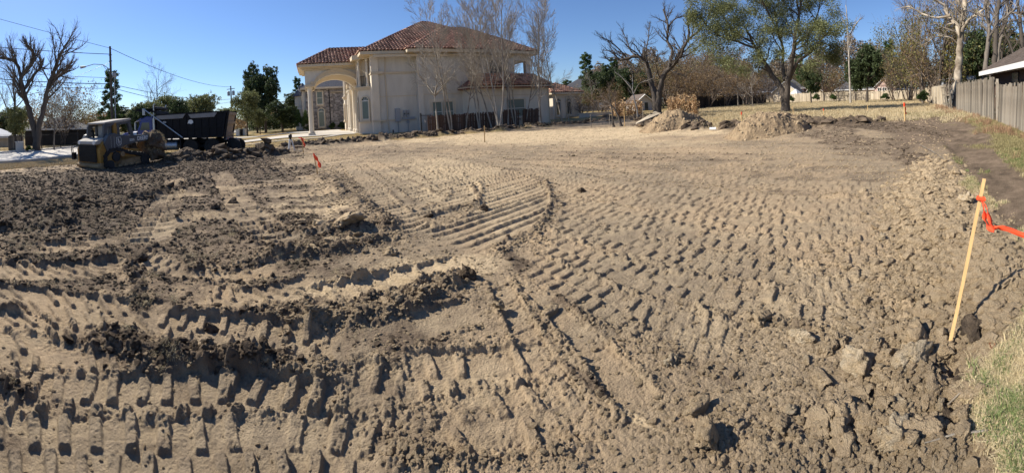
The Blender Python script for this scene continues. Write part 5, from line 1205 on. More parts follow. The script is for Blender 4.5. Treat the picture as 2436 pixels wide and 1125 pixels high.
# --- slender bare trees in front of the mansion (three builds, shared)
sl = []
for q_, sd_ in enumerate((11, 12, 13)):
    T = Tree(sd_); r = T.r
    for k in range((1, 2, 3)[q_]):
        T.branch(V3((k*.12, 0, 0)), V3(((k-.8)*.13+.02, r.uniform(-.1, .1), 1)), 11.0-k*1.2, .095-.012*k, 0, 3, 9, .15, .05, 12, .55, .42, .16, .25)
    sl.append(tree_thing('bare_tree', 'x', 'tree', T, M_barkp, M_twigg))
def R_at(px, b):   # range along a line of sight to lot coordinate b
    d = ray(px, 266-.054*(px-1218)); h = math.hypot(d.x, d.y); return b/((-d.x*SA+d.y*CA)/h)
def lot_at(px, b): return gat(px, R_at(px, b), -.05)
spl = [(1070, 30.4, 1, 1.0, 'slender bare tree leaning right behind the left end of the dark board fence'), (1106, 30.9, 0, .82, 'bare tree with a straight grey stem behind the middle of the dark board fence'), (1140, 30.2, 1, 1.0, 'bare tree leaning left behind the right half of the long board fence'),
       (1168, 30.6, 0, .95, 'straight bare stem close behind the right end of the long board fence'), (1187, 27.2, 2, 1.08, 'bare tree of three stems rising from the gap between the fence panels'), (1207, 30.5, 0, 1.02, 'bare tree behind the left edge of the first tilted fence panel'),
       (1222, 30.7, 1, 1.03, 'bare forked tree behind the first tilted fence panel'), (1249, 31.0, 0, .72, 'short thin bare sapling behind the second tilted fence panel'), (1287, 26.9, 2, .98, 'dark bare tree of several stems right of the last fence panel'),
       (1338, 27.3, 0, .84, 'bare tree standing alone in front of the small garage wing'), (1350, 28.2, 1, .30, 'knee high bare sapling beside the tree before the garage wing')]
first = [True]*3
for k, (px, b_, q_, sc, lb) in enumerate(spl):
    loc = lot_at(px, b_); sc = (sc*.92, sc*.92, sc*1.05); rz = 2.1*k
    if first[q_]: o = sl[q_]; o.location = loc; o.scale = sc; o.rotation_euler = (0, 0, rz); o['label'] = lb; o['group'] = 'slender bare trees before the mansion'; first[q_] = False
    else: dup(sl[q_], loc, rz, sc, lb, 'slender bare trees before the mansion')
# short broad bare tree before the wall
T = Tree(21); c = lot_at(1040, 29.8)
T.branch(V3((0, 0, 0)), V3((-.06, 0, 1)), 3.4, .10, 0, 0, 5, .08, .02, 0)
top = T.br[-1][0][-1]
for a_, l_ in ((-2.4, 3.6), (-1.2, 3.3), (-.4, 3.3), (.8, 3.0), (2.2, 3.0), (3.2, 3.4), (1.6, 3.6)):
    T.branch(top+V3((0, 0, -.3*abs(math.sin(a_)))), V3((math.cos(a_)*.9, math.sin(a_)*.5, .85)), l_, .06, 1, 3, 6, .3, -.02, 7, .75, .55, .2, .25)
tree_thing('crepe_myrtle', 'short bare tree with a broad pale crown of crooked twigs before the mansion wall', 'tree', T, M_barkp, M_barkp, loc=c)

def traced(name, label, R, limbs, base, bark, twig, seed, leaf=None, lmat=None, trunk=None, tag_kids=7, mx=3, jit=1.0, thick=.78, **kw):
    """tree whose main limbs were read off the photograph; every limb also gets its own depth"""
    T = Tree(seed); r = T.r; org = gpt(*base) if R is None else gat(base[0], R)
    R = math.hypot(org.x, org.y); away = V3((org.x, org.y, 0)).normalized()
    for (pts, r0, r1, dep) in limbs:
        P = []
        if abs(pts[0][0]-base[0]) < 14 and abs(pts[0][1]-base[1]) < 14:
            T.br.append(([V3((0, 0, -.25)), V3((0, 0, .02)) + (at(*pts[0], R)-org)*.12, (at(*pts[0], R)-org)*.5, at(*pts[0], R)-org], [r0*1.45, r0*1.2, r0*1.05, r0], 0)) if (at(*pts[0], R)-org).z > .05 else None
        r0 *= thick; r1 *= thick
        for i, (px, py) in enumerate(pts):
            w_ = at(px, py, R); t = i/max(1, len(pts)-1); P.append(w_ - org + away*(dep*t*jit))
        T.limb(P, r0, r1, kids=tag_kids, mx=mx, **kw)
    o = tree_thing(name, label, 'tree', T, bark, twig, loc=org); return o, T, org
# left pollarded tree
_, _, _ = traced('pollarded_tree', 'bare pollarded tree with two thick leaning stems behind the iron fence on the left', 36, [
    ([(86, 352), (84, 320), (74, 280), (62, 240), (52, 200), (45, 165), (30, 140), (0, 133)], .42, .13, 1.0), ([(62, 240), (50, 200), (56, 178), (80, 150), (78, 128), (66, 118)], .25, .12, -1.5), ([(60, 210), (82, 175), (96, 158), (96, 140)], .2, .1, 1.2),
    ([(88, 352), (92, 310), (103, 260), (113, 215), (128, 170), (140, 135), (155, 112)], .40, .1, -1.2), ([(108, 235), (118, 205), (140, 180), (160, 165), (175, 140)], .24, .08, 2.0), ([(70, 262), (55, 235), (38, 204)], .14, .06, -1.0), ([(118, 200), (135, 178), (158, 168)], .16, .08, -1.6)],
    (86, 352), M_barkd, M_twigb, 31, thick=.85, tag_kids=20, spread=.55, up=.16, ratio=.40)
# gnarled tree in the middle distance
_, _, _ = traced('gnarled_tree', 'dark gnarled bare tree with a forked trunk behind the left dirt pile', 34, [
    ([(1563, 282), (1560, 250), (1556, 222), (1548, 190), (1540, 160), (1532, 140), (1510, 130), (1490, 136), (1470, 138), (1458, 132)], .52, .12, 1.5), ([(1566, 282), (1566, 240), (1572, 205), (1582, 175), (1598, 158), (1618, 132), (1632, 102), (1654, 82)], .48, .14, -1.0),
    ([(1590, 168), (1597, 135), (1600, 118), (1588, 95), (1590, 62), (1586, 40), (1578, 14)], .26, .1, 1.2), ([(1636, 100), (1638, 78), (1634, 55), (1640, 20)], .2, .07, -1.5), ([(1540, 150), (1536, 120), (1542, 80), (1545, 40)], .14, .05, 2.2), ([(1512, 130), (1500, 120), (1490, 95), (1475, 60)], .13, .05, 1.5),
    ([(1490, 136), (1470, 115), (1450, 100), (1432, 95)], .12, .05, -1.5), ([(1620, 130), (1606, 105), (1596, 100)], .12, .07, 2.5), ([(1575, 200), (1562, 165), (1562, 140), (1580, 135)], .1, .05, -2.5), ([(1592, 60), (1610, 40), (1640, 30)], .12, .04, 1.0), ([(1654, 82), (1680, 50), (1690, 20)], .12, .05, -2.0), ([(1470, 138), (1450, 145), (1436, 125)], .1, .04, -1.0)],
    (1563, 282), M_barkd, M_twigd, 33, thick=.64, tag_kids=14, spread=.7, up=.10, ratio=.36)
# big leafy tree
o_, T_, org_ = traced('leafy_tree', 'big spreading leafy tree with a forked dark trunk behind the right dirt pile', 28.5, [
    ([(1868, 270), (1866, 235), (1855, 205), (1838, 180), (1820, 150), (1808, 130), (1790, 100), (1770, 60)], .50, .1, 1.0), ([(1872, 270), (1872, 225), (1876, 180), (1886, 130), (1890, 90), (1900, 40), (1905, 0)], .46, .1, -1.2), ([(1866, 190), (1862, 150), (1862, 110), (1850, 60), (1840, 10)], .26, .08, 2.2),
    ([(1878, 190), (1896, 150), (1912, 138), (1925, 130), (1950, 100), (1975, 80)], .24, .08, -2.4), ([(1800, 115), (1775, 108), (1750, 98), (1720, 90), (1690, 70), (1670, 40)], .18, .06, -1.0), ([(1790, 100), (1760, 80), (1720, 40), (1700, 0)], .16, .05, 3), ([(1888, 110), (1930, 70), (1950, 20), (1960, -30)], .18, .06, 2.5),
    ([(1860, 90), (1830, 40), (1800, -20), (1780, -60)], .14, .05, -3), ([(1900, 30), (1890, -40), (1880, -90)], .14, .05, 1), ([(1950, 100), (1980, 110), (1990, 140)], .1, .04, 1)],
    (1868, 270), M_barkd, M_twigd, 35, thick=.6, tag_kids=8, spread=.8, ratio=.42)
g_ = random.Random(4); tp_ = [tuple(t) for t in T_.tips if t.z > 2.3]; g_.shuffle(tp_)
extra = []
for (px, py, w_) in ((1700, 40, 1.5), (1760, 30, 1.7), (1830, 20, 1.8), (1900, 10, 1.7), (1960, 60, 1.3), (1950, 120, 1.0), (1740, 130, 1.1), (1700, 90, 1.3), (1810, 90, 1.2), (1985, 30, 1.0), (1680, 20, 1.2), (1730, -40, 1.8), (1820, -50, 2.0), (1910, -60, 1.8), (1880, 80, 1.2), (1740, 90, 1.2), (1920, 60, 1.2), (1770, 170, .7), (1660, 60, .9), (1800, 140, .8), (1750, 60, 1.6), (1860, 130, .9), (1930, 150, .9), (1720, 150, .9), (1860, -20, 2), (1680, 110, 1.0)):
    q0 = at(px, py, 28.5)-org_
    for k in range(int(9*w_)): extra.append(tuple(q0 + V3((g_.gauss(0, .45), g_.gauss(0, .45), g_.gauss(0, .4)))*w_ + V3((org_.x, org_.y, 0)).normalized()*g_.uniform(-2.4, 2.4)))
link('crown', leaves(tp_[:520]+extra*2, 105000, .62, .078, 36), M_lg, o_)
# sycamore and neighbours on the right
traced('mottled_sycamore', 'tall sycamore with pale flaking bark behind the leaning fence', 27, [
    ([(2276, 215), (2279, 170), (2283, 120), (2287, 80), (2292, 40), (2296, 0), (2300, -60)], .38, .20, 0), ([(2286, 90), (2276, 60), (2262, 40), (2245, 12)], .22, .1, 1.5), ([(2290, 70), (2305, 50), (2330, 35), (2352, 20)], .16, .06, -1.5), ([(2260, 38), (2225, 40), (2190, 28), (2160, 10), (2140, 12)], .12, .04, 1.0),
    ([(2283, 110), (2262, 92), (2230, 90), (2205, 108)], .09, .03, -1), ([(2290, 40), (2300, 0), (2290, -40)], .12, .04, 2), ([(2245, 12), (2200, -10), (2160, -30)], .12, .04, -1.5)],
    (2276, 222), M_barkm, M_twigg, 41, tag_kids=12, spread=.7, up=.03, ratio=.33)
traced('grey_twin_tree', 'pair of grey trunks rising behind the fence, left of the shed eave', 22, [([(2340, 200), (2346, 140), (2352, 80), (2350, 20), (2346, -40)], .20, .09, 0), ([(2346, 130), (2358, 80), (2380, 50), (2410, 20), (2425, 8)], .13, .05, 1), ([(2353, 60), (2345, 30), (2352, 0)], .1, .05, -1)],
    (2338, 205), M_barkg, M_twigg, 42, tag_kids=11, spread=.7, up=.05, ratio=.33)
traced('dark_forked_tree', 'dark forked tree rising behind the shed roof at the right edge', 25, [([(2362, 175), (2368, 120), (2370, 60), (2376, 0), (2378, -50)], .26, .13, 0), ([(2370, 95), (2390, 60), (2402, 20), (2410, -20)], .15, .07, 1.2), ([(2402, 30), (2425, 34), (2470, 30)], .12, .05, -1)],
    (2362, 180), M_barkd, M_twigd, 43, tag_kids=11, spread=.7, up=.05, ratio=.33)
traced('pale_fork_tree', 'pale forked trunk just left of the shed roof ridge', 30, [([(2374, 170), (2376, 120), (2384, 80), (2392, 40), (2400, 0)], .18, .08, 0), ([(2380, 100), (2372, 60), (2366, 10)], .1, .05, 1)], (2374, 180), M_barkg, M_twigg, 44, tag_kids=11, spread=.7, up=.05, ratio=.33)
traced('tall_pale_tree', 'tall bare pale tree right of the big leafy tree, before the back fence', 52, [([(2024, 247), (2022, 200), (2020, 150), (2018, 100), (2016, 50), (2012, 12)], .22, .07, 0), ([(2018, 95), (2030, 65), (2045, 45), (2052, 38)], .14, .05, 1), ([(2018, 75), (2008, 50), (1998, 30)], .1, .04, 1)],
    (2024, 250), M_barkp, M_twigb, 45, tag_kids=6, spread=.7, up=.08, ratio=.3)
traced('pale_sapling', 'pale bare sapling right of the first corn patch', 30, [([(1518, 288), (1516, 262), (1510, 240), (1504, 214), (1490, 195), (1476, 180), (1462, 170)], .11, .03, .6), ([(1508, 222), (1520, 200), (1540, 192), (1556, 186)], .05, .02, -.6), ([(1505, 214), (1505, 195), (1504, 175)], .05, .02, .6)],
    (1518, 290), M_barkp, M_barkp, 46, tag_kids=5, spread=.7, up=.08, ratio=.35)
traced('leaning_sapling', 'dark bare sapling leaning left beside the wire fence', 26, [([(1476, 292), (1468, 270), (1455, 250), (1440, 243), (1425, 240)], .10, .03, .5), ([(1462, 258), (1450, 262), (1438, 262)], .04, .02, .5), ([(1466, 265), (1462, 235), (1455, 215)], .05, .02, .5)],
    (1476, 294), M_barkd, M_twigb, 47, tag_kids=6, spread=.8, up=.08, ratio=.4)
traced('upright_sapling', 'thin upright bare sapling left of the leaning one', 26, [([(1458, 294), (1456, 262), (1450, 230), (1448, 195)], .09, .02, .5), ([(1455, 255), (1440, 235), (1425, 222)], .04, .02, .5)], (1458, 295), M_barkd, M_twigb, 48, tag_kids=7, spread=.8, up=.08, ratio=.4)
# left side bare trees
def spread_tree(seed, H=8, r=.16, k=3, kids=7, sp=.62, n0=7, ratio=.58):
    T = Tree(seed)
    T.branch(V3((0, 0, 0)), V3((0, 0, 1)), H, r, 0, k, n0, .2, .05, kids, sp, ratio, .15, .22); return T
bt = [tree_thing('bare_tree', 'x', 'tree', spread_tree(51, 9, .2, 3, 9), M_barkd, M_twigb), tree_thing('bare_tree', 'x', 'tree', spread_tree(52, 8, .16, 3, 8, .75), M_barkg, M_twigg), tree_thing('bare_tree', 'x', 'tree', spread_tree(53, 7, .12, 3, 9, .55), M_barkd, M_twigb)]
place(bt[0], [(gat(28, 44), 0, 1.15), (gat(372, 62), 2, 1.15), (gat(1690, 62), 1, 1.0), (gat(1960, 74), 2.5, .9), (gat(2165, 56), 4, 1.6), (gat(2232, 40), 5, 1.35), (gat(2420, 30), 3.3, 1.35)],
      ['bare dark tree at the left edge behind the pollarded one', 'bare crown rising above the cab of the dump truck', 'bare brown tree behind the dark fence, right of the corn', 'bare tree behind the back fence right of the red-roofed house', 'tall bare tree in front of the yellowing trees on the right', 'bare tree just left of the sycamore', 'bare tree at the right edge above the shed'], 'dark bare trees round the plots')
place(bt[1], [(gat(128, 37), 0, .62), (gat(1300, 60), 1, .8), (gat(1756, 58), 2, .95), (gat(1640, 70), 4, 1.15), (gat(2118, 82), 3, .95), (gat(2195, 42), 5, 1.2), (gat(1410, 60), 2, .7), (gat(-20, 40), 2, 1.1), (gat(1790, 50), 2, .55)],
      ['small pale bare tree on the verge right of the pollarded tree', 'bare tree behind the garage wing', 'grey bare tree in front of the dark shingle roof', 'tall grey bare tree behind the second corn patch', 'grey bare tree beside the pink gable', 'grey bare tree above the collapsed fence boards', 'bare tree in front of the white house', 'bare tree cut by the left edge of the picture', 'pale bare sapling standing at the dark fence'], 'grey bare trees round the plots')
place(bt[2], [(gat(180, 52), 1, 1.1), (gat(1600, 60), 2, 1.1), (gat(1725, 75), 3, 1.3), (gat(1830, 85), 0, 1.0), (gat(2250, 44), 1.4, 1.8), (gat(2320, 42), 2.2, 1.8), (gat(1935, 80), 5, 1.0), (gat(2400, 38), 5, 1.8), (gat(2188, 50), .5, 1.7), (gat(2300, 50), .5, 2.0)],
      ['bare brown tree behind the house roof on the left', 'bare tree behind the gnarled tree', 'bare brown tree behind the dark fence, left of the leafy trunk', 'bare tree behind the cream gable', 'bare tree touching the sycamore on its left', 'bare tree between the sycamore and the grey twin trunks', 'bare tree over the red-roofed house', 'bare tree above the shed eave', 'bare tree right of the pink gabled house', 'bare tall tree far behind the sycamore'], 'brown bare trees round the plots')
# brushy brown trees: dense fine twigs
def brushy(seed, H=6, leafn=2600, mat=M_lbr):
    T = Tree(seed); r = T.r
    for k in range(6): T.branch(V3((r.uniform(-.4, .4), r.uniform(-.4, .4), 0)), V3((r.uniform(-.45, .45), r.uniform(-.45, .45), 1)), H*r.uniform(.7, 1), .07, 0, 2, 6, .22, .03, 9, .6, .5, .15, .15)
    return tree_thing('brushy_tree', 'x', 'tree', T, M_twigb, M_twigb, leaves([tuple(t) for t in T.tips], leafn, .5, .12, seed+1), mat)
b1_, b2_ = brushy(61), brushy(62, 6.5, 3600, M_lyo)
sp1 = [(gat(px, R), k*1.3, s) for k, (px, R, s) in enumerate([(150, 50, (1.6, 1.6, 1.35)), (110, 58, (1.4, 1.4, 1.4)), (1600, 58, (1.5, 1.5, 1.2)), (1645, 62, (1.6, 1.6, 1.2)), (1685, 56, (1.3, 1.3, 1.0)), (1722, 60, (1.4, 1.4, 1.1)), (1775, 66, (1.4, 1.4, 1.0)), (1808, 70, (1.2, 1.2, .9)), (1975, 78, (1.9, 1.9, 1.15)), (1700, 82, (2.4, 2.4, 2.1)), (1630, 80, (2.4, 2.4, 2.1)), (1770, 90, (2.6, 2.6, 2.1)), (2128, 66, (1.2, 1.2, 1.2)), (2215, 42, (1.2, 1.2, 1.5)), (1340, 75, (1, 1, .8)), (1435, 48, (1, 1, .6)), (1385, 52, (.9, .9, .5))])]
lb1 = ['broad rusty brown tree behind the pollarded tree', 'brown twiggy tree left of the broad rusty one', 'brown brush behind the trunk of the gnarled tree', 'brown brush right behind the second corn patch', 'low brown brush at the left end of the dark fence', 'brown brush above the dark fence left of its middle', 'brown brush above the dark fence right of its middle', 'brown brush at the foot of the dark shingle roof', 'broad brown bush behind the back fence, left of the tall pale tree', 'tall brown mass of twigs behind the dark fence', 'tall brown mass of twigs right of the gnarled trunk', 'tall brown mass of twigs behind the leafy tree', 'twiggy brush between the pink gable and the yellowing trees', 'brush rising behind the broken boards of the right fence', 'low brush behind the garage wing', 'brown brush behind the two leaning saplings', 'low brown brush beside the white house']
place(b1_, sp1, lb1, 'brown twiggy brush round the plots')
sp2 = [(gat(px, R), k*1.1, s) for k, (px, R, s) in enumerate([(2160, 66, (1.5, 1.5, 1.9)), (2205, 52, (1.4, 1.4, 1.8)), (200, 60, (1.4, 1.4, 1.1)), (1590, 75, (2, 2, 1.5)), (2245, 40, (1.1, 1.1, 1.6)), (1930, 95, (1.9, 1.9, 1.2)), (2320, 42, (1.4, 1.4, 1.7)), (1850, 100, (2.2, 2.2, 1.4)), (2040, 100, (1.9, 1.9, 1.1))])]
place(b2_, sp2, ['yellowing tree right of the pink gabled house', 'yellow-green tree behind the corner of the two fences', 'olive tree left of the utility pole', 'olive brown tree between the two arms of the gnarled tree', 'yellowish tree left of the sycamore trunk', 'olive tree far behind the back fence', 'olive tree right of the sycamore trunk', 'olive tree far behind the leafy tree', 'olive tree far behind the tall pale tree'], 'yellowing trees round the plots')
# evergreens
def evergreen(name, seed, mat, rx, rz, cz, n, size, lumps, H, bark=M_barkd, lr=.38, r=.22, label='x', spread=.25):
    T = Tree(seed); T.branch(V3((0, 0, 0)), V3((0, 0, 1)), H, r, 0, 1, 6, .08, .03, 9, .9, .34, .2, .3)
    return tree_thing(name, label, 'tree', T, bark, bark, leaves(blobpts(900, rx, rz, cz, seed, lumps, lr), n, spread*rx*.35, size, seed+2), mat)
ev = evergreen('evergreen_tree', 71, M_ldk, 3.4, 3.0, 4.6, 15000, .19, 16, 6)
place(ev, [(gat(632, 70), 0, (1.25, 1.25, 1.75)), (gat(612, 72), 1.4, (.95, .95, 1.9)), (gat(672, 60), 2, (.9, .9, .72)), (gat(706, 74), 3, (1, 1, 1.0)), (gat(428, 46), 4, (.75, .75, .72)), (gat(334, 40), 1, (.62, .62, .62)), (gat(2062, 53), 2.7, (.95, .95, 1.12)), (gat(2035, 66), .4, (.6, .6, 1.0)),
           (gat(1432, 66), 5, (1.0, 1.0, 1.15)), (gat(1500, 72), 2.2, (1.25, 1.25, 1.1)), (gat(1465, 78), 2.9, (1.1, 1.1, 1.2)), (gat(2096, 88), 3.9, (1.3, 1.3, 1.5)), (gat(2140, 84), 3.1, (1.2, 1.2, 1.4)), (gat(2345, 40), 1.1, (1.0, 1.0, 1.05)), (gat(2420, 46), .2, (1.3, 1.3, 1.3)), (gat(1930, 66), .8, (.65, .65, .9)), (gat(5, 60), .8, (1.0, 1.0, .7)), (gat(1540, 66), 1.9, (.9, .9, .9)), (gat(300, 58), 1.9, (1, 1, .75)), (gat(2290, 52), 4, (1.1, 1.1, 1.0)), (gat(1340, 95), 4, (.8, .8, 1.0))],
      ['tall dark evergreen left of the stone house', 'narrow top of the dark evergreen group left of the stone house', 'rounded dark tree in front of the tall evergreen', 'dark tree beside the stone house', 'dark green tree behind the cab of the truck', 'green bushy tree right of the utility pole', 'dark round tree before the grey-roofed house on the right', 'dark tree left of the dark round one', 'dark green tree behind the white house', 'dark evergreen behind the shed', 'dark evergreen left of the one behind the shed', 'dark evergreen behind the pink gable', 'bright topped evergreen right of the pink gable', 'dark tree behind the fence right of the sycamore', 'dark tree at the right edge behind the shed', 'dark tree seen through the leafy tree', 'dark bush tree behind the fence at the far left', 'dark evergreen behind the gnarled tree', 'dark tree behind the loader', 'dark tree behind the sycamore trunk', 'dark tree beyond the garage wing'], 'dark evergreen trees round the plots')
ol = evergreen('live_oak', 72, M_lg, 2.8, 2.0, 3.7, 9000, .15, 15, 4.6, lr=.42, r=.14)
place(ol, [(gat(492, 52), 0, (1.2, 1.2, 1.15)), (gat(455, 58), 1, (1, 1, 1.1)), (gat(588, 58), 2, (.95, .95, 1.3)), (gat(536, 66), 3, (1, 1, .9)), (gat(38, 40), 4, (.75, .75, .85)), (gat(408, 54), 5, (1.1, 1.1, 1.2)), (gat(618, 64), 5, (.7, .7, .8)), (gat(1400, 72), 5, (.8, .8, .8)), (gat(2268, 48), 5, (1, 1, 1)), (gat(350, 50), 1.5, (1, 1, 1))],
      ['silvery green oak behind the dump box', 'green oak behind the tarp of the truck', 'light green tree right of the dump truck', 'green tree behind the second utility pole', 'small green tree at the left edge', 'green oak behind the exhaust stacks of the truck', 'small green tree at the end of the street', 'green tree beside the white house', 'green tree left of the sycamore foot', 'green oak behind the loader'], 'green oaks along the street')
# pines: foliage in tufts on a tall stem
def pine(seed, H=10, w=1.9):
    T = Tree(seed); r = T.r; T.branch(V3((0, 0, 0)), V3((0, 0, 1)), H, .2, 0, 0, 8, .04, .02, 0); pts = []
    for k in range(34):
        z = H*(.28+.72*k/34); a = k*2.4; L = w*(1-.55*(k/34))*r.uniform(.5, 1.1); e = V3((math.cos(a)*L, math.sin(a)*L, z+.2*L)); T.br.append(([V3((0, 0, z-.1)), V3((e.x*.5, e.y*.5, z)), e], [.05, .035, .015], 1))
        for _ in range(7): pts.append((e.x*r.uniform(.55, 1.05)+r.gauss(0, .12), e.y*r.uniform(.55, 1.05)+r.gauss(0, .12), e.z+r.gauss(0, .16)))
    return tree_thing('pine_tree', 'x', 'tree', T, M_barkd, M_barkd, leaves(pts, 8000, .36, .15, seed+1, .6, 2.2), M_lpn)
pn = pine(81)
place(pn, [(gat(268, 47), 0, .92), (gat(1400, 88), 1, (1.35, 1.35, 1.32)), (gat(1466, 96), 2, (1.3, 1.3, 1.3)), (gat(2118, 98), 3, (1.5, 1.5, 1.5)), (gat(2075, 100), 1, (1.3, 1.3, 1.3)), (gat(712, 82), 1, (.9, .9, 1.1)), (gat(1352, 112), 1, (1.5, 1.5, .9)), (gat(1905, 98), 1, (1.1, 1.1, 1.2))],
      ['pine directly behind the utility pole', 'pine rising over the white house', 'pine right of the pine over the white house', 'tall bright pine behind the pink gabled house', 'pine left of the tall bright pine', 'pine top left of the porch column', 'small round pine crown right of the garage wing', 'pine behind the white tent roof'], 'pines round the plots')
# garden shrubs by the mansions
shb = evergreen('garden_shrub', 91, M_lpn, .8, .9, .95, 2600, .10, 9, 1.2, r=.04)
place(shb, [(lot_at(708, 58.5), 0, (1.1, 1.1, 1.9)), (lot_at(722, 57.5), 1, (1.2, 1.2, 1.8)), (uv(3.5, 60.8, -.2), 2, (.9, .9, .75)), (uv(5.2, 60.8, -.2), 3, (1, 1, .75)), (uv(8.6, 60.8, -.2), 4, (1, 1, .75)), (lot_at(733, 57), 2, (1.3, 1.3, .6)), (gat(190, 40), 2, (.6, .6, .4)), (gat(65, 34), 1, (.6, .6, .35)), (gat(1500, 62), 1, (2.2, 2.2, .8)), (gat(1640, 50), 1, (1.6, 1.6, .8)), (gat(2196, 40), 1, (1.1, 1.1, .8)), (gat(2110, 60), 2, (1.4, 1.4, .7)), (gat(1945, 74), 2, (1.4, 1.4, .9)), (gat(1985, 72), 3, (1.2, 1.2, .8)), (gat(1885, 70), 3, (1.2, 1.2, .8))],
      ['tall clipped shrub left of the porch column, the left of two', 'tall clipped shrub left of the porch column, the right of two', 'left shrub at the foot of the stone wall', 'middle shrub at the foot of the stone wall', 'right shrub at the foot of the stone wall', 'low shrubs at the base of the porch column bed', 'low shrub at the iron fence', 'small shrub beside the fence pillar', 'low green shrubs behind the first corn patch', 'green bush at the left end of the dark fence', 'green bush at the corner of the two fences', 'bush before the back fence below the pink gable', 'bush before the back fence right of the leafy trunk', 'bush before the back fence left of the tall pale tree', 'bush at the back fence behind the leafy trunk'], 'garden shrubs')
# dry corn patches
def corn(seed, n=70, w=1.7, d=1.0, h=1.9):
    r = random.Random(seed); b = MB(); o = thing('dry_corn_patch', 'x', 'dry corn', group='dry corn patches'); L = []
    for k in range(n):
        x, y = r.uniform(-w, w), r.uniform(-d, d); H_ = h*r.uniform(.7, 1.05)*(1-.15*abs(x/w)); lx, ly = r.gauss(0, .12), r.gauss(0, .12); b.tube([(x, y, 0), (x+lx*.5, y+ly*.5, H_*.5), (x+lx, y+ly, H_)], [.015, .012, .006], 3)
        for j in range(15): z = H_*r.uniform(.12, 1.0); L.append((x+lx*z/H_, y+ly*z/H_, z))
    b.build('stalks', M_corn, o); link('dry_leaves', leaves(L, n*26, .22, .13, seed, 1.2, 2.6), M_corn, o); return o
c1 = corn(5); c1.location = gat(1492, 38); c1.rotation_euler = (0, 0, rad(-16)); c1.scale = (.95, 1, .95); c1['label'] = 'patch of dry pinkish corn stalks left of the small shed'
c2 = corn(6, 90, 1.8, 1.2, 2.0); c2.location = gat(1622, 28.5, .05); c2.rotation_euler = (0, 0, rad(-30)); c2.scale = (.62, .8, .86); c2['label'] = 'patch of tall dry corn stalks behind the left dirt pile'
# ================================================================== FENCES, POLES, STAKES, HOUSES BEHIND
M_fdk = pmat('fence_dark_brown', (.10, .062, .045), .9, .25, 2, bump=.006, bscale=18, stretch=(6, 6, .7), objrand=.3)
M_fgr = pmat('fence_weathered', (.29, .255, .205), .9, .35, 2, bump=.008, bscale=16, stretch=(6, 6, .6), objrand=.42, col2=(.17, .14, .105))
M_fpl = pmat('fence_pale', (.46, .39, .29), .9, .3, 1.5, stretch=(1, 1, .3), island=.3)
M_fbk = pmat('fence_shade_brown', (.03, .026, .023), .95, .3, 1.5, island=.3)  # near-black: shade on the side fence is put into the board colour
def board_mesh(h, w, t, dog=True):
    b = MB(); c = .03 if dog else 0
    b.prism([(-w/2, 0), (w/2, 0), (w/2, h-c), (w/2-c, h), (-w/2+c, h), (-w/2, h-c)] if dog else [(-w/2, 0), (w/2, 0), (w/2, h), (-w/2, h)], 'y', -t/2, t/2); return b.mesh('board')
BMD = [board_mesh(1.75, .135, .02), board_mesh(1.70, .135, .02), board_mesh(1.78, .135, .02)]
for me in BMD: me.materials.append(M_fdk)
BMG = [board_mesh(1.80, .14, .02, False), board_mesh(1.74, .14, .02, False), board_mesh(1.84, .138, .02, False)]
for me in BMG: me.materials.append(M_fgr)
def fence_panel(label, a0, a1, b, meshes, mat, tiltx=0.0, tilty=0.0, group=None, dz=0.0, rail_side=-1, wob=.012, step=.145, stuff=False, face_along_b=False, scalez=1.0):
    """board fence from a0 to a1 along the lot axis (or along b when turned)"""
    A = uv(b, a0) if face_along_b else uv(a0, b); o = thing('board_fence', label, 'fence', (A.x, A.y, tz(A.x, A.y)+dz), AX + (math.pi/2 if face_along_b else 0), group)
    L = a1-a0; n = int(L/step); r = RS
    if stuff:
        sb = MB()
        for i in range(n):
            x = i*step; W_ = uv(b, a0+x) if face_along_b else uv(a0+x, b); zz = tz(W_.x, W_.y)-tz(A.x, A.y); h = 1.8+r.uniform(-.06, .06); g_ = r.uniform(-.01, .01)
            sb.prism([(x, zz), (x+step*.93, zz), (x+step*.93+g_, zz+h), (x+g_, zz+h)], 'y', -.01+g_, .012+g_)
        q_ = sb.build('boards', mat, o); tag(q_, kind='stuff')
        pb = None
        for i in range(int(L/2.4)+1): MB().box(i*2.4-.05, i*2.4+.05, -rail_side*.02, -rail_side*.11, -.2, 1.75).build('post', mat, o)
        return o
    for i in range(n):
        q_ = link('board', meshes[r.randrange(len(meshes))], None, o, (i*step, r.uniform(-.006, .006), -.03+r.uniform(-.02, .02))); q_.rotation_euler = (r.gauss(0, wob), r.gauss(0, wob), 0); q_.scale = (1, 1, scalez)
    for z in (.3, .95, 1.5):
        MB().box(-.05, L, .015*rail_side, .015*rail_side+.04*rail_side, z, z+.09).build('rail', mat, o) if rail_side > 0 else MB().box(-.05, L, -.055, -.015, z, z+.09).build('rail', mat, o)
    for i in range(int(L/2.4)+1):
        x = min(i*2.4, L-.05); MB().box(x-.045, x+.045, *sorted((.06*rail_side, .15*rail_side)), -.3, 1.72).build('post', mat, o)
    o.rotation_euler = (tiltx, tilty, o.rotation_euler[2]); return o
ZF = -.28
def a_at(px, b):
    p = lot_at(px, b); return p.x*CA+p.y*SA
fence_panel('long dark brown board fence before the mansion, left of the tilted panels', a_at(1019, 31.0), a_at(1180, 31.0), 31.0, BMD, M_fdk, dz=ZF, rail_side=1, scalez=1.04)
fence_panel('dark board fence panel tilted to the left, the first of two loose panels', a_at(1198, 30.6), a_at(1238, 30.6), 30.6, BMD, M_fdk, tiltx=rad(-4), tilty=rad(3), dz=ZF+.05, rail_side=1, scalez=1.1)
fence_panel('dark board fence panel leaning back, the last before the bare trees on the right', a_at(1244, 30.9), a_at(1284, 30.9), 30.9, BMD, M_fdk, tiltx=rad(5), dz=ZF+.1, rail_side=1, scalez=1.05)
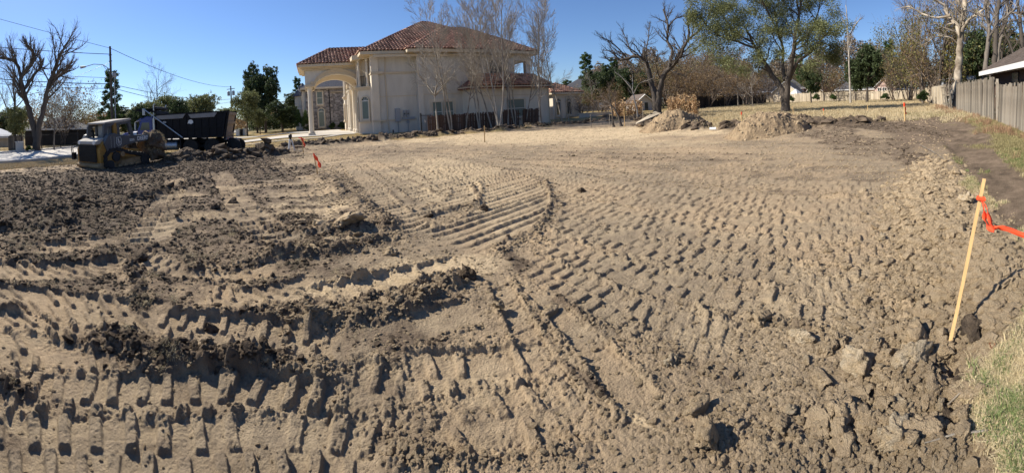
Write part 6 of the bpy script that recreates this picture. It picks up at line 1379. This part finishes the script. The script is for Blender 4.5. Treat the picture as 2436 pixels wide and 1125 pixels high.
g_ = thing('iron_gate', 'narrow black iron gate at the left end of the dark board fence', 'gate', lot_at(1001, 31.4)+V3((0, 0, -.25)), AX)
for x in (0, 1.0): MB().box(x-.05, x+.05, -.05, .05, 0, 2.05).build('gate_post', M_iron if x == 0 else M_grey, g_)
MB().box(0, 1.0, -.02, .02, .2, .24).build('rail', M_iron, g_); MB().box(0, 1.0, -.02, .02, 1.8, 1.84).build('rail', M_iron, g_)
for k in range(9): MB().box(.1+k*.1-.012, .1+k*.1+.012, -.012, .012, .2, 1.95).build('bar', M_iron, g_)
MB().box(.35, .55, -.07, .05, 1.2, 1.45).build('lock_box', M_alu, g_)
# right fence
fence_panel('weathered grey board fence panel at the right edge, leaning beside the gap', 2.5, 14.25, -3.9, BMG, M_fgr, tiltx=rad(3), dz=-.02, rail_side=-1, group=None, wob=.006, scalez=1.06, step=.137)
fence_panel('weathered grey board fence between the gap and the dark fallen board', 14.95, 25.0, -4.0, BMG, M_fgr, tiltx=rad(1.5), dz=0.0, rail_side=-1, wob=.01, step=.14)
fence_panel('weathered fence running on beyond the dark fallen board to the corner', 29.6, 75, -3.95, None, M_fpl, stuff=True, rail_side=-1)
fence_panel('ragged boards with gaps beside the dark fallen board', 25.4, 29.3, -3.7, BMG, M_fgr, tiltx=rad(-7), rail_side=-1, wob=.09, step=.33)
sl_ = link('fallen_board', MB().box(-1.05, 1.05, -.03, .03, 0, 2.0).mesh('fallen_board', bevel=.01), pmat('dark_slab', (.045, .05, .055), .7, .15, 2), None, gat(2257, 27.0, -.1)); sl_.rotation_euler = (rad(14), rad(14), AX); tag(sl_, 'dark slate coloured board propped against the broken part of the right fence', 'board')
gp_ = thing('fence_post', 'bare wooden post standing in the gap of the right fence', 'post', uv(14.6, -4.05, .35), AX); MB().box(-.05, .05, -.05, .05, 0, 1.65).build('post', M_fgr, gp_); MB().tube([(0, -.06, 1.2), (.5, -.2, 1.55)], .03, 5).build('brace', M_fgr, gp_)
# back fences
fence_panel('sunlit pale fence closing the open plot at the back', -3.9, 24.0, 75.3, None, M_fpl, stuff=True, face_along_b=True, rail_side=-1)
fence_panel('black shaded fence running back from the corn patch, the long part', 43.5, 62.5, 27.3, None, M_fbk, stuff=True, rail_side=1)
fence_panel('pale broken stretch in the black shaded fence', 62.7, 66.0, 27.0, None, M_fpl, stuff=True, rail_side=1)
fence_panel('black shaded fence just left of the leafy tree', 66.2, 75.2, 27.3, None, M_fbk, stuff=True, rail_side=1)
# wire fence posts behind the spoil heap, boards, trailer
for k, (px, R, h, lb) in enumerate([(1404, 27, 1.0, 'thin wire fence post behind the spoil, the leftmost'), (1449, 27, .9, 'thin wire fence post left of the upright sapling'), (1484, 25, 1.25, 'thin pale stake between the saplings and the board pile'), (1528, 28, 1.0, 'thin wire fence post left of the board pile')]):
    o = link('wire_post', MB().box(-.02, .02, -.02, .02, -.1, h).mesh('wire_post'), M_wood if k == 2 else M_fgr, None, gat(px, R)); tag(o, lb, 'post')
bp = thing('board_pile', 'pale boards leaning on the dark lumber stack beside the gnarled trunk', 'lumber', gat(1540, 25), rad(18))
for k in range(5): MB().hexa([(-1.2+.1*k, -.3+.13*k, 0), (.9, -.3+.13*k, .55+.03*k), (.9, -.2+.13*k, .55+.03*k), (-1.2+.1*k, -.2+.13*k, 0), (-1.2+.1*k, -.3+.13*k, .05), (.9, -.3+.13*k, .60+.03*k), (.9, -.2+.13*k, .60+.03*k), (-1.2+.1*k, -.2+.13*k, .05)]).build('board', M_fpl, bp)
lp = thing('lumber_stack', 'low dark stack of boards at the foot of the gnarled tree', 'lumber', gat(1580, 26.0), rad(-20))
for k in range(5): MB().box(-1.0, 1.1+.1*(k % 2), -.5, .5, .06+.12*k, .15+.12*k).build('board', M_fbk, lp)
for x in (-.8, .9): MB().box(x, x+.1, -.5, .5, 0, .06).build('bearer', M_fbk, lp)
pw = thing('patio_wall', 'low concrete patio wall beyond the spoil heap', 'wall', gat(1425, 47), rad(6)); MB().box(-2.6, 2.6, 0, .3, -.3, .38).build('wall', M_conc, pw); MB().box(-2.65, 2.65, -.05, .35, .38, .46).build('coping', M_conc, pw); MB().box(2.2, 2.9, -.3, .4, -.3, .75).build('pillar', M_conc, pw)
ds = thing('satellite_dish', 'white round dish on a short pole in the patio', 'dish', gat(1430, 50), 0); MB().tube([(0, 0, 0), (0, 0, .95)], .03, 6).build('pole', M_iron, ds); MB().lathe([(.36, 0), (.28, .1), (.05, .15)], (0, -.1, 1.25), 16, 'y').build('dish', M_whi, ds)
# ------------------------------------------------------------------ stakes
def ribbon(pts, w, name, parent, mat, updir=V3((0, 0, 1))):
    V_ = []; F_ = []; P = spline(pts, 4*len(pts))
    for i, p in enumerate(P):
        t = (P[min(i+1, len(P)-1)]-P[max(i-1, 0)]).normalized(); s = t.cross(V3((.2, 1, .1))).normalized(); s.rotate(Matrix.Rotation(.5*math.sin(i*.9), 3, t)); V_ += [tuple(p-s*w/2), tuple(p+s*w/2)]
    for i in range(len(P)-1): F_.append((2*i, 2*i+1, 2*i+3, 2*i+2))
    me = bpy.data.meshes.new(name); me.from_pydata(V_, [], F_); me.polygons.foreach_set('use_smooth', [True]*len(F_)); o = link(name, me, mat, parent)
    m_ = o.modifiers.new('thick', 'SOLIDIFY'); m_.thickness = .0012; return o
base = gp(2250, 842); base.z = gz(base.x, base.y)-.10; Rb = math.hypot(base.x, base.y)
top = at(2343, 424, Rb*1.03)
st = thing('survey_stake', 'tall wooden lath stake with an orange ribbon standing at the near right', 'stake', base, 0)
dv = top-base; pts = [V3((0, 0, 0)) + dv*t + V3((.012*math.sin(t*5), 0, 0)) for t in (0, .25, .5, .75, 1)]
V_ = []; side = dv.cross(V3((base.x, base.y, 0))).normalized(); frn = dv.cross(side).normalized()
for p_ in pts: V_ += [p_+side*.0105+frn*.005, p_-side*.0105+frn*.005, p_-side*.0105-frn*.005, p_+side*.0105-frn*.005]
MB().add(V_, [(4*i+k, 4*i+(k+1) % 4, 4*i+4+(k+1) % 4, 4*i+4+k) for i in range(4) for k in range(4)]+[(0, 1, 2, 3), (19, 18, 17, 16)]).build('lath', M_wood, st)
kn = at(2334, 472, Rb*1.02)-base
MB().tube([kn+side*.020+frn*.012, kn-side*.020+frn*.012, kn-side*.020-frn*.012, kn+side*.020-frn*.012, kn+side*.020+frn*.012], [.013]*5, 6).tube([kn-frn*.02, kn-frn*.02+V3((.012, 0, -.02))], [.016, .012], 6).build('ribbon_knot', M_orng, st)
Rr = Rb*1.0
ribbon([kn-frn*.02]+[at(px, py, Rr*k)-base for px, py, k in ((2346, 492, .99), (2352, 515, .98), (2362, 540, .98), (2378, 541, .98), (2400, 546, .99), (2436, 560, 1.0), (2480, 570, 1.0))], .030, 'ribbon_tail', st, M_orng)
ribbon([kn-frn*.02]+[at(px, py, Rr*k)-base for px, py, k in ((2340, 496, .98), (2343, 520, .975), (2352, 540, .97), (2366, 548, .97))], .034, 'ribbon_tail', st, M_orng)
def stake(px, py, ptx, pty, lb, w=.03, top_col=True, flag=False, cross=False):
    b0 = gpt(px, py, -.05); R = math.hypot(b0.x, b0.y); t = at(ptx, pty, R) - b0; o = thing('survey_stake', lb, 'stake', b0, 0)
    MB().tube([V3((0, 0, 0)), t*.8], w*.6, 4).build('lath', M_wood, o); MB().tube([t*.8, t], w*.66, 4).build('lath_tip', M_orng if top_col else M_wood, o)
    if flag: ribbon([t*.95, t*.8+V3((.05, 0, 0)), t*.62+V3((.10, .02, 0)), t*.42+V3((.13, 0, 0))], .10, 'ribbon_tail', o, M_orng)
    if cross: MB().tube([t*.92+V3((-.18, 0, .04)), t*.92+V3((.22, 0, -.06))], w*.6, 4).build('crosspiece', M_orng, o)
    return o
stake(757, 420, 746, 364, 'leaning stake with an orange ribbon at the edge of the dark mud', .025, True, True)
stake(722, 362, 717, 326, 'stake with a pale orange crosspiece beside the tripod', .04, True, True, True)
stake(1153, 338, 1152, 299, 'small brown wooden stake in front of the long dark board fence', .05, False)
stake(1765, 298, 1764, 266, 'orange tipped wooden stake between the two dirt piles', .05)
stake(1890, 287, 1885, 252, 'thin white leaning stake right of the leafy trunk', .03, False)
stake(2153, 289, 2151, 244, 'orange tipped stake on the golden grass near the fence corner', .05, True, True)
stake(1960, 280, 1959, 258, 'short orange stake in the golden grass right of the leafy tree', .04)
stake(2064, 262, 2064, 250, 'tiny stake in the far grass below the dark round tree', .05, False)
tpd = gpt(692, 358); tp_t = thing('laser_tripod', 'white laser level tripod with a black head on the lawn edge', 'tripod', tpd, 0)
for k in range(3):
    a = k*2.09+.4; MB().tube([(.22*math.cos(a), .22*math.sin(a), 0), (.05*math.cos(a), .05*math.sin(a), .62)], [.03, .045], 6).build('leg', M_whi, tp_t)
MB().lathe([(.06, .6), (.07, .66), (.05, .68)], (0, 0, 0), 10).build('mount', M_iron, tp_t); MB().lathe([(.07, .68), (.10, .72), (.10, .86), (.06, .90)], (0, 0, 0), 12).build('laser_head', M_iron, tp_t)
rk = gpt(712, 352); ro = thing('landscape_rake', 'wide landscape rake lying at the lawn edge, handle leaning on the tripod', 'rake', rk, 0)
hd_ = at(696, 330, math.hypot(rk.x, rk.y))-rk; MB().tube([V3((-.1, 0, .06)), hd_], .016, 5).build('handle', M_fdk, ro); MB().box(-.38, .38, -.03, .03, .0, .09).build('head', M_fdk, ro)
pv = link('pipe_offcut', MB().lathe([(.07, 0), (.07, .3)], (0, 0, 0), 12, 'x').mesh('pipe_offcut'), M_whi, None, gpt(1704, 312, .09)); pv.rotation_euler = (0, 0, 2.4); tag(pv, 'white pipe offcut lying between the two dirt piles', 'pipe')
# ------------------------------------------------------------------ poles and lines
def upole(px, R, h, r, label): 
    p = gat(px, R, -.3); o = thing('utility_pole', label, 'utility pole', p, 0); MB().tube([(0, 0, 0), (0, 0, h*.5), (0, 0, h)], [r, r*.85, r*.7], 10).build('pole', M_barkd, o); return o, p
p1, q1 = upole(268, 42, 11.6, .17, 'tall utility pole with a street lamp arm behind the loader')
ang = math.atan2(-CA*0+_r.y, _r.x)
lv = (at(197, 147, 42.5)-at(258, 147, 42)); arm = MB().tube([V3((0, 0, 8.9)), lv*.3+V3((0, 0, 9.5)), lv*.65+V3((0, 0, 9.55)), lv+V3((0, 0, 9.25))], .045, 6).build('lamp_arm', M_grey, p1)
MB().tube([V3((0, 0, 8.2)), lv*.28+V3((0, 0, 9.4))], .03, 5).build('arm_brace', M_grey, p1)
lh = MB().tube([lv*.97+V3((0, 0, 9.27)), lv*1.18+V3((0, 0, 9.17))], [.10, .16], 8).build('lamp_head', M_grey, p1)
for z in (10.6, 9.9, 8.0, 7.3): MB().tube([(-.18, -.1, z), (.18, .1, z)], .05, 6).build('insulator', M_grey, p1)
MB().tube([(1.0*math.cos(t)*.45+.75, 0, 3.3+.62*math.sin(t)) for t in [k*.4 for k in range(17)]], .03, 5).build('cable_coil', M_iron, p1)
p1c, _ = upole(276, 41, 8.0, .07, 'x'); p1c['label'] = 'thin grey conduit pole just right of the tall utility pole'; p1c.children[0].data.materials.clear(); p1c.children[0].data.materials.append(M_grey)
MB().lathe([(.05, 7.9), (.22, 8.0), (.22, 8.4), (.1, 8.5)], (0, 0, 0), 10).build('transformer', M_grey, p1c)
p2, q2 = upole(553, 85, 11.0, .2, 'distant utility pole with two grey transformers above the truck')
for s in (-1, 1): MB().lathe([(.28, 0), (.32, .1), (.32, .95), (.2, 1.05)], (s*.75*_r.x, s*.75*_r.y, 8.8), 10).build('transformer', M_grey, p2)
MB().tube([(-1.2*_r.x, -1.2*_r.y, 10.3), (1.2*_r.x, 1.2*_r.y, 10.3)], .08, 5).build('crossarm', M_barkd, p2)
def wire(label, A, B, sag, r=.02):
    pts = [A.lerp(B, t)-V3((0, 0, sag*4*t*(1-t))) for t in [k/14 for k in range(15)]]; o = MB().tube(pts, r, 4).build('power_line', M_iron); tag(o, label, 'cable'); return o
B0 = at(-330, 260, 70)
top1 = q1+V3((0, 0, 11.5))
for (zz, yb, sag, r_, lb) in ((11.4, 20, .3, .022, 'topmost thin line running left from the utility pole'), (10.7, 108, .35, .035, 'second line from the top running left from the utility pole'), (8.0, 166, .3, .022, 'thin middle line running left from the utility pole'), (7.3, 185, .3, .045, 'thick cable running left from the utility pole'), (6.8, 195, .35, .03, 'lowest cable running left from the utility pole')):
    wire(lb, q1+V3((0, 0, zz)), at(-120, yb-8, 44), sag, r_)
wire('service drop slanting down left from the utility pole', q1+V3((0, 0, 9.8)), at(55, 218, 70), .5, .02)
for (z1, z2, sag, lb) in ((11.4, 10.8, 1.2, 'topmost line running right from the utility pole to the distant pole'), (7.3, 8.0, .8, 'upper cable running right from the utility pole behind the truck'), (6.9, 7.4, 1.2, 'lower cable running right from the utility pole behind the truck')):
    wire(lb, q1+V3((0, 0, z1)), q2+V3((0, 0, z2)), sag, .03)
# ------------------------------------------------------------------ iron fence across the street
f0 = gat(-60, 34); f1 = gat(188, 42); n = 26
fo = thing('iron_fence', 'black iron picket fence across the street on the left', 'fence', (f0.x, f0.y, -.36), math.atan2(f1.y-f0.y, f1.x-f0.x)); L = math.hypot(f1.x-f0.x, f1.y-f0.y)
pk = MB()
for k in range(int(L/.14)): pk.box(k*.14-.009, k*.14+.009, -.009, .009, .1, 1.65)
tag(pk.build('pickets', M_iron, fo), kind='stuff')
for z in (.2, 1.45): MB().box(0, L, -.02, .02, z, z+.04).build('rail', M_iron, fo)
for k in range(int(L/2.6)+1): MB().box(k*2.6-.04, k*2.6+.04, -.04, .04, 0, 1.75).build('post', M_iron, fo)
fp = link('gate_pillar', MB().box(-.3, .3, -.3, .3, 0, 1.0).box(-.35, .35, -.35, .35, 1.0, 1.1).mesh('gate_pillar'), M_conc, None, gat(46, 34.5, -.1)); tag(fp, 'short grey masonry pillar at the iron fence', 'pillar')
bpn = thing('board_screen', 'tan board screen behind the iron fence at the left', 'fence', gat(38, 40, -.3), math.atan2(_r.y, _r.x)-1.15)
for k in range(14): link('board', BMG[k % 3], None, bpn, (-1.0+k*.15, 0, 0)).scale = (1, 1, 1.0)
# ------------------------------------------------------------------ houses
M_gshi = pmat('roof_dark_shingle', (.085, .085, .092), .9, .25, 3, bump=.01, bscale=8); M_bshi = pmat('roof_brown_shingle', (.12, .095, .08), .9, .3, 4, bump=.01, bscale=10, island=.2)
M_rshi = pmat('roof_rust', (.26, .10, .07), .85, .2, 3); M_pink = pmat('pink_siding', (.62, .44, .38), .85, .06, 2); M_cream2 = pmat('cream_siding', (.60, .50, .36), .85, .06, 2); M_wht = pmat('white_siding', (.78, .77, .74), .8, .05, 2)
def house(label, px, R, w, d, h, rh, wall, roof, turn=0.0, gable=True, wins=(), dz=-.3, chimney=None, name='house'):
    c = gat(px, R, dz); face = math.atan2(c.y, c.x)-math.pi/2+turn; o = thing(name, label, 'house', c, face)
    wl = MB().box(-w/2, w/2, 0, d, 0, h)
    if gable: wl.prism([(-w/2, h), (w/2, h), (0, h+rh)], 'y', 0.001, d-.001)
    wl.build('wall', wall, o); e = .35
    if gable:
        k = rh/(w/2)
        for s in (-1, 1): MB().hexa([(0, -e, h+rh+.02), (s*(w/2+e), -e, h-e*k), (s*(w/2+e), d+e, h-e*k), (0, d+e, h+rh+.02), (0, -e, h+rh+.16), (s*(w/2+e), -e, h-e*k+.14), (s*(w/2+e), d+e, h-e*k+.14), (0, d+e, h+rh+.16)]).build('roof', roof, o)
        MB().tube([(-w/2-e, -e-.02, h-e*k), (0, -e-.02, h+rh+.05), (w/2+e, -e-.02, h-e*k)], .09, 4).build('barge_board', M_wht, o)
    else:
        m_ = min(w, d)/2+e; rr_ = MB(); P = [(-w/2-e, -e, h), (w/2+e, -e, h), (w/2+e, d+e, h), (-w/2-e, d+e, h)]
        if w >= d: A_, B_ = (-w/2-e+m_, d/2, h+rh), (w/2+e-m_, d/2, h+rh); fs = [(0, 1, 5, 4), (1, 2, 5), (2, 3, 4, 5), (3, 0, 4), (3, 2, 1, 0)]
        else: A_, B_ = (0, -e+m_, h+rh), (0, d+e-m_, h+rh); fs = [(0, 1, 4), (1, 2, 5, 4), (2, 3, 5), (3, 0, 4, 5), (3, 2, 1, 0)]
        rr_.add(P+[A_, B_], fs).build('roof', roof, o); MB().box(-w/2-e, w/2+e, -e-.02, -e+.04, h-.2, h).build('fascia', M_wht, o)
    for (x, z, ww, wh) in wins:
        f_ = MB().box(x-ww/2-.08, x+ww/2+.08, -.05, 0.0, z-.08, z+wh+.08).build('window', M_wht, o); MB().box(x-ww/2, x+ww/2, -.07, -.052, z, z+wh).build('pane', M_glass, f_)
        MB().box(x-.03, x+.03, -.085, -.071, z, z+wh).build('mullion', M_wht, f_)
    if chimney: MB().box(chimney[0]-.4, chimney[0]+.4, chimney[1]-.4, chimney[1]+.4, h, chimney[2]).box(chimney[0]-.5, chimney[0]+.5, chimney[1]-.5, chimney[1]+.5, chimney[2], chimney[2]+.2).build('chimney', M_wht, o)
    return o
house('white house with a grey hip roof behind the garage wing', 1402, 92, 11, 9, 6.3, 2.6, M_wht, M_gshi, .2, False, [(-3, 4, .9, 1.3), (1, 4, .9, 1.3), (3.4, 4, .9, 1.3)])
MBw = thing('grey_wall', 'long grey block wall below the white house', 'wall', gat(1425, 80, -.3), math.atan2(_r.y, _r.x)-.3); MB().box(-7, 8, 0, .4, 0, 3.6).build('wall', pmat('grey_block', (.16, .16, .17), .9, .1, 1), MBw); MB().box(-7.1, 8.1, -.1, .5, 3.6, 3.75).build('coping', M_grey, MBw)
house('small grey shed with a dark doorway left of the gnarled tree', 1533, 58, 2.7, 4, 1.75, 1.0, pmat('shed_grey', (.46, .45, .43), .85, .05, 2), M_bshi, .45, True, [(-.75, .5, .55, 1.1)], name='garden_shed')
shd = [q for q in COL.objects if q.name.startswith('garden_shed')][0]; MB().box(.05, .6, -.06, -.001, 0.02, 1.55).build('door', M_glass, shd)
house('house with a long dark shingle roof and a white chimney behind the dark fence', 1795, 88, 17, 9, 2.9, 4.3, M_cream2, M_gshi, .15, False, [(-5, .9, 1.2, 1.2), (-2, .9, 1.2, 1.2)], chimney=(0.3, 4.5, 8.0))
house('cream gabled house behind the leafy tree', 1868, 84, 5.6, 7, 2.7, 2.1, M_cream2, M_gshi, -.25, True, [(-1.1, 2.1, .9, .35)])
house('low building with a dark roof right of the cream gable', 1890, 94, 5, 6, 3.6, 2.4, M_cream2, M_gshi, .1, False)
tn = thing('white_canopy', 'white peaked canopy roof behind the back fence', 'canopy', gat(1894, 82, -.2), .3); MB().add([(-1.7, -1.2, 1.7), (1.7, -1.2, 1.7), (1.7, 1.2, 1.7), (-1.7, 1.2, 1.7), (0, 0, 3.05), (-1.7, -1.2, 1.4), (1.7, -1.2, 1.4), (1.7, 1.2, 1.4), (-1.7, 1.2, 1.4)], [(0, 1, 4), (1, 2, 4), (2, 3, 4), (3, 0, 4), (0, 5, 6, 1), (1, 6, 7, 2), (2, 7, 8, 3), (3, 8, 5, 0)]).build('canopy', M_wht, tn)
for x, y in ((-1.6, -1.1), (1.6, -1.1), (1.6, 1.1), (-1.6, 1.1)): MB().tube([(x, y, 0), (x, y, 1.5)], .04, 5).build('pole', M_wht, tn)
house('cream house with a rust red roof behind the back fence', 1938, 92, 3.6, 8, 2.9, 2.0, M_cream2, M_rshi, -.3, True, [(0, 1.7, .7, .9)])
house('grey-roofed low house right of the tall pale tree', 2050, 86, 12, 9, 2.7, 3.0, M_cream2, M_gshi, .1, False, chimney=(2.6, 4.0, 5.4))
house('pink gabled house with three white windows behind the back fence', 2104, 84, 4.4, 7, 3.1, 2.0, M_pink, M_gshi, -.1, True, [(-1.1, 1.75, .8, 1.1), (0, 1.75, .8, 1.1), (1.1, 1.75, .8, 1.1)])
house('dark-roofed house with a white chimney right of the pink gable', 2136, 90, 5, 7, 2.7, 2.6, M_cream2, M_gshi, .1, False, chimney=(-.5, 2.6, 5.3))
house('white building half hidden behind the leaning fence and the sycamore', 2322, 46, 8, 6, 3.1, .5, M_wht, M_wht, .2, False, [(-2, 1.2, 1, 1)])
house('tan house wall left of the cream gable behind the dark fence', 1760, 80, 8, 6, 2.3, .6, M_cream2, M_gshi, .1, False)
house('dark-walled house with a grey roof behind the iron fence on the left', 132, 50, 8.5, 8, 2.4, 1.7, M_fbk, M_gshi, -.2, False, dz=-.2)
house('small tan outbuilding behind the iron fence at the left edge', 12, 47, 3.4, 4, 1.6, 1.0, M_cream2, M_wht, .3, False)
# shed with the white eave at the right edge
rs = thing('shed', 'brown-roofed outbuilding with a white eave over the right fence', 'shed', uv(21.3, -4.85, tz(*uv(21, -5)[:2])), AX)
z0 = 2.28
MB().box(-17, -.5, -5.5, -.55, 0, z0-.02).build('wall', M_fdk, rs)
MB().hexa([(-17.3, 0, z0), (0, 0, z0), (0, -3.2, z0+1.75), (-17.3, -3.2, z0+1.75), (-17.3, 0, z0+.06), (0, 0, z0+.06), (0, -3.2, z0+1.81), (-17.3, -3.2, z0+1.81)]).build('roof_deck', M_wht, rs)
sg = MB(); n_ = 0
for j in range(17):
    for i in range(58):
        x = -17.25+i*.3+(j % 2)*.15; y = -.0-j*.19; zz = z0+.065-y*.547; w_ = .29; x1 = min(x+w_, 0.02)
        if x > 0: continue
        sg.hexa([(x, y+.03, zz-.0164), (x1, y+.03, zz-.0164), (x1, y-.19, zz+.104), (x, y-.19, zz+.104), (x, y+.03, zz+.014+RS.uniform(0, .012)), (x1, y+.03, zz+.014), (x1, y-.19, zz+.11), (x, y-.19, zz+.11)])
tag(sg.build('shingles', M_bshi, rs), kind='stuff')
MB().box(-17.3, .03, .0, .035, z0-.16, z0+.07).build('fascia', M_wht, rs)
MB().prism([(-.0, z0-.14), (-3.2, z0+1.62), (-3.2, z0+1.83), (0.0, z0+.08)], 'x', .0, .04).build('barge_board', M_wht, rs)
MB().box(-17, -.5, -.5, -.02, z0-.14, z0-.10).build('soffit', M_wht, rs)
for k in range(3): MB().box(-5.5-k*3, -4.6-k*3, -.56, -.50, 1.5, 2.05).build('window', M_glass, rs)
# bins by the street
for (px, m_, lb) in ((573, M_iron, 'dark wheeled bin at the end of the street right of the truck'), (567, M_wht, 'white bin beside the dark one at the end of the street'), (581, M_wht, 'white post box right of the dark bin')):
    o = thing('wheeled_bin', lb, 'bin', gat(px, 62), 0); MB().prism([(-.3, 0), (.3, 0), (.36, 1.0), (-.36, 1.0)], 'y', -.32, .32).build('body', m_, o); MB().box(-.4, .4, -.36, .36, 1.0, 1.08).build('lid', m_, o)
# stray leaves and sticks on the near verge
M_leaf = pmat('dead_leaf', (.24, .09, .04), .7, .2, 9)
for k, (px, py, lb) in enumerate([(2362, 870, 'reddish dead leaf on the near verge right of the stake'), (2428, 985, 'brown dead leaf at the right edge of the near verge'), (2416, 890, 'small red leaf in the grass right of the stake')]):
    c = gpt(px, py, .02); s = .035; o = link('dead_leaf', MB().add([(-s, 0, 0), (-.3*s, -.6*s, .4*s), (s, 0, .1*s), (-.3*s, .6*s, .35*s), (0, 0, -.1*s)], [(0, 1, 4), (1, 2, 4), (2, 3, 4), (3, 0, 4)]).mesh('dead_leaf'), M_leaf, None, c, k*1.3); o.modifiers.new('t', 'SOLIDIFY').thickness = .001; tag(o, lb, 'leaf')
for k, (a, b_, c, d_, lb) in enumerate([(2350, 1062, 2200, 1100, 'bundle of dry stems at the bottom of the verge'), (2255, 985, 2310, 965, 'short crust covered stick on the dark clods'), (2188, 350, 2252, 388, 'pale root on the dark strip')]):
    A = gpt(a, b_, .03); B = gpt(c, d_, .03); r_ = .0045 if k < 2 else .010; o = MB().tube([A, A.lerp(B, .5)+V3((0, 0, .02)), B], [r_, r_, r_*.5], 5).build('dry_stick', M_fgr); tag(o, lb, 'stick')
# ------------------------------------------------------------------ far woodland, too far to tell its trees apart
def woodland(name, label, lo, hi, R0, R1, hfun, n, size, mat, seed):
    g = np.random.default_rng(seed); px = g.uniform(lo, hi, n); R = g.uniform(R0, R1, n); hh = np.array([hfun(x) for x in px])*(0.75+.5*vn(px/22.0, px*0, seed)); z = hh*g.uniform(0, 1, n)**.7
    l = (px-CX)/F; x = R*np.sin(l); y = R*np.cos(l); P = np.stack([x, y, z+.2], 1)
    a = g.normal(0, 1, (n, 3)); a /= np.linalg.norm(a, axis=1)[:, None]; b = np.cross(a, g.normal(0, 1, (n, 3))); b /= np.linalg.norm(b, axis=1)[:, None]; s = size*g.uniform(.4, 1.2, n)[:, None]
    V = np.stack([P-a*s, P+b*s*.5, P+a*s, P-b*s*.5], 1).reshape(-1, 3); i = np.arange(n)*4; o = link(name, np_mesh(name, V, np.stack([i, i+1, i+2, i+3], 1), False), mat); tag(o, label, kind='stuff')
M_wdl = leafmat('woodland_brown', (.20, .155, .11))
woodland('far_woodland', 'far bare brown woodland on the right', 1380, 2560, 100, 125, lambda x: 12.5+3*math.sin(x*.013), 120000, .38, M_wdl, 1)
woodland('far_woodland', 'far green woodland on the right', 1400, 2560, 118, 150, lambda x: 8.5+3*math.sin(x*.021), 26000, .5, M_ldk, 2)
woodland('treeline', 'far low trees on the left', -180, 730, 95, 130, lambda x: 4.6+1.6*math.sin(x*.03), 26000, .38, M_lbr, 3)
woodland('treeline', 'far low green trees on the left', -180, 730, 120, 150, lambda x: 5.5+2*math.sin(x*.023+1), 22000, .5, M_lg, 4)
woodland('near_thicket', 'dark hedge at the end of the lawn', 590, 720, 72, 80, lambda x: 2.6, 9000, .22, M_ldk, 5)
